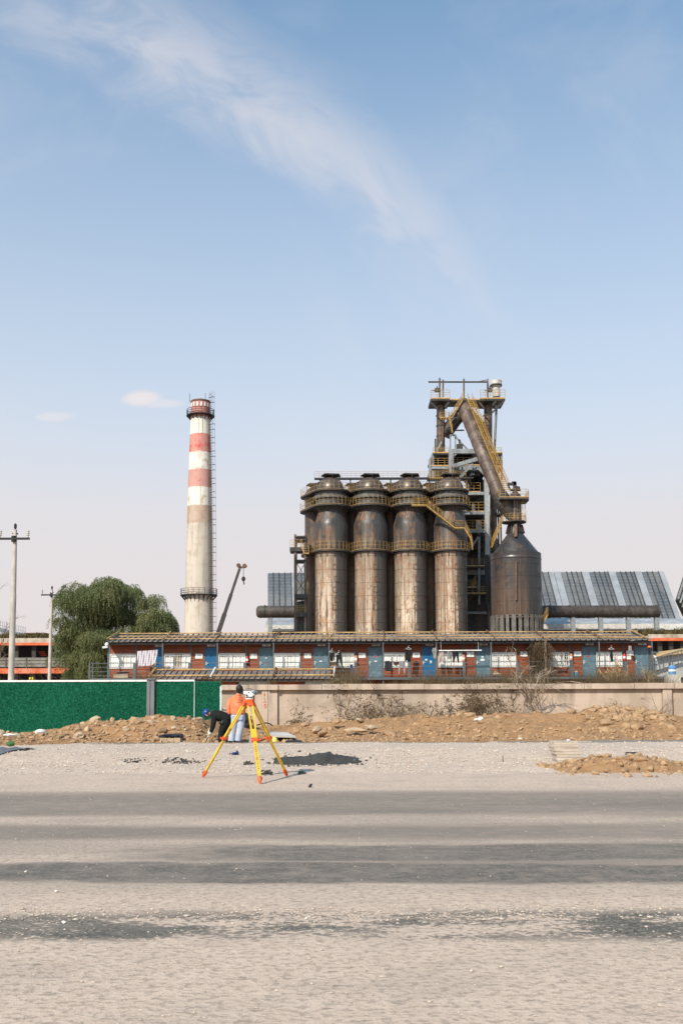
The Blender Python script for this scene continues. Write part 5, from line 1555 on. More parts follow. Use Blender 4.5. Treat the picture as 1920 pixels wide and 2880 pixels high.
ext = [(695, 1854, m_red, 'red fire extinguisher under the third window post'), (1001, 1852, M('faded_red', (.55, .22, .14), .5), 'faded fire extinguisher with pale label beside the hanging black trousers'), (1304, 1850, bpy.data.materials['faded_red'], 'faded fire extinguisher right of the washing pole window'),
       (1605.5, 1847, bpy.data.materials['faded_red'], 'fire extinguisher right of the window with bared panes'), (1755, 1847, m_red, 'small red fire extinguisher beside the last two notices')]
for px, py, mt, lab in ext:
    c0 = at(px, py, YH - .1)
    o = thing('fire_extinguisher', lab, 'extinguisher', (c0.x, YH - .1, c0.z - .25), 'fire extinguishers on the dormitory wall')
    MB().lathe([(.07, c0.z - .26), (.085, c0.z - .25), (.085, c0.z + .1), (.05, c0.z + .18), (.03, c0.z + .2)], c0.x, YH - .1, 16).build('cylinder', mt, o, True)
    q = MB(); q.bar((c0.x, YH - .1, c0.z + .2), (c0.x, YH - .1, c0.z + .26), .05); q.bar((c0.x - .05, YH - .1, c0.z + .27), (c0.x + .08, YH - .1, c0.z + .28), .03); q.path([(c0.x + .03, YH - .1, c0.z + .22), (c0.x + .11, YH - .12, c0.z + .12), (c0.x + .1, YH - .13, c0.z - .1)], .012, 6); q.build('valve_and_hose', m_tape, o)
    MB().lathe([(.087, c0.z - .12), (.088, c0.z - .119), (.088, c0.z + .02), (.087, c0.z + .021)], c0.x, YH - .1, 16).build('label', m_white, o)
    MB().box(c0.x - .11, c0.x + .11, YH - .2, YH - .014, c0.z - .30, c0.z - .265).build('shelf', m_tape, o)

# ------------------------------------------------------------------ washing on the gallery
YL = 64.98


def cloth(name, label, cat, poly, mat, Y=YL, group='washing hung along the gallery', folds=.035, hook=None):
    c0 = at(poly[0][0], poly[0][1], Y)
    o = thing(name, label, cat, (c0.x, Y, c0.z), group)
    pts = []
    for i in range(len(poly)):                                   # finer outline
        a_, c_ = poly[i], poly[(i + 1) % len(poly)]; n = max(1, int(math.hypot(c_[0] - a_[0], c_[1] - a_[1]) / 3))
        for j in range(n): pts.append((a_[0] + (c_[0] - a_[0]) * j / n, a_[1] + (c_[1] - a_[1]) * j / n))
    import bmesh
    bm = bmesh.new()
    vs = [bm.verts.new(at(x_, y_, Y)) for x_, y_ in pts]
    f = bm.faces.new(vs); r = bmesh.ops.triangulate(bm, faces=[f]); bmesh.ops.subdivide_edges(bm, edges=bm.edges[:], cuts=2, use_grid_fill=True)
    for v in bm.verts: v.co.y += folds * math.sin(v.co.x * 16 + v.co.z * 3) + folds * .6 * math.sin(v.co.x * 37 - v.co.z * 5)
    bm.verts.ensure_lookup_table(); bm.verts.index_update()
    n = len(bm.verts); off = Vector(o.location)
    vs = [tuple(v.co - off) for v in bm.verts] + [tuple(v.co - off + Vector((0, .022, 0))) for v in bm.verts]
    fs = [tuple(v.index for v in f.verts) for f in bm.faces] + [tuple(n + v.index for v in reversed(f.verts)) for f in bm.faces]
    fs += [(e.verts[0].index, e.verts[1].index, n + e.verts[1].index, n + e.verts[0].index) for e in bm.edges if e.is_boundary]
    bm.free()
    me = bpy.data.meshes.new('fabric'); me.from_pydata(vs, [], fs); me.materials.append(mat)
    me.polygons.foreach_set('use_smooth', [True] * len(me.polygons)); me.set_sharp_from_angle(angle=R(50))
    k = bpy.data.objects.new('fabric', me); C.objects.link(k); k.parent = o
    if hook:
        h = at(hook[0], hook[1], Y); q = MB(); w_ = .2
        q.bar(h + Vector((-w_, 0, -.12)), h, .018); q.bar(h + Vector((w_, 0, -.12)), h, .018); q.bar(h + Vector((-w_, 0, -.12)), h + Vector((w_, 0, -.12)), .018); q.path([h, h + Vector((.0, 0, .08)), h + Vector((.05, 0, .12))], .009, 5); q.build('hanger', m_white, o)
    return o


m_sheet = None


def mat_check():
    m, g, b, pos = base_mat('checked_sheet', .85)
    x_, _, z_ = g.xyz(pos)[:3]
    l1 = g.math('GREATER_THAN', g.math('FRACT', g.math('MULTIPLY', x_, 7.0)), .84); l2 = g.math('GREATER_THAN', g.math('FRACT', g.math('MULTIPLY', g.math('ADD', z_, g.math('MULTIPLY', x_, .06)), 7.0)), .84)
    g.put(b.inputs['Base Color'], g.mix(g.math('MAXIMUM', l1, l2), (.52, .46, .50), (.70, .66, .68)))
    return m


m_sheet = mat_check()
m_grycl = M('grey_cloth', (.26, .25, .27), .9); m_beige = M('beige_cloth', (.40, .31, .27), .9, var=.3, scale=6); m_strip = M('striped_grey_cloth', (.25, .23, .22), .9, var=.5, scale=7, stretch=(3, 1, .3)); m_bluec = M('blue_cloth', (.03, .05, .20), .8, var=.4, scale=5)
m_char = M('charcoal_cloth', (.022, .023, .025), .85, var=.3, scale=5); m_brownc = M('brown_cloth', (.075, .035, .022), .9); m_pale = M('pale_cloth', (.62, .59, .57), .9, var=.1)
cloth('bed_sheet', 'pale lilac checked bed sheet hung slanting over the left end of the gallery', 'bed sheet', [(385, 1832), (443, 1828), (442, 1843), (436, 1865), (425, 1872), (400, 1874), (388, 1874), (386, 1858)], m_sheet, 64.93, folds=.05)
cloth('black_shirt', 'black long sleeved shirt on a hanger beside black trousers', 'shirt', [(928, 1832), (931, 1829), (937, 1829), (940, 1833), (941, 1858), (938, 1858), (937, 1846), (937, 1860), (928, 1860), (928, 1846), (926, 1860), (924, 1860)], m_black, hook=(933, 1829))
cloth('black_trousers', 'black trousers on a hanger over a stack of boxes', 'trousers', [(945, 1836), (960, 1836), (961, 1850), (963, 1875), (960, 1876), (953, 1850), (948, 1876), (945, 1876), (945, 1852)], m_black, hook=(952, 1835))
cloth('blue_towel', 'crumpled blue cloth over the railing', 'cloth', [(984, 1869), (992, 1869), (994, 1888), (990, 1893), (984, 1890)], m_bluec, 64.9)
cloth('charcoal_jacket', 'charcoal jacket draped over the railing', 'jacket', [(1082, 1860), (1087, 1859), (1094, 1859), (1101, 1862), (1103, 1884), (1098, 1887), (1082, 1886), (1081, 1875)], m_char, 64.9)
cloth('brown_top', 'small brown garment pegged between jacket and grey leggings', 'garment', [(1105, 1860), (1113, 1862), (1123, 1860), (1122, 1869), (1114, 1873), (1107, 1870)], m_brownc, 64.93)
cloth('grey_leggings', 'light grey leggings hanging below the railing', 'leggings', [(1121, 1860), (1139, 1860), (1140, 1878), (1139, 1896), (1136, 1894), (1134, 1879), (1129, 1875), (1125, 1880), (1122, 1896), (1120, 1895), (1121, 1878)], m_grycl, 64.9)
cloth('dark_overcoat', 'long dark coat hanging from the eave by the fifth window', 'coat', [(1139, 1827), (1145, 1822), (1152, 1822), (1156, 1830), (1155, 1864), (1146, 1864), (1144, 1858), (1138, 1862)], m_black, 65.1, hook=(1148, 1821))
cloth('striped_tshirt', 'striped grey t-shirt in front of the bright blue door', 'shirt', [(1214, 1831), (1217, 1823), (1226, 1822), (1230, 1831), (1227, 1834), (1226, 1852), (1216, 1852), (1216, 1836)], m_strip)
cloth('beige_shirt', 'beige patterned shirt under the left end of the white washing pole', 'shirt', [(1232, 1834), (1238, 1833), (1246, 1834), (1248, 1842), (1245, 1844), (1245, 1863), (1235, 1864), (1235, 1846), (1231, 1844)], m_beige)
cloth('grey_vest', 'striped grey vest in the middle of the white washing pole', 'vest', [(1257, 1832), (1269, 1832), (1270, 1854), (1257, 1855)], m_strip)
cloth('dark_leggings', 'black leggings hung on the white washing pole', 'leggings', [(1272, 1832), (1289, 1831), (1290, 1850), (1291, 1864), (1287, 1864), (1282, 1842), (1277, 1862), (1273, 1863)], m_black)
cloth('loose_curtain', 'torn white cloth sagging below the window with bared panes', 'cloth', [(1552, 1862), (1562, 1868), (1580, 1869), (1594, 1860), (1592, 1868), (1584, 1877), (1562, 1877)], m_pale, 65.6)
cloth('long_black_stocking', 'narrow black garment hanging in front of the last window', 'garment', [(1715, 1822), (1721, 1822), (1723, 1845), (1724, 1862), (1717, 1863), (1715, 1845)], m_black, 65.3, hook=(1718, 1821))
cloth('white_rag', 'small white garment hanging near the last notices', 'garment', [(1768, 1816), (1775, 1817), (1776, 1832), (1767, 1830)], m_grycl, 65.3)
wp = thing('washing_pole', 'straight white washing pole under the eave across the seventh window', 'pole', tuple(at(1233, 1830, YL)))
MB().tube(at(1233, 1830.5, YL), at(1354, 1829.5, YL), .04, n=8).build('pole', m_white, wp)
q = MB(); 
for px in (1240, 1345): c0 = at(px, 1830, YL); q.tube(c0, (c0.x, YE_ + .12, zE - .1), .008, n=4)
q.build('wire', m_white, wp)
wl = thing('washing_line', 'thin wire washing line strung along the gallery posts', 'wire', tuple(at(930, 1860, YL)))
MB().path([(rx_(304), YL, zF2 + 1.62), (rx_(457), YL + .02, zF2 + 1.6), (rx_(925), YL, zF2 + 1.7), (rx_(1227), YL, zF2 + 1.66), (rx_(1834), YL, zF2 + 1.7)], .006, 4).build('wire', m_iron, wl)
cbx = thing('cardboard_boxes', 'brown cardboard box and white pallet on the gallery behind black trousers', 'box', (at(936, 1876, 65.5).x, 65.5, zF2))
a_ = at(926, 1876, 65.5); c_ = at(945, 1862, 65.5)
MB().box(a_.x, c_.x, 65.2, 65.8, c_.z - .32, c_.z).build('box', M('cardboard', (.45, .30, .18), .9), cbx); MB().box(a_.x - .03, c_.x + .5, 65.15, 65.85, zF2 + .7, c_.z - .323).build('shelf', m_white, cbx)
q = MB(); 
for xx in (a_.x, c_.x + .4): q.box(xx, xx + .05, 65.2, 65.8, zF2, zF2 + .698)
q.build('leg', m_post, cbx)
bu = thing('bucket', 'light blue bucket with white rag standing on the gallery', 'bucket', (at(1620, 1903, 65.3).x, 65.3, zF2))
c0 = Vector((at(1620, 1900, 65.3).x, 65.3, zF2)); MB().lathe([(.13, c0.z + .003), (.19, c0.z + .30), (.2, c0.z + .3), (.17, c0.z + .28)], c0.x, c0.y, 18).build('pail', M('bucket_blue', (.10, .30, .40), .5), bu, True)
MB().rock((c0.x - .03, c0.y, c0.z + .33), .13, .12, .08, rnd).build('rag', m_pale, bu, True)
sk = thing('sack', 'lumpy pale sack slumped against the railing foot', 'sack', (at(1395, 1893, 64.95).x, 65.2, zF2))
c0 = at(1395, 1895, 65.2); q = MB(); q.rock((c0.x, 65.25, zF2 + .2), .3, .2, .2, rnd); q.rock((c0.x + .2, 65.3, zF2 + .15), .2, .18, .15, rnd); q.build('sacking', m_rockw, sk, True)
cb2 = thing('tool_crate', 'pale crate with dark handle on the gallery behind the hoarding', 'crate', (at(341, 1908, 65.4).x, 65.4, zF2))
c0 = at(341, 1908, 65.4); MB().box(c0.x - .48, c0.x + .48, 65.2, 65.7, zF2 + .003, zF2 + .32).build('body', M('crate_tan', (.42, .32, .22), .9), cb2); q = MB(); q.bar((c0.x - .3, 65.4, zF2 + .35), (c0.x + .5, 65.4, zF2 + .42), .1); q.build('handle', m_tape, cb2)

# ------------------------------------------------------------------ willow
YV = 78.0
wr = random.Random(5)
wc0 = at(318, 1913, YV)
wil = thing('willow_tree', 'big drooping green willow tree behind the left end of the dormitory', 'tree', (wc0.x, YV, -.3))
kv = YV / F
q = MB(); tb = Vector((wc0.x + .3, YV, -.3))
q.path([tb, tb + Vector((.1, 0, 1.5)), tb + Vector((-.1, .1, 3.2))], [.42, .32, .27], 14)
limbs = []
for dx_, dz_, dy_ in ((-2.6, 6.8, .3), (-1.0, 8.8, -.6), (.6, 9.3, .5), (2.4, 7.6, -.4), (3.6, 6.0, .2), (-3.4, 5.0, -.5)):
    e = tb + Vector((dx_, dy_, dz_)); m_ = tb + Vector((dx_ * .35, dy_ * .3, 3.2 + (dz_ - 3.2) * .4))
    q.path([tb + Vector((-.1, .1, 2.9)), m_, e], [.2, .13, .03], 8); limbs.append(e)
q.build('trunk', M('willow_bark', (.10, .075, .055), .9, bump=.5), wil, True)
LOBES = [(300, 1658, 46, 34), (362, 1672, 44, 34), (226, 1682, 48, 36), (184, 1694, 20, 26), (418, 1694, 30, 34), (270, 1720, 70, 50), (340, 1728, 70, 50), (425, 1745, 42, 40), (468, 1745, 20, 26), (480, 1752, 10, 26),
         (250, 1760, 50, 40), (205, 1785, 36, 36), (290, 1800, 80, 46), (390, 1790, 60, 36), (195, 1845, 30, 34), (240, 1850, 56, 44), (310, 1850, 60, 44), (218, 1895, 26, 20), (270, 1890, 30, 22), (195, 1755, 30, 30), (300, 1690, 60, 40), (450, 1775, 36, 20), (445, 1735, 40, 30), (478, 1768, 16, 24), (330, 1645, 30, 20), (255, 1668, 30, 24), (178, 1800, 16, 22)]
lv = []; lf = []
lobes3 = []
for px, py, rx0, ry0 in LOBES:
    for k in range(6):
        jx, jy = wr.uniform(-.6, .6) * rx0, wr.uniform(-.4, .3) * ry0; sc0 = wr.uniform(.42, .66)
        c0 = at(px + jx, py + jy, YV); lobes3.append((Vector((c0.x, YV + wr.uniform(-3.0, 2.2) * min(1, rx0 / 40), c0.z)), rx0 * kv * sc0, ry0 * kv * sc0))
for c0, rx0, rz0 in lobes3:
    ns = int(34 + 130 * rx0 * rx0); lobeL = wr.uniform(.9, 1.6)
    for _ in range(min(ns, 300)):
        th, ph = wr.uniform(0, 6.283), wr.uniform(-.15, 1.0); rr0 = wr.uniform(.7, 1.05); cp = math.sqrt(max(0, 1 - ph * ph)) if ph > 0 else 1
        a_, b2, c2 = math.cos(th) * cp * rr0, math.sin(th) * cp * rr0, ph * rr0
        p_ = Vector((c0.x + a_ * rx0, c0.y + b2 * rx0, c0.z + c2 * rz0))
        L = lobeL * wr.uniform(.35, 1.15)
        v_ = Vector((a_ * .8 + wr.gauss(0, .2), b2 * .8 + wr.gauss(0, .2), .45 if wr.random() < .5 else .15))
        nl = int(L / .08)
        for i in range(nl):
            v_ = v_ * .84 + Vector((0, 0, -.17))
            p_ = p_ + v_.normalized() * .08
            for s_i in (0, 1):
                if wr.random() < .2: continue
                ang = wr.uniform(0, 6.28); o_ = Vector((math.cos(ang), math.sin(ang), 0)); ll = wr.uniform(.11, .22)
                tip = p_ + o_ * ll * .6 + Vector((0, 0, -ll * .75)); side = Vector((-o_.y, o_.x, .15)) * wr.uniform(.014, .028); md = (p_ + tip) * .5
                n0 = len(lv); lv += [tuple(p_), tuple(md + side), tuple(tip), tuple(md - side)]; lf.append((n0, n0 + 1, n0 + 2, n0 + 3))
b = MB(); b.v = lv; b.f = lf
crown = b.build('crown', m_willow, wil)

# ------------------------------------------------------------------ dry shrubs, vines, weeds
def stem(mb, p, d, L, r, rr_, depth, droop=.0, spread=.7, kids=(2, 4), seg=5, leaves=None):
    pts = [p.copy()]; rs = [r]; v = d.normalized(); n = seg
    for i in range(n):
        v = (v + Vector((rr_.gauss(0, .16), rr_.gauss(0, .16), rr_.gauss(0, .10) - droop * (i / n)))).normalized()
        pts.append(pts[-1] + v * (L / n)); rs.append(r * (1 - .75 * (i + 1) / n))
    mb.path(pts, rs, 4 if r > .008 else 3, caps=False)
    if leaves is not None and depth <= 1:
        for i in range(1, len(pts)):
            for _ in range(2):
                if rr_.random() < .8: continue
                c_ = pts[i] + Vector((rr_.gauss(0, .03), rr_.gauss(0, .03), rr_.gauss(0, .03))); a_ = Vector((rr_.gauss(0, 1), rr_.gauss(0, 1), rr_.gauss(0, 1))).normalized() * .035; e_ = a_.cross(Vector((rr_.gauss(0, 1), rr_.gauss(0, 1), .3))).normalized() * .018
                leaves.add([c_ - a_, c_ + e_, c_ + a_, c_ - e_], [(0, 1, 2, 3)])
    if depth > 0:
        for _ in range(rr_.randint(*kids)):
            i = rr_.randint(1, n); w = (v + Vector((rr_.gauss(0, spread), rr_.gauss(0, spread), rr_.gauss(0, spread * .7)))).normalized()
            stem(mb, pts[i], w, L * rr_.uniform(.35, .7), r * .6, rr_, depth - 1, droop, spread, kids, seg, leaves)


m_dleaf = mat_leaf('dead_leaf', (.13, .09, .045), (.20, .135, .07), (.26, .18, .10), 3.0)


def shrub(name, label, cat, px, Y, n, L, spread, seed, tilt=(0, 0, 1), r=.011, droop=.25, depth=2, mat=None, width=.2, group=None, base=None, leafy=True, kids=(2, 4)):
    rr_ = random.Random(seed); x_ = at(px, 1990, Y).x; z_ = (max(sz(x_, min(Y, 36.0)), .2) if base is None else base) - .06
    o = thing(name, label, cat, (x_, Y, z_), group); b = MB(); lb = MB() if leafy else None
    for _ in range(n):
        d = Vector(tilt) + Vector((rr_.gauss(0, spread), rr_.gauss(0, spread * .35), rr_.gauss(0, .1)))
        stem(b, Vector((x_ + rr_.uniform(-width, width), Y + rr_.uniform(-.08, .08), z_)), d, L * rr_.uniform(.6, 1.15), r * rr_.uniform(.7, 1.2), rr_, depth, droop, .6, kids, 6, lb)
    for v_ in range(len(b.v)):
        if b.v[v_][1] > YWL - .02 and b.v[v_][2] < 1.9 and Y < YWL: b.v[v_] = (b.v[v_][0], YWL - .02 - abs(rr_.gauss(0, .03)), b.v[v_][2])
    b.build('stems', mat or m_twig, o)
    if lb and lb.v: lb.build('dead_leaves', m_dleaf, o)
    return o


gS = 'dry shrubs along the concrete wall'
shrub('dry_bush', 'low tangled dry bush right of the wall pilaster behind the tripod', 'bush', 838, 35.5, 14, .62, .55, 1, droop=.35, width=.35, r=.008, group=gS)
shrub('dry_bush', 'wiry bare bush with long arching stems, first of the large ones', 'bush', 975, 35.5, 14, 1.35, .38, 2, group=gS)
shrub('dry_bush', 'bushy dark dry shrub between the two arching bare ones on the wall', 'bush', 1025, 35.6, 12, 1.0, .5, 3, droop=.4, width=.5, group=gS)
shrub('dry_bush', 'bare shrub leaning right against the wall near its middle', 'bush', 1075, 35.6, 15, 1.25, .45, 4, tilt=(.35, 0, 1), droop=.5, group=gS)
shrub('dry_bush', 'dense brown dead bramble sprawling low over the wall foot', 'bramble', 1160, 35.5, 20, .95, .8, 6, droop=.7, width=.8, r=.009, group=gS)
shrub('dry_bush', 'dense brown dead bramble right of the sprawling one, taller', 'bramble', 1245, 35.5, 22, 1.05, .7, 7, droop=.6, width=.8, r=.009, group=gS)
shrub('dry_bush', 'bare twiggy shrub just left of the grey branching trunk', 'bush', 1350, 35.6, 17, 1.4, .35, 8, width=.5, group=gS)
shrub('dry_bush', 'fine twiggy bare shrub left of the taller one near the branching trunk', 'bush', 1300, 35.6, 10, 1.2, .4, 9, width=.4, group=gS)
shrub('dry_bush', 'thin fan of bare twigs beside the grey branching sapling', 'bush', 1430, 35.6, 14, 1.3, .4, 10, width=.4, group=gS)
shrub('dry_bush', 'small bare twigs on the crest left of the highest rubble', 'bush', 1738, 35.6, 4, .7, .4, 12, group=gS, kids=(1, 2))
shrub('dry_bush', 'sparse fan of straight bare twigs at the right wall pilaster', 'bush', 1850, 35.6, 9, 1.15, .55, 13, group=gS, kids=(1, 2), depth=1, leafy=False)
# pale sapling
rr_ = random.Random(17)
x_ = at(1503, 1990, 35.6).x; z_ = sz(x_, 35.6) - .05
sp = thing('bare_sapling', 'pale grey bare sapling with forked trunk reaching above the wall coping', 'sapling', (x_, 35.6, z_)); b = MB()
for dx_, dz_, L in ((.0, 1, 1.9), (-.10, 1, 1.6), (.12, 1, 1.7)):
    stem(b, Vector((x_ + dx_ * .3, 35.58, z_)), Vector((dx_, -.03, dz_)), L, .035, rr_, 3, .05, .55, (3, 4), 6)
for dx_, L in ((.9, 1.3), (-.7, 1.1), (.5, 1.5)): stem(b, Vector((x_, 35.5, z_ + .8)), Vector((dx_, -.1, .8)), L, .018, rr_, 2, .3, .5, (2, 3), 6)
b.build('trunk', M('pale_bark', (.30, .23, .165), .9), sp)
# hanging dead vine on the hostel
rr_ = random.Random(23)
dv = thing('dead_vine', 'mass of dead brown vines hanging from the eave over the dark doorway', 'vine', (rx_(1528), 65.2, 0)); b = MB(); lb = MB()
for _ in range(150):
    px = rr_.gauss(1521, 13); top_z = zE - .05; p_ = Vector((at(px, 1810, 65.0).x, 65.0 + rr_.uniform(-.1, .4), top_z - abs(rr_.gauss(0, .3))))
    L = rr_.uniform(.5, 2.4); pts = [p_]; v_ = Vector((rr_.gauss(0, .25), 0, -1))
    for i in range(7): v_ = (v_ + Vector((rr_.gauss(0, .30), rr_.gauss(0, .1), -.12))).normalized(); pts.append(pts[-1] + v_ * L / 7)
    b.path(pts, [.012] * 4 + [.008] * 4, 3, False)
    for q_ in pts[1:]:
        for _k in range(2):
            a_ = Vector((rr_.gauss(0, 1), rr_.gauss(0, .5), -1.2)).normalized() * .09; e_ = Vector((.02, .01, 0)); c_ = q_ + Vector((rr_.gauss(0, .05), rr_.gauss(0, .04), 0))
            lb.add([c_ - a_, c_ + e_, c_ + a_, c_ - e_], [(0, 1, 2, 3)])
for dx_ in (-.05, .06, .1): b.path([(rx_(1532) + dx_, 64.9, -.3), (rx_(1531) + dx_ * 2, 64.85, 2.2), (rx_(1533) - dx_, 64.85, 4.0), (rx_(1533) + dx_, 64.9, zE + .15)], .03, 5)
b.build('stems', m_twig, dv); lb.build('dead_leaves', m_brush, dv)

wr2 = random.Random(31)
b = MB(); weeds(b, at(940, 1920, 58).x, at(1880, 1920, 58).x, (52, 61, -.3), 11000, 2.0, 3.2, wr2, .016, .2)
weeds(b, at(1180, 1920, 62).x, at(1860, 1920, 62).x, (60, 64, -.3), 4000, 2.2, 3.4, wr2, .014, .12)
und = stuff(b.build('dry_undergrowth', m_brush), 'tangled dry brown undergrowth behind the boundary wall')
# leafy twigs mixed in: individual brush plants
for i, (px, n_, L, lab) in enumerate(((1560, 12, 1.5, 'leafless brown weed clump in front of the window with bared panes'), (1450, 10, 1.2, 'leafless brown weed clump left of the vine hung doorway'), (1760, 12, 1.1, 'leafless brown weed clump below the last red wall panel'), (1110, 10, .9, 'low brown weed clump under the charcoal jacket'),
                                        (975, 12, 1.1, 'brown weed clump at the right end of the low canopy'), (1640, 8, 1.5, 'greenish weed stem beside the ninth door'), (1240, 9, .8, 'low brown weed clump under the white washing pole'))):
    shrub('weed_clump', lab, 'weeds', px, 61.5, n_, L * 1.2, .35, 60 + i, base=1.2, droop=.3, width=.8, r=.012, group='weed clumps under the gallery', mat=m_brush)
for px, Y, h, lab in ((1734, 60, 1.4, 'tallest pale dry reed plume, in front of the last window'), (1718, 60, 1.0, 'pale dry reed plume left of the tallest one'), (1820, 60, .9, 'pale dry reed plume near the last grey blue door'), (1755, 60, .8, 'short broken pale reed right of the tallest one')):
    c0 = at(px, 1922, Y); o = thing('dry_reed', lab, 'reed', (c0.x, Y, -.3), 'pale dry reeds'); rr_ = random.Random(px); b = MB(); lb = MB()
    for _ in range(5):
        t = Vector((c0.x + rr_.gauss(0, .25), Y + rr_.gauss(0, .1), c0.z + h * rr_.uniform(.7, 1.15))); b.path([(c0.x + rr_.gauss(0, .1), Y, -.3), (c0.x, Y, c0.z), t], [.02, .015, .006], 4, False)
        for k in range(26):
            s_2 = Vector((c0.x, Y, c0.z)).lerp(t, rr_.uniform(.35, 1.05)); a_ = Vector((rr_.gauss(0, .14), rr_.gauss(0, .05), rr_.gauss(-.08, .12))); e_ = Vector((.02, 0, .012)); lb.add([s_2 - e_, s_2 + a_ * .5 + e_, s_2 + a_, s_2 + a_ * .5 - e_], [(0, 1, 2, 3)])
    b.build('stalks', m_straw, o); lb.build('plumes', m_straw, o)
# dead creeper on the low canopy
shrub('canopy_creeper', 'dark dead creeper spilling over the left end of the low canopy', 'creeper', 415, 62.6, 26, 1.1, .8, 71, base=2.35, droop=.6, width=.6, r=.010)
shrub('canopy_creeper', 'small dead creeper tuft on the canopy above the hoarding end', 'creeper', 590, 62.5, 10, .5, .8, 72, base=2.5, droop=.5, width=.35, r=.008)
shrub('creeper_leaves', 'thin green creeper at the canopy eave above the tripod', 'creeper', 772, 62.55, 8, .55, .6, 73, base=2.3, droop=.8, width=.3, r=.008, mat=m_weed)
shrub('bare_bush', 'reddish bare bush in front of the left orange hall', 'bush', 150, 95, 26, 3.4, .4, 74, base=-.3, droop=.15, width=1.6, r=.03, mat=M('reddish_twig', (.16, .075, .055), .9))
shrub('bare_bush', 'dark olive bush at the foot of the left orange hall', 'bush', 8, 95, 20, 2.6, .4, 75, base=-.3, droop=.15, width=1.2, r=.03, mat=m_weed)
# bare tree at the left edge
rr_ = random.Random(41); c0 = at(-46, 1913, 58)
bt = thing('bare_tree', 'leafless tree whose fine twigs enter at the left edge', 'tree', (c0.x, 58, -.3)); b = MB()
b.path([(c0.x, 58, -.3), (c0.x + .05, 58, 2.4), (c0.x, 58, 4)], [.13, .10, .08], 8)
for _ in range(9): stem(b, Vector((c0.x, 58, rr_.uniform(2.4, 4))), Vector((rr_.uniform(.0, .45), rr_.gauss(0, .3), 1)), rr_.uniform(1.6, 2.8), .035, rr_, 3, .0, .35, (2, 4), 6)
b.build('trunk', m_twig, bt)

# ------------------------------------------------------------------ rubble on the bank
rk = random.Random(77)


LAND = [(40, 'the far left end'), (150, 'the white plastic bag'), (300, 'the pale rounded stone'), (388, 'the long brown boulder'), (478, 'the concrete blocks'), (560, 'the bending worker'), (665, 'the standing person'), (780, 'the tilted slab'),
        (900, 'the stone cluster'), (1000, 'the long stone bar'), (1120, 'the dead bramble'), (1240, 'the taller bramble'), (1345, 'the two white stones'), (1430, 'the fan of bare twigs'), (1503, 'the bare sapling'), (1600, 'the plank stack'), (1700, 'the rubble heap'), (1790, 'the highest rubble'), (1880, 'the right wall pilaster')]


def rocks(name, label, cat, n, place, size, mat, group, flat=(.5, .8)):
    for i in range(n):
        x_, y_ = place(); s_ = size(); z_ = sz(x_, y_)
        b = MB(); b.rock((x_, y_, z_ + s_ * .12), s_ * rk.uniform(.8, 1.3), s_ * rk.uniform(.7, 1.0), s_ * rk.uniform(*flat), rk)
        o = b.build(name, mat, None, False, origin=(x_, y_, z_))
        px = 960 + x_ / y_ * F; lm = min(LAND, key=lambda a_: abs(a_[0] - px)); t_ = (y_ - 28.7) / max(.5, float(np.interp(x_, CXS, CYC)) - 28.7)
        lab = f"{'tiny' if s_ < .085 else 'small' if s_ < .13 else 'big'} {label} {'at the foot of' if t_ < .3 else 'midway up' if t_ < .7 else 'near the top of'} the soil bank by {lm[1]}"
        tag(o, lab, cat, group)


def place_right():
    while True:
        x_ = rk.uniform(-2.5, 12); y_ = rk.uniform(29.2, 34.6)
        if rk.random() < .35 + .65 * (.2 < (y_ - 28.8) / 6 < .95): return x_, y_


rocks('buff_stone', 'buff stone', 'stone', 70, place_right, lambda: min(.26, .06 + rk.expovariate(16)), m_rock, 'loose buff stones on the right hand bank')
rocks('buff_stone', 'pale stone', 'stone', 55, lambda: (rk.uniform(-10.2, -3.6), rk.uniform(28.9, 30.7)), lambda: min(.22, .05 + rk.expovariate(18)), m_rockw, 'loose buff stones on the left hand bank')


def onerock(px, py, Y, w, d, h, mat, label, seed, name='boulder', cat='boulder'):
    r = random.Random(seed); c0 = at(px, py, Y); b = MB(); b.rock((c0.x, Y, c0.z), w, d, h, r)
    z_ = c0.z - h; o = b.build(name, mat, None, False, origin=(c0.x, Y, z_)); return tag(o, label, cat)


onerock(388, 2030, 30.4, .38, .28, .17, m_rock, 'long brown boulder on the crest below the grey hoarding post', 1)
onerock(335, 2038, 30.4, .16, .14, .09, m_rockw, 'pale rounded stone left of the long brown boulder', 2, 'pale_stone', 'stone')
onerock(455, 2056, 29.7, .34, .2, .13, m_rock, 'long slab-like clod just above the concrete block with the jacket', 3, 'clod', 'clod')
onerock(528, 2023, 30.6, .16, .12, .13, m_rock, 'upright brown clod near the top of the left heap', 4, 'clod', 'clod')
onerock(890, 2052, 30.8, .22, .18, .12, m_rockw, 'pale boulder at the left of the stone cluster on the right bank', 5)
onerock(905, 2062, 30.2, .24, .18, .11, m_rock, 'dark shaded boulder below the pale one in the stone cluster', 6)
onerock(945, 2030, 32.5, .22, .18, .12, m_rock, 'buff boulder on the crest in front of the wiry bush', 7)
onerock(1012, 2026, 33, .24, .16, .1, m_rockw, 'flat pale boulder on the crest under the arching bare shrub', 8)
onerock(1000, 2054, 30.6, .42, .15, .09, m_rockw, 'long pale stone bar lying mid-slope right of the stone cluster', 9)
onerock(1042, 2046, 31, .28, .2, .1, m_rockw, 'broad flat pale stone right of the long stone bar', 10)
onerock(1322, 2010, 33.6, .22, .18, .13, m_rock, 'brown boulder on the crest below the bare twiggy shrub', 11)
onerock(1607, 2000, 34, .16, .14, .15, m_rock, 'upright buff boulder on the right crest', 12)
onerock(1335, 2078, 29.4, .13, .1, .1, m_rock, 'rounded stone at the foot of the bank left of the plank stack', 13, 'stone', 'stone')
onerock(1885, 2046, 31, .2, .14, .1, m_rockw, 'pale stone at the far right of the bank', 14, 'pale_stone', 'stone')
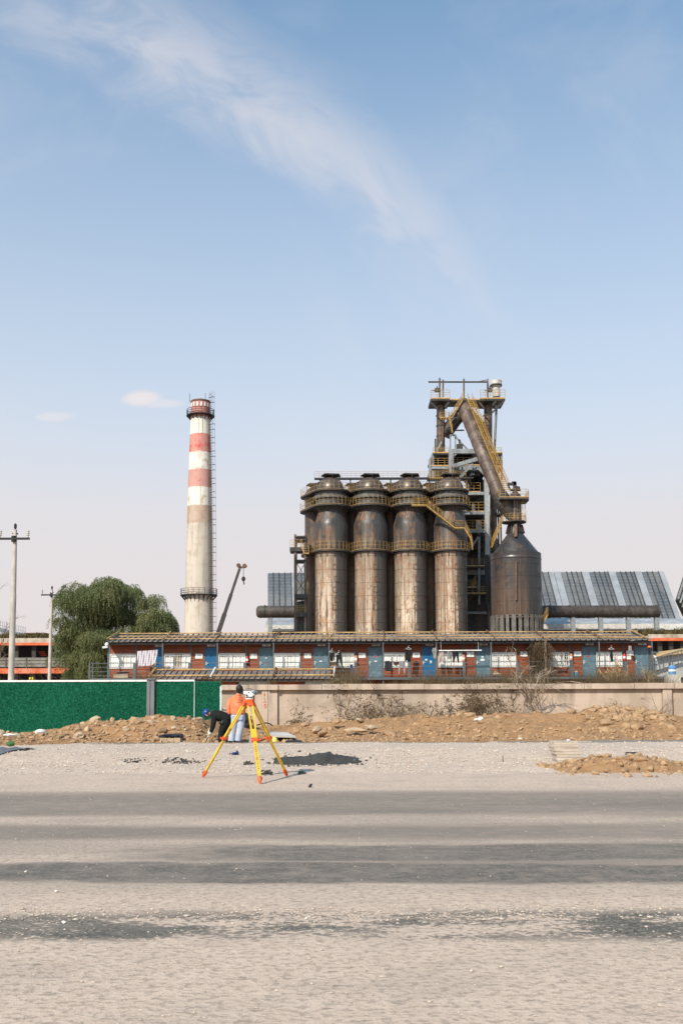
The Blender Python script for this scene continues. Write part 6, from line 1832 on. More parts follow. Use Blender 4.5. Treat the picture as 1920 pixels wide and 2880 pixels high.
m_wstone = M('white_stone', (.78, .75, .70), .8, var=.08)
for i, (px, py, Y, s_, lab) in enumerate(((1338, 2024, 32, .09, 'left one of two small white stones close together'), (1350, 2022, 32, .1, 'right one of two small white stones close together'), (1461, 2079, 29.2, .09, 'white stone at the foot of the bank left of the board'), (1597, 2085, 28.8, .07, 'white lump on the asphalt edge above the plank stack'),
                                          (115, 2060, 29.6, .17, 'white plastic bag on the low left end of the bank'), (28, 2070, 28, .2, 'flat white plastic scrap at the far left of the bank'))):
    onerock(px, py, Y, s_, s_ * .8, s_ * (.75 if i != 5 else .3), m_wstone, lab, 30 + i, 'white_bag' if i >= 4 else 'white_stone', 'bag' if i >= 4 else 'stone')
onerock(30, 2090, 26.5, .14, .1, .1, M('green_net', (.06, .14, .05), .9), 'small green rag in the soil at the far left', 40, 'green_rag', 'rag')
# fine rubble
b = MB()
for _ in range(4200):
    if rk.random() < .4: x_, y_ = rk.uniform(-11.5, -3.4), 28.7 + abs(rk.gauss(0, .9))
    else: x_, y_ = rk.uniform(-3.4, 13.5), 28.85 + abs(rk.gauss(0, 2.6))
    if y_ > 35.6 or (x_ < -3 and y_ > 31.4): continue
    if x_ < -7.4 and rk.random() < .6: y_ += (x_ + 7.4) * .8
    s_ = min(.10, .018 + rk.expovariate(42)); z_ = sz(x_, y_)
    if z_ < 0: continue
    b.rock((x_, y_, z_ + s_ * .2), s_ * rk.uniform(.8, 1.4), s_, s_ * rk.uniform(.5, .9), rk, False)
stuff(b.build('soil_rubble', m_rock), 'small buff clods and stones scattered over the soil bank')
# rubble heap on the right crest
b = MB()
for _ in range(420):
    px = rk.gauss(1770, 48); t = rk.random(); Y = 34.4 - t * 2.6; x_ = at(px, 1990, Y).x; s_ = min(.17, .025 + rk.expovariate(24)); b.rock((x_, Y, sz(x_, Y) + s_ * .2), s_ * 1.2, s_, s_ * .8, rk, s_ > .08)
stuff(b.build('crest_rubble', m_rock), 'heap of buff clods on the highest part of the right bank')
# gravel
b = MB(); gr = random.Random(99)
OCT = [(1, 0, 0), (-1, 0, 0), (0, 1, 0), (0, -1, 0), (0, 0, 1), (0, 0, -1)]; OF = [(0, 2, 4), (2, 1, 4), (1, 3, 4), (3, 0, 4), (2, 0, 5), (1, 2, 5), (3, 1, 5), (0, 3, 5)]
pp = []
for _ in range(30000):
    y_ = gr.uniform(ROAD_EDGE - .15, 28.25); x_ = gr.uniform(-.37, .37) * y_
    dens = .30 + .65 * math.exp(-((y_ - ROAD_EDGE - .4) / .35) ** 2) + .95 * math.exp(-((y_ - 23.4) / 1.2) ** 2)
    if gr.random() < dens * (.5 + vnoise(np.array([x_ * .9]), np.array([y_ * 1.4]), 7)[0]): pp.append((x_, y_))
xs_a = np.array([p[0] for p in pp]); ys_a = np.array([p[1] for p in pp]); zs_a = gravel_z(xs_a, ys_a)
for (x_, y_), z_ in zip(pp, zs_a):
    s_ = min(.036, .007 + gr.expovariate(165)); th = gr.uniform(0, 6.28); ct, sn = math.cos(th), math.sin(th); vs = []
    for ox, oy, oz in OCT:
        k = s_ * gr.uniform(.7, 1.35); vs.append((x_ + (ox * ct - oy * sn) * k * 1.2, y_ + (ox * sn + oy * ct) * k, z_ + oz * k * .8 + s_ * .25))
    b.add(vs, OF)
stuff(b.build('gravel_stones', M('gravel_stone', (.50, .40, .33), .9, var=.22, scale=9)), 'pale crushed stones on the gravel shoulder')
# grit on the road
b = MB()
for _ in range(6500):
    t = gr.random()
    if t < .28: y_ = 7.35 + gr.gauss(0, .16)
    elif t < .7: y_ = gr.uniform(4.6, 8.2)
    else: y_ = gr.uniform(8.2, ROAD_EDGE)
    x_ = gr.uniform(-.40, .40) * y_; s_ = min(.012, .002 + gr.expovariate(520)) * (1.5 if t < .28 else 1.0); th = gr.uniform(0, 6.28); ct, sn = math.cos(th), math.sin(th); vs = []
    for ox, oy, oz in OCT:
        k = s_ * gr.uniform(.7, 1.3); vs.append((x_ + (ox * ct - oy * sn) * k * 1.3, y_ + (ox * sn + oy * ct) * k, oz * k * .7 + s_ * .3))
    b.add(vs, OF)
stuff(b.build('road_grit', M('road_grit', (.46, .37, .30), .9, var=.3, scale=30)), 'small pale grit lying on the dusty road')
for i, (px, py, s_, lab) in enumerate(((72, 2454, .013, 'white pebble on the dark road band at the far left'), (158, 2510, .013, 'white pebble on the pale road strip, left'), (178, 2598, .013, 'white pebble on the nearest dark patch, left'), (860, 2587, .013, 'white pebble near the middle of the nearest strip'), (872, 2215, .045, 'dark pebble on the road right of the tripod'))):
    p_ = ground(px, py); r = random.Random(i); q = MB(); q.rock((p_.x, p_.y, s_ * .6), s_ * 1.3, s_, s_ * .7, r); tag(q.build('pebble', m_wstone if i < 4 else m_char, None, origin=(p_.x, p_.y, 0)), lab, 'pebble')

# asphalt heaps
def heap(name, label, cat, pts, mat, hfun, seed, gw=.035):
    """pts: pixel outline left/right and front/back on the shoulder."""
    px0, px1, pyf, pyb = pts; zg = .02
    y0, y1 = ground(960, pyf, zg).y, ground(960, pyb, zg).y; ym = (y0 + y1) / 2; x0, x1 = ground(px0, (pyf + pyb) / 2, zg).x, ground(px1, (pyf + pyb) / 2, zg).x
    xs2 = np.arange(x0 - .1, x1 + .1, gw); ys2 = np.arange(y0 - .1, y1 + .1, gw); XX, YY = np.meshgrid(xs2, ys2)
    u = (XX - x0) / (x1 - x0); v = (YY - y0) / (y1 - y0); edge = fbm(XX * 2.2, YY * 2.2, 3, seed) * .5
    prof_ = np.clip(1 - np.abs(2 * v - 1) ** 1.6 + edge, 0, 1.3) * np.clip(2.6 * np.minimum(u, 1 - u) + edge * .7, 0, 1) ** .9
    hgt = prof_ * hfun(u) * (1 + 1.0 * fbm(XX * 5, YY * 5, 4, seed + 3)) + (np.abs(fbm(XX * 11, YY * 11, 3, seed + 5)) * .07) * np.clip(prof_ * 3, 0, 1)
    base = gravel_z(XX, YY); Z = np.where(prof_ > .06, base + hgt, base - .06)
    o = grid(name, xs2, ys2, Z, mat, origin=((x0 + x1) / 2, ym, float(base.mean()))); tag(o, label, cat)
    return lambda x_, y_: (float(Z[int(np.clip((y_ - ys2[0]) / gw, 0, len(ys2) - 1)), int(np.clip((x_ - xs2[0]) / gw, 0, len(xs2) - 1))]), (x0, x1, y0, y1))


heap('asphalt_heap', 'long low heap of black fresh asphalt right of the tripod', 'asphalt heap', (765, 1012, 2149, 2139), m_tarpile, lambda u: .07 + .08 * np.exp(-((u - .62) / .2) ** 2), 3)
def spill(label, px0, px1, pyf, pyb, n, seed, smax=.05):
    r = random.Random(seed); q = MB(); c0 = ground((px0 + px1) / 2, (pyf + pyb) / 2, .03)
    for _ in range(n):
        u = r.gauss(.5, .24); p_ = ground(px0 + (px1 - px0) * min(1.1, max(-.1, u)), r.gauss((pyf + pyb) / 2, (pyf - pyb) * .28), .03); k = min(smax, .012 + r.expovariate(70)); q.rock((p_.x, p_.y, gz(p_.x, p_.y) + k * .3), k * 1.4, k, k * .7, r, False)
    stuff(q.build('asphalt_and_shadow_crumbs', m_tarpile, None, origin=(c0.x, c0.y, .03)), label)


spill('small black asphalt spill at the front leg of the tripod', 684, 720, 2148, 2143, 90, 4, .035)
spill('thin dark asphalt streak left of the blue rag', 442, 585, 2146, 2141, 150, 5, .028)
spill('thin dark asphalt streak furthest left on the gravel', 350, 412, 2145, 2141, 60, 6, .025)
spill('dark asphalt crumbs at the road edge between the tripod legs', 733, 765, 2177, 2170, 90, 7, .035)
spill('dark crumbs laid for the shadow of the level at the road edge right of the tripod', 838, 856, 2175, 2170, 60, 8, .03)  # dark crumbs added where the shadow of the surveying level falls
spill('loose black crumbs scattered round the long asphalt heap', 745, 1030, 2151, 2136, 300, 18, .04)
hs_ = heap('soil_heap', 'long low heap of brown clods at the road edge on the right', 'soil heap', (1532, 1990, 2175, 2151), m_soil, lambda u: .15 + .07 * np.exp(-((u - .26) / .13) ** 2) + .07 * np.exp(-((u - .62) / .2) ** 2), 9)
b = MB(); _, (hx0, hx1, hy0, hy1) = hs_(0, 0)
for _ in range(520):
    x_ = hx0 + (hx1 - hx0) * (.01 + .98 * rk.random()); y_ = rk.gauss((hy0 + hy1) / 2 - .05, (hy1 - hy0) * .30); s_ = min(.10, .015 + rk.expovariate(42)); z_ = max(hs_(x_, y_)[0], gz(x_, y_) if y_ > ROAD_EDGE else 0)
    b.rock((x_, y_, z_ + s_ * .25), s_ * 1.2, s_, s_ * .8, rk, s_ > .05)
stuff(b.build('soil_clods', m_rock), 'brown clods on the low heap at the right road edge')

# ------------------------------------------------------------------ things lying about
m_plank = M('bleached_plank', (.50, .41, .335), .9, var=.2, scale=3, stretch=(.5, 1, 6), dirt=((.36, .28, .21), .7, 3, (1, 1, 3)), bump=.3)
pk = thing('plank_stack', 'stack of pale bleached planks stepped up the gravel bank', 'planks', tuple(ground(1600, 2150)))
yk = ground(1600, 2150).y
n = 7
for i in range(n):
    f = i / n; z_ = .0 + .070 * i; w0, w1 = at(1566 - i * .8 + rk.uniform(-3, 3), 2120, yk).x, at(1636 - i * 1.2 + rk.uniform(-2, 3), 2120, yk).x
    y_ = yk + .018 * i
    MB().box(w0, w1, y_, y_ + .55 + .1 * rk.random(), z_ + .003, z_ + .068).build('plank', m_plank, pk)
db = thing('drain_box', 'pale concrete drain block with dark slotted grate beside the brown heap', 'drain', tuple(ground(1790, 2145, .05)))
p_ = ground(1790, 2146, .05); a_, c_ = at(1764, 2140, p_.y).x, at(1816, 2140, p_.y).x
MB().box(a_, c_, p_.y, p_.y + .45, -.02, .20).build('block', m_plank, db); MB().box(a_ + .06, c_ - .06, p_.y + .05, p_.y + .4, .203, .245).build('grate_frame', m_grey, db)
q = MB()
for i in range(9): xx = a_ + .08 + (c_ - a_ - .16) * i / 8; q.box(xx - .008, xx + .008, p_.y + .07, p_.y + .38, .2455, .26)
q.build('grate_bars', m_char, db)
bp = thing('wide_board', 'flat pale board lying on the bank edge above the gravel', 'board', tuple(at(1535, 2085, 28.9)))
MB().slab([at(1462, 2090, 28.7), at(1545, 2089, 28.7), at(1538, 2076, 29.6), at(1490, 2080, 29.6)], (0, 0, -.06)).build('panel', m_plank, bp)
cb = thing('concrete_block', 'pale concrete blocks on the kerb carrying a dark folded jacket', 'blocks', tuple(at(478, 2087, 28.9)))
a_, c_ = at(449, 2087, 28.8), at(507, 2076, 28.8)
for i in range(3): w_ = (c_.x - a_.x) / 3; MB().box(a_.x + w_ * i + .008, a_.x + w_ * (i + 1), 28.8, 29.1, .12, c_.z + rnd.uniform(-.01, .01)).build('block', m_rockw, cb)
jk = thing('folded_jacket', 'dark navy jacket lying folded on the concrete blocks', 'jacket', (a_.x + .3, 28.95, c_.z))
q = MB()
for px, h_, w_ in ((458, .05, .14), (470, .075, .17), (483, .08, .17), (496, .06, .14), (506, .07, .10)): cc = at(px, 2072, 28.92); q.rock((cc.x, 28.93, c_.z + h_ * .8), w_, .16, h_, random.Random(px))
q.build('fabric', M('navy_cloth', (.018, .02, .035), .9), jk, True)
sl_ = thing('tilted_slab', 'pale thin slab propped over a dark hollow beside the yellow helmet', 'slab', tuple(at(780, 2082, 29.4)))
MB().slab([at(753, 2073, 29.2), at(832, 2076, 29.3), at(806, 2065, 30.2), at(733, 2061, 30.2)], (0, 0, .05)).build('panel', M('slab_concrete', (.52, .47, .43), .8, var=.1), sl_)
q = MB(); q.box(at(785, 2080, 29.6).x, at(828, 2080, 29.6).x, 29.5, 30.0, .05, at(800, 2076, 29.5).z); q.box(at(745, 2080, 29.9).x, at(760, 2080, 29.9).x, 29.8, 30.1, .05, at(750, 2070, 29.9).z); q.build('prop', m_char, sl_)
yh = thing('yellow_helmet', 'yellow hard hat lying on the ground behind the right tripod leg', 'helmet', tuple(at(771, 2086, 28.7)))
c0 = at(771, 2086, 28.7)
MB().lathe([(.098 * math.cos(t), c0.z + .012 + .125 * math.sin(t)) for t in [i * PI / 2 / 8 for i in range(8)]] + [(.004, c0.z + .138)], c0.x, 28.7, 22).build('shell', M('helmet_yellow', (.72, .55, .12), .35), yh, True)
MB().lathe([(.09, c0.z), (.115, c0.z + .003), (.113, c0.z + .012), (.097, c0.z + .014)], c0.x, 28.7, 22).build('brim', bpy.data.materials['helmet_yellow'], yh)
mp = thing('metal_plate', 'thin dark metal strip lying at the bank foot right of the helmet', 'plate', tuple(at(825, 2088, 28.7)))
MB().slab([at(803, 2088, 28.65), at(848, 2089, 28.65), at(846, 2085, 29.0), at(803, 2085, 29.0)], (0, 0, .03)).build('strip', m_char, mp)
sh = thing('shovel', 'shovel standing upright in the ground behind the tripod', 'shovel', tuple(at(708, 2088, 28.75)))
MB().path([at(714, 1955, 29.1), at(712, 2068, 28.85)], .021, 8).build('handle', M('dark_wood', (.035, .022, .018), .7), sh)
q = MB(); q.slab([at(704, 2062, 28.84), at(716, 2064, 28.84), at(716, 2084, 28.75), at(710, 2092, 28.72), at(700, 2090, 28.74), at(701, 2074, 28.8)], (0, -.015, 0)); q.build('blade', M('worn_steel', (.17, .165, .18), .5), sh)
rg = thing('blue_rag', 'crumpled dark blue glove lying on the gravel behind the left tripod leg', 'glove', tuple(ground(659, 2133, .05)))
p_ = ground(658, 2134, .05); q = MB(); q.rock((p_.x, p_.y, gz(p_.x, p_.y) + .03), .10, .06, .035, random.Random(5)); q.rock((p_.x + .07, p_.y + .02, gz(p_.x, p_.y) + .05), .035, .04, .06, random.Random(6)); q.rock((p_.x - .09, p_.y, gz(p_.x, p_.y) + .02), .05, .035, .02, random.Random(7)); q.build('cloth', M('glove_blue', (.03, .05, .16), .8), rg, True)
wb_ = thing('wooden_lath', 'long thin bare lath lying across the gravel behind the tripod', 'lath', tuple(ground(650, 2138, .03)))
p0, p1 = ground(556, 2138, .04), ground(742, 2139, .04); MB().bar(p0 + Vector((0, 0, .03)), p1 + Vector((0, 0, .03)), .045, .03).build('strip', m_plank, wb_)
sk1 = thing('short_stick', 'short upright stick stuck in the gravel left of the plank stack', 'stick', tuple(ground(1414, 2145)))
p_ = ground(1414, 2145); MB().path([(p_.x, p_.y, 0), (p_.x - .005, p_.y, .08), (p_.x + .005, p_.y, .16)], [.014, .012, .009], 6).build('shaft', m_twig, sk1)
ts = thing('grey_sheet', 'dark grey layer in place of a shadow on the gravel at the left edge', 'sheet', tuple(ground(15, 2125, .08)))  # grey layer added to stand in for a shadow cast on the gravel
xs2 = np.linspace(ground(-60, 2126, .1).x, ground(49, 2126, .1).x, 40); ys2 = np.linspace(ground(960, 2143, .03).y, ground(960, 2111, .12).y, 40); XX, YY = np.meshgrid(xs2, ys2); v = (YY - ys2[0]) / (ys2[-1] - ys2[0])
XX2 = XX - (1 - v) * .35 * (XX - xs2[0]) / (xs2[-1] - xs2[0]); ZZ = gravel_z(XX2, YY) + .03 + np.abs(fbm(XX * 3, YY * 1.2, 3, 55)) * .10
vv = np.stack([XX2.ravel(), YY.ravel(), ZZ.ravel()], 1); ii = np.arange(1600).reshape(40, 40); ff = np.stack([ii[:-1, :-1].ravel(), ii[:-1, 1:].ravel(), ii[1:, 1:].ravel(), ii[1:, :-1].ravel()], 1)
q = MB(); q.v = [tuple(a_) for a_ in vv]; q.f = [tuple(a_) for a_ in ff]; q.build('sheeting', M('shadow_grey', (.12, .12, .125), .55, var=.3), ts, True)
bk = thing('black_tarpaulin', 'heap of black sheeting behind the standing man by the wall', 'tarpaulin', tuple(at(668, 2045, 33)))
q = MB()
for px, py, w_, h_ in ((640, 2026, .22, .18), (690, 2024, .24, .22), (696, 2034, .2, .16), (665, 2030, .3, .2), (686, 2015, .18, .1)): c0 = at(px, py, 33); q.rock((c0.x, 33, c0.z), w_, .25, h_, random.Random(px))
c0 = at(668, 2060, 33); q.box(at(640, 2050, 33).x, at(702, 2050, 33).x, 32.9, 33.2, .15, at(668, 2030, 33).z); q.build('sheeting', m_char, bk)
hs = thing('black_hose', 'loop of black hose on the soil by the wall pilaster', 'hose', tuple(at(750, 2036, 34.5)))
MB().path([at(722, 2040, 33.5), at(733, 2037, 33.6), at(742, 2034, 33.7), at(752, 2034, 33.8), at(760, 2037, 33.7), at(766, 2041, 33.6)], .022, 8).build('tube', m_tape, hs)

# ------------------------------------------------------------------ tripod and surveying level
m_ty = M('tripod_yellow', (.70, .43, .025), .5, var=.18, scale=9, dirt=((.42, .30, .12), .6, 14, (1, 1, 1))); m_to = M('tripod_orange', (.75, .11, .025), .45, var=.1); m_dk = M('black_plastic', (.015, .015, .016), .45); m_lw = M('instrument_white', (.74, .74, .72), .4, var=.04); m_lg = M('instrument_grey', (.12, .13, .15), .35, var=.1)
feet = [ground(569, 2187), ground(732, 2206), ground(808, 2184)]
TC = Vector((sum(f.x for f in feet) / 3, sum(f.y for f in feet) / 3, 0)); YTp = TC.y
hp = at(700, 1972, YTp); TX = hp.x
tri = thing('tripod', 'yellow and orange surveying tripod standing on the road edge', 'tripod', (TX, YTp, 0))
zh = at(700, 1977, YTp).z
b = MB(); b.lathe([(.078, zh), (.085, zh + .01), (.085, zh + .05), (.075, zh + .062)], TX, YTp, 24); b.build('head', m_to, tri, True)
for f in feet:
    d0 = Vector((f.x - TX, f.y - YTp, 0)).normalized(); sd = Vector((-d0.y, d0.x, 0))
    tp = Vector((TX, YTp, zh + .01)) + d0 * .075; dv_ = f - tp; dn = dv_.normalized(); L = dv_.length
    legm = m_ty
    up = dn.cross(sd).normalized()
    q = MB(); q.bar(tp - sd * .05 + Vector((0, 0, .02)) - d0 * .025, tp + sd * .05 + Vector((0, 0, .02)) - d0 * .025, .06, .075); q.bar(tp + Vector((0, 0, .0)), tp + dn * .085, .10, .04, up); q.build('hinge', m_to, tri)
    fc = .455
    q = MB()
    for s_2 in (-1, 1): q.bar(tp + dn * .08 + sd * .046 * s_2, tp + dn * (L * fc - .02) + sd * .036 * s_2, .030, .026, up)
    q.bar(tp + dn * (L * fc - .19), tp + dn * (L * fc + .01), .098, .030, up)
    o_leg = q.build('upper_leg', legm, tri)
    q = MB(); q.bar(tp + dn * (L * fc), tp + dn * (L * fc + .07), .118, .052, up); q.build('clamp', m_to, tri)
    q = MB(); c0 = tp + dn * (L * fc + .035) + sd * .065; q.tube(c0, c0 + sd * .05, .02, n=10); q.bar(c0 + sd * .04 - up * .035, c0 + sd * .04 + up * .035, .02, .03); q.build('clamp_knob', m_to, tri)
    q = MB(); q.bar(tp + dn * (L * .12), tp + dn * (L - .13), .056, .026, up) if False else q.bar(tp + dn * (L * fc + .02), tp + dn * (L - .13), .060, .028, up); lo = q.build('lower_leg', legm, tri)
    q = MB(); q.path([tp + dn * (L - .15), tp + dn * (L - .10), tp + dn * (L - .04), f], [.036, .040, .030, .004], 10); q.build('foot', m_to, tri, True)
    q = MB(); q.bar(tp + dn * (L - .145) + d0 * .02 + sd * .01, tp + dn * (L - .10) + d0 * .03 + sd * .035, .012, .03); q.build('foot_step', m_dk, tri)
    if f is feet[1]:
        r = random.Random(8); q = MB(); face = -up if (-up).y < 0 else up; base0 = face * .0145
        for k in range(13):
            c0 = tp + dn * (L * fc + .10 + .045 * k) + base0
            for _ in range(r.randint(3, 5)):
                a_, e_ = r.uniform(-.013, .013), r.uniform(-.013, .013)
                if r.random() < .55: q.bar(c0 + sd * a_ * .3 - sd * .012 + dn * e_, c0 + sd * .012 + dn * e_, .004, .002, face)
                else: q.bar(c0 + sd * a_ - dn * .013, c0 + sd * a_ + dn * .013, .004, .002, face)
        q.build('lettering', m_tape, lo)
q = MB(); q.tube((TX, YTp, zh - .05), (TX, YTp, zh), .022, n=12); q.build('centre_screw', m_dk, tri)
ZT = zh + .063
lev = thing('surveying_level', 'white and grey surveying level mounted on the yellow tripod', 'surveying level', (TX, YTp, ZT))


def tz(py): return at(702, py, YTp).z


def tx(px): return at(px, 1955, YTp).x


MB().lathe([(.066, ZT), (.07, ZT + .006), (.07, tz(1963.5)), (.060, tz(1963.2))], TX + .005, YTp, 28).build('base_plate', m_lw, lev, True)
MB().lathe([(.060, tz(1963.4)), (.063, tz(1963)), (.063, tz(1960.2)), (.058, tz(1960))], TX + .005, YTp, 28).build('circle', m_dk, lev, True)
q = MB()
out = [(685, 1943.5), (702.5, 1943.2), (716.5, 1955), (711, 1956.5), (711, 1960), (691, 1960), (691, 1952.3), (685, 1952.3)]
y0, y1 = YTp - .052, YTp + .052
q.slab([Vector((tx(u_), y0, tz(v_))) for u_, v_ in out], (0, y1 - y0, 0)); hb_ = q.build('housing', m_lw, lev)
q = MB(); q.path([(tx(702), YTp, tz(1948)), (tx(708), YTp, tz(1948)), (tx(719), YTp, tz(1948.6)), (tx(719.2), YTp, tz(1948.6)), (tx(723), YTp, tz(1949))], [.040, .050, .046, .037, .037], 24); q.build('telescope', m_lg, lev, True)
q = MB(); q.path([(tx(707), YTp - .03, tz(1945)), (tx(715), YTp - .034, tz(1945.4))], [.022, .02], 12); q.build('objective_shade', M('grey_gloss', (.35, .37, .40), .2), lev, True)
q = MB(); q.tube((tx(679.3), YTp, tz(1950.2)), (tx(685), YTp, tz(1950.2)), .018, n=16); q.build('eyepiece', m_dk, lev)
q = MB(); q.tube((tx(694.5), YTp - .075, tz(1955.6)), (tx(694.5), YTp - .05, tz(1955.6)), .016, n=14); q.tube((tx(700), YTp - .062, tz(1947.8)), (tx(700), YTp - .05, tz(1947.8)), .011, n=12); q.tube((tx(711.5), YTp - .06, tz(1958.6)), (tx(711.5), YTp + .06, tz(1958.6)), .012, n=10); q.build('focus_knob', m_dk, lev)
q = MB(); q.path([(tx(690), YTp, tz(1943.5)), (tx(693), YTp, tz(1938)), (tx(698), YTp, tz(1937.4)), (tx(706), YTp, tz(1937.6)), (tx(710), YTp, tz(1942.5))], .007, 8); q.build('handle', m_steelb, lev)

# ------------------------------------------------------------------ people
YM = 28.95
PPM = F / YM
m_skin = M('skin', (.36, .20, .13), .6, var=.08); m_hair = M('black_hair', (.010, .009, .009), .6, var=.3)


def mat_fabric(name, col, fold=.35, s=7.0, worn=None):
    m, g, b, pos = base_mat(name, .85, 0, .2)
    n1 = g.noise(g.vmul(pos, (1, 1, .55)), s, 4, .6, .6); n2 = g.noise(pos, 40, 3, .6)
    c = g.mix(g.mapr(n1, .3, .7), tuple(x * .86 for x in col), tuple(min(1, x * 1.12) for x in col))
    if worn: c = g.mix(g.mapr(g.noise(pos, 3.0, 3, .5), .45, .68), c, worn)
    g.put(b.inputs['Base Color'], c); bumpit(g, b, g.math('ADD', n1, g.math('MULTIPLY', n2, .1)), fold, .05)
    return m


m_jacket = mat_fabric('orange_workwear', (.72, .19, .085), .9, 8.0, (.74, .27, .15)); m_jeans = mat_fabric('pale_denim', (.36, .41, .53), .9, 7.0, (.47, .50, .58)); m_bk = mat_fabric('black_workwear', (.012, .014, .013), .8, 8.0); m_shoe = M('dark_shoe', (.03, .028, .026), .7)
m_glovew = mat_fabric('white_glove', (.62, .58, .52), .4, 20.0); m_gloved = mat_fabric('navy_glove', (.03, .045, .085), .4, 20.0)


def pm(px, py, dy=0.0):
    p_ = at(px, py, YM); return Vector((p_.x, YM + dy, p_.z))


def skin_body(name, pts, edges, mat, parent, rootv, sub=1):
    names = list(pts); idx = {n_: i for i, n_ in enumerate(names)}; L = rootloc(parent)
    me = bpy.data.meshes.new(name); me.from_pydata([tuple(Vector(pts[n_][0]) - L) for n_ in names], [(idx[a_], idx[c_]) for a_, c_ in edges], [])
    o = bpy.data.objects.new(name, me); C.objects.link(o)
    o.modifiers.new('Skin', 'SKIN').use_smooth_shade = True
    sv = me.skin_vertices[0].data
    for i, n_ in enumerate(names):
        r = pts[n_][1]; sv[i].radius = (r, r) if not isinstance(r, tuple) else r; sv[i].use_root = (n_ == rootv)
    md = o.modifiers.new('Sub', 'SUBSURF'); md.levels = sub; md.render_levels = sub
    dg = bpy.context.evaluated_depsgraph_get(); ev = o.evaluated_get(dg); me2 = bpy.data.meshes.new_from_object(ev)
    o.modifiers.clear(); o.data = me2; bpy.data.meshes.remove(me); me2.name = name; me2.materials.clear(); me2.materials.append(mat)
    me2.polygons.foreach_set('use_smooth', [True] * len(me2.polygons)); o.parent = parent
    return o


def hand_pts(pts, edges, wrist, key, d, sidev, curl):
    """Palm, four bent fingers of different length and a thumb leaving the side of the palm."""
    d = Vector(d).normalized(); sidev = Vector(sidev).normalized(); curl = Vector(curl).normalized(); w = Vector(pts[wrist][0])
    pts[key + 'palm'] = (w + d * .06, .034); edges.append((wrist, key + 'palm')); k0 = w + d * .085
    for i, (o_, l_) in enumerate(((-.03, .066), (-.01, .078), (.01, .072), (.03, .056))):
        a_ = k0 + sidev * o_; m1 = a_ + d * l_ * .5 + curl * .006; e_ = m1 + d * l_ * .35 + curl * l_ * .35
        pts[f'{key}k{i}'] = (a_, .0105); pts[f'{key}m{i}'] = (m1, .0095); pts[f'{key}e{i}'] = (e_, .008)
        edges += [(key + 'palm', f'{key}k{i}'), (f'{key}k{i}', f'{key}m{i}'), (f'{key}m{i}', f'{key}e{i}')]
    a_ = w + d * .045 + sidev * -.035 + curl * .008; e_ = a_ + d * .04 - sidev * .018 + curl * .018
    pts[key + 't0'] = (a_, .012); pts[key + 't1'] = (e_, .0095); edges += [(key + 'palm', key + 't0'), (key + 't0', key + 't1')]


# standing man, seen from behind
zg = pm(660, 2088).z
mn = thing('person', 'person in orange jacket and pale jeans standing with back turned behind the tripod', 'person', (pm(664, 2088).x, YM, zg))
P_ = {'pelvis': (pm(668, 2012), .13), 'belly': (pm(667, 1994), .125), 'chest': (pm(666, 1973), .135), 'neck': (pm(670, 1957), .06), 'skull0': (pm(672, 1948, .0), .066), 'skull1': (pm(673.3, 1939, .0), .088), 'skull2': (pm(674, 1932), .078),
      'sl': (pm(650, 1967), .06), 'el': (pm(644.5, 1989, .02), .045), 'wl': (pm(645, 2008, .02), .031), 'sr': (pm(685, 1967), .06), 'er': (pm(689, 1986, .12), .045), 'wr': (pm(682, 1992, .34), .031),
      'hl': (pm(659, 2020), .10), 'kl': (pm(654, 2052, -.01), .065), 'al': (pm(650, 2082), .045), 'fl': (pm(648.5, 2086.5, .13), .03), 'hr': (pm(678, 2020), .10), 'kr': (pm(675, 2052, -.01), .065), 'ar': (pm(668.5, 2082), .045), 'fr': (pm(670, 2086.5, .13), .03)}
E_ = [('pelvis', 'belly'), ('belly', 'chest'), ('chest', 'neck'), ('neck', 'skull0'), ('skull0', 'skull1'), ('skull1', 'skull2'), ('chest', 'sl'), ('sl', 'el'), ('el', 'wl'), ('chest', 'sr'), ('sr', 'er'), ('er', 'wr'), ('pelvis', 'hl'), ('hl', 'kl'), ('kl', 'al'), ('al', 'fl'), ('pelvis', 'hr'), ('hr', 'kr'), ('kr', 'ar'), ('ar', 'fr')]
hand_pts(P_, E_, 'wl', 'L', (0, .1, -1), (0, 1, 0), (1, 0, 0)); hand_pts(P_, E_, 'wr', 'R', (-.4, 1, 0), (0, 0, 1), (0, 0, -1))
skin_body('body', P_, E_, m_skin, mn, 'pelvis')
X_, Yv, Zv = Vector((1, 0, 0)), Vector((0, 1, 0)), Vector((0, 0, 1))
q = MB(); rings = []
for px, py, rx0, ry0 in ((669, 2009.5, .205, .15), (669, 2006, .212, .157), (669, 1999, .222, .165), (668.5, 1990, .226, .163), (668, 1980, .226, .160), (667.5, 1972, .222, .150), (667, 1966, .205, .132), (667, 1961.5, .165, .108), (668.5, 1958.3, .105, .085), (670, 1955, .082, .076), (670.8, 1951.6, .074, .07)):
    rings.append((pm(px, py, .0), rx0, ry0, X_, Yv))
q.loft(rings)
q.path([pm(652, 1964.5), pm(647, 1972), pm(643.5, 1985, .01), pm(642.5, 1996, .01), pm(643.5, 2005, .02), pm(645, 2010, .02)], [.07, .078, .072, .068, .062, .052], 14)
q.path([pm(684, 1964.5), pm(688, 1972, .02), pm(690, 1984, .1), pm(687, 1989, .2), pm(683, 1992, .31)], [.07, .078, .072, .064, .05], 14)
jk_ = q.build('jacket', m_jacket, mn, True, angle=80)
q = MB(); q.loft([(pm(669, 2011), .196, .14, X_, Yv), (pm(669, 2003.8), .214, .16, X_, Yv)]); q.build('jacket_hem', M('orange_band', (.68, .15, .06), .8, var=.1), jk_, True)
q = MB(); q.path([pm(664, 1955.6, -.03), pm(667, 1956.6, -.068), pm(672, 1956.6, -.072), pm(677, 1955.4, -.03)], .018, 8); q.build('collar', m_jacket, jk_, True)
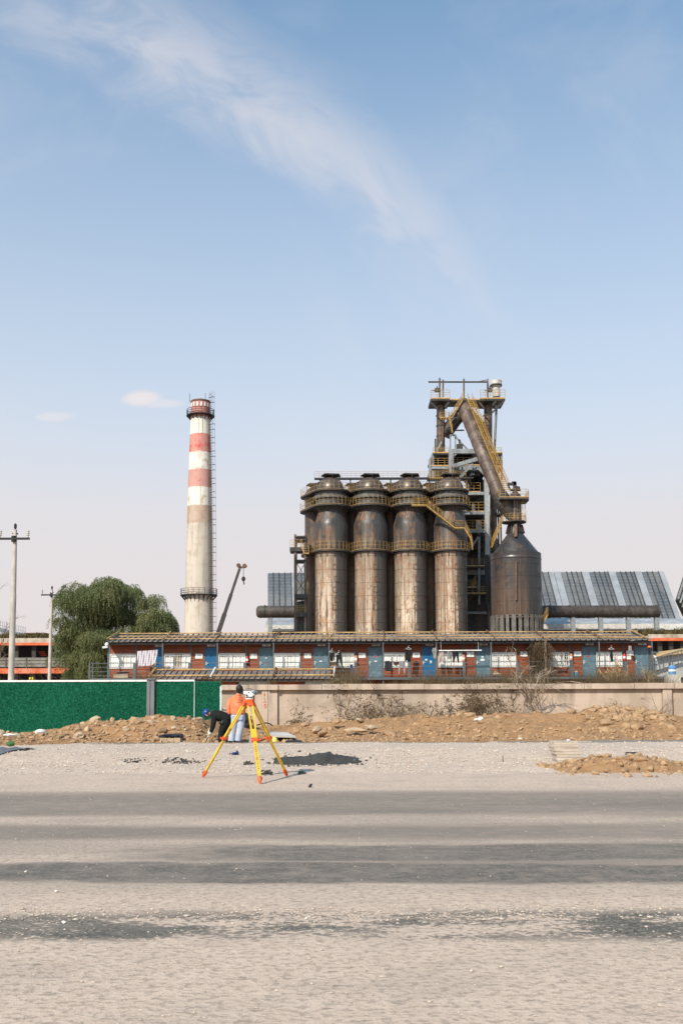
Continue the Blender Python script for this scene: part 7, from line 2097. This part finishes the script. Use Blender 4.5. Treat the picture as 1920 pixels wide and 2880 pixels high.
m_print = M('jacket_print', (.42, .075, .03), .8); q = MB(); ec = pm(677.2, 1966.5); er = .052


def back_y(px, py):
    """Depth of the jacket back at a pixel."""
    ry0 = float(np.interp(py, [1958, 1961.5, 1966, 1972, 1980], [.085, .108, .132, .150, .160])); rx0 = float(np.interp(py, [1958, 1961.5, 1966, 1972, 1980], [.105, .165, .205, .222, .226])); u_ = (px - 667.3) / PPM / rx0
    return -ry0 * math.sqrt(max(.02, 1 - u_ * u_)) - .006


for i in range(24):
    t0_, t1_ = 2 * PI * i / 24, 2 * PI * (i + 1) / 24; pa_ = (677.2 + 5.2 * math.cos(t0_), 1966.8 + 5.2 * math.sin(t0_)); pb_ = (677.2 + 5.2 * math.cos(t1_), 1966.8 + 5.2 * math.sin(t1_)); q.bar(pm(*pa_, back_y(*pa_)), pm(*pb_, back_y(*pb_)), .007, .007)
for dx_ in (-1.6, 0, 1.6): q.bar(pm(677.2 + dx_, 1963.8, back_y(677.2 + dx_, 1963.8)), pm(677.2 + dx_, 1969.8, back_y(677.2 + dx_, 1969.8)), .006, .006)
for i in range(8):
    px = 669.5 + i * 2; 
    if px < 684: q.bar(pm(px, 1974, back_y(px, 1974)), pm(px, 1976, back_y(px, 1976)), .011, .006)
q.build('emblem', m_print, jk_)
q = MB()
q.loft([(pm(669, 2006), .190, .135, X_, Yv), (pm(669, 2014), .205, .150, X_, Yv), (pm(668.7, 2021), .205, .150, X_, Yv), (pm(668.5, 2028), .185, .125, X_, Yv)])
q.path([pm(659.5, 2016), pm(658.5, 2026), pm(656, 2042), pm(653.5, 2056), pm(651.5, 2070), pm(650, 2084)], [.112, .114, .103, .092, .092, .10], 14)
q.path([pm(678.3, 2016), pm(678, 2026), pm(676.3, 2042), pm(674, 2056), pm(671.5, 2070), pm(669, 2084)], [.115, .118, .107, .096, .096, .104], 14)
jn = q.build('jeans', m_jeans, mn, True, angle=80)
q = MB()
for px in (661, 677): c0 = pm(px, 2019, -.152); q.slab([c0 + Vector((-.06, -.004, .055)), c0 + Vector((.06, -.004, .055)), c0 + Vector((.06, 0, -.04)), c0 + Vector((0, 0, -.075)), c0 + Vector((-.06, 0, -.04))], (0, .02, 0))
q.build('back_pocket', mat_fabric('worn_denim', (.33, .38, .52), .5), jn)
for px in (649.5, 668):
    c0 = pm(px, 2087.3); q = MB(); q.loft([(c0 + Vector((0, -.07, .035)), .035, .035, X_, Zv), (c0 + Vector((0, -.05, .04)), .045, .045, X_, Zv), (c0 + Vector((0, .06, .04)), .05, .045, X_, Zv), (c0 + Vector((0, .15, .03)), .045, .032, X_, Zv), (c0 + Vector((0, .19, .025)), .02, .02, X_, Zv)]); q.build('shoe', m_shoe, mn, True)
hc = pm(673.4, 1938.6); q = MB(); q.ball((hc.x, hc.y - .008, hc.z + .008), .112, 18, (.93, 1.05, 1.06)); q.ball((hc.x + .004, hc.y - .03, hc.z - .055), .092, 16, (1.0, .9, .8)); q.build('hair', m_hair, mn, True)
q = MB(); q.ball((hc.x - .104, hc.y + .02, hc.z - .035), .03, 10, (.4, .8, 1.2)); q.ball((hc.x + .104, hc.y + .02, hc.z - .035), .03, 10, (.4, .8, 1.2)); q.build('ear', m_skin, mn, True)
fd = Vector((-.55, .83, 0)).normalized(); fs_ = Vector((.83, .55, 0))
q = MB(); q.loft([(hc + fd * .045 + Vector((0, 0, -.10)), .045, .04, fs_, fd), (hc + fd * .05 + Vector((0, 0, -.055)), .068, .058, fs_, fd), (hc + fd * .05 + Vector((0, 0, -.01)), .073, .06, fs_, fd), (hc + fd * .04 + Vector((0, 0, .04)), .068, .06, fs_, fd)]); n0 = hc + fd * .11
q.loft([(n0 + Vector((0, 0, -.045)), .017, .02, fs_, fd), (n0 + fd * -.004 + Vector((0, 0, -.02)), .011, .014, fs_, fd), (n0 + fd * -.012 + Vector((0, 0, .01)), .007, .01, fs_, fd)]); q.build('face', m_skin, mn, True)
q = MB()
for s_2 in (-1, 1): c0 = hc + fd * .102 + fs_ * .03 * s_2 + Vector((0, 0, -.008)); q.ball(tuple(c0), .012, 8)
q.bar(hc + fd * .103 + fs_ * -.025 + Vector((0, 0, -.078)), hc + fd * .103 + fs_ * .025 + Vector((0, 0, -.078)), .008); q.build('eyes_and_mouth', m_hair, mn, True)
q = MB(); q.path([pm(644.5, 2009.5, .02), pm(645, 2012.5, .02), pm(646.3, 2017, .03)], [.05, .048, .03], 12); q.build('glove', m_gloved, mn, True)

# bending worker
bw = thing('person', 'person in black work clothes and blue helmet bending down to dig at the kerb', 'person', (pm(628, 2088).x, YM, zg))
P2 = {'pelvis': (pm(637.5, 2027), .125), 'belly': (pm(625, 2018), .13), 'chest': (pm(609, 2012), .135), 'neck': (pm(594, 2009), .06), 'skull0': (pm(587, 2008), .07), 'skull1': (pm(580, 2005), .088), 'skull2': (pm(575, 2002), .08),
      'sl': (pm(602, 2017, -.12), .065), 'el': (pm(601, 2043, -.14), .045), 'wl': (pm(593, 2059, -.12), .03), 'sr': (pm(602, 2016, .13), .065), 'er': (pm(597, 2040, .16), .042), 'wr': (pm(589, 2055, .10), .03),
      'hl': (pm(634, 2033, -.09), .10), 'kl': (pm(623, 2056, -.10), .065), 'al': (pm(621, 2082, -.1), .045), 'fl': (pm(611, 2086, -.1), .03), 'hr': (pm(640, 2033, .09), .10), 'kr': (pm(638, 2058, .1), .065), 'ar': (pm(637, 2082, .12), .045), 'fr': (pm(628, 2086, .12), .03)}
E2 = [('pelvis', 'belly'), ('belly', 'chest'), ('chest', 'neck'), ('neck', 'skull0'), ('skull0', 'skull1'), ('skull1', 'skull2'), ('chest', 'sl'), ('sl', 'el'), ('el', 'wl'), ('chest', 'sr'), ('sr', 'er'), ('er', 'wr'), ('pelvis', 'hl'), ('hl', 'kl'), ('kl', 'al'), ('al', 'fl'), ('pelvis', 'hr'), ('hr', 'kr'), ('kr', 'ar'), ('ar', 'fr')]
hand_pts(P2, E2, 'wl', 'L', (-.35, 0, -1), (0, 1, 0), (-1, 0, -.2)); hand_pts(P2, E2, 'wr', 'R', (-.4, -.3, -1), (0, 1, 0), (-1, 0, -.2))
skin_body('body', P2, E2, m_skin, bw, 'pelvis')
q = MB()
tor = [(642, 2029, .14, .17), (637, 2024, .165, .185), (628, 2018.5, .165, .19), (618, 2014.5, .163, .205), (608, 2012, .155, .215), (600, 2010.5, .13, .19), (595, 2010, .09, .12), (591, 2009.3, .066, .08)]
rings = []
for i, (px, py, ra, rb_) in enumerate(tor):
    a_ = pm(tor[max(0, i - 1)][0], tor[max(0, i - 1)][1]); c_ = pm(tor[min(len(tor) - 1, i + 1)][0], tor[min(len(tor) - 1, i + 1)][1]); d_ = (c_ - a_).normalized(); n_ = Vector((-d_.z, 0, d_.x)); rings.append((pm(px, py), ra, rb_, n_, Yv))
q.loft(rings)
q.path([pm(604, 2012, -.13), pm(603, 2024, -.15), pm(602, 2036, -.15), pm(600, 2045, -.14), pm(595.5, 2055, -.12), pm(593.5, 2059, -.12)], [.09, .085, .075, .068, .058, .052], 14)
q.path([pm(603, 2012, .13), pm(600, 2026, .15), pm(597, 2040, .15), pm(594.5, 2047, .13)], [.09, .08, .068, .06], 14)
js = q.build('jacket', m_bk, bw, True, angle=80)
q = MB(); q.path([pm(595, 2046, .13), pm(590.5, 2054, .10)], [.05, .042], 12); q.build('pale_cuff', m_glovew, js, True)
q = MB()
q.path([pm(638, 2027, -.07), pm(632, 2038, -.09), pm(624.5, 2054, -.10), pm(622, 2068, -.10), pm(621, 2084, -.1)], [.14, .115, .092, .084, .088], 14)
q.path([pm(641, 2027, .07), pm(641, 2040, .09), pm(639, 2056, .1), pm(637.5, 2070, .11), pm(637, 2084, .12)], [.14, .118, .095, .088, .09], 14)
q.build('trousers', m_bk, bw, True, angle=80)
for px, dy in ((620, -.1), (636, .12)):
    c0 = pm(px, 2086.5, dy); q = MB(); q.loft([(c0 + Vector((.06, 0, .05)), .045, .05, Yv, Zv), (c0 + Vector((.0, 0, .05)), .05, .055, Yv, Zv), (c0 + Vector((-.08, 0, .035)), .05, .04, Yv, Zv), (c0 + Vector((-.16, 0, .025)), .03, .025, Yv, Zv)]); q.build('boot', m_shoe, bw, True)
q = MB(); q.rock(tuple(pm(620, 2033, -.17)), .085, .05, .06, random.Random(3)); q.rock(tuple(pm(627, 2031, -.19)), .07, .05, .07, random.Random(4)); q.build('tool_pouch', mat_fabric('pouch_grey', (.06, .06, .05), .6, 14), bw, True)
ax = (pm(575.5, 2002.5) - pm(584, 2007.5)).normalized(); up_ = Vector((-ax.z, 0, ax.x)); hc2 = pm(580.5, 2005.5)
q = MB(); rings = [(hc2 + ax * (.115 * math.sin(t_) + .0), .122 * math.cos(t_) + .001, .105 * math.cos(t_) + .001, up_, Yv) for t_ in [i * PI / 2 / 8 for i in range(9)]]; q.loft(rings); m_hblue = M('helmet_blue', (.012, .045, .24), .3, var=.06)
hm_ = q.build('helmet', m_hblue, bw, True)
q = MB(); q.loft([(hc2 - ax * .018, .126, .11, up_, Yv), (hc2 - ax * .006, .136, .118, up_, Yv), (hc2 + ax * .008, .126, .11, up_, Yv)]); dn_ = -up_ if up_.z > 0 else up_; q.loft([(hc2 + dn_ * .10 - ax * .01, .05, .08, ax * .2, Yv), (hc2 + dn_ * .165 - ax * .02, .03, .06, ax * .2, Yv)]); q.build('brim', m_hblue, hm_, True)
q = MB(); q.loft([(hc2 - ax * .02, .098, .088, up_, Yv), (hc2 - ax * .06 + dn_ * .01, .095, .085, up_, Yv), (hc2 - ax * .11 + dn_ * .02, .075, .06, up_, Yv)]); f0 = hc2 - ax * .05 + dn_ * .105; q.ball(tuple(f0), .022, 10, (1, .8, 1)); q.build('face', M('dark_skin', (.11, .055, .035), .6), bw, True)
q = MB(); q.path([hc2 - ax * .0 + up_ * .05 + Yv * -.1, hc2 - ax * .07 + dn_ * .05 + Yv * -.09, hc2 - ax * .11 + dn_ * .08], .009, 6); q.build('chin_strap', m_glovew, hm_)
for key in ('L', 'R'):
    w_ = Vector(P2['wl' if key == 'L' else 'wr'][0]); pl_ = Vector(P2[key + 'palm'][0]); q = MB(); q.path([w_ + (w_ - pl_) * .4, w_, pl_, Vector(P2[key + 'k1'][0])], [.044, .042, .046, .034], 12)
    for i in range(4): q.path([Vector(P2[f'{key}k{i}'][0]), Vector(P2[f'{key}m{i}'][0]), Vector(P2[f'{key}e{i}'][0])], [.0135, .0125, .010], 6)
    q.path([Vector(P2[key + 't0'][0]), Vector(P2[key + 't1'][0])], [.016, .012], 6); q.build('glove', m_glovew, bw, True)
tw_ = thing('trowel', 'pale digging bar held in the white gloves of the bending worker', 'tool', tuple(pm(581, 2087, -.1)))
q = MB(); q.bar(pm(591.5, 2060, -.12), pm(584, 2076, -.11), .05, .02); q.build('handle', m_plank, tw_); q = MB(); q.path([pm(585, 2074, -.11), pm(581, 2087.5, -.1)], [.02, .012], 8); q.build('blade', m_char, tw_)
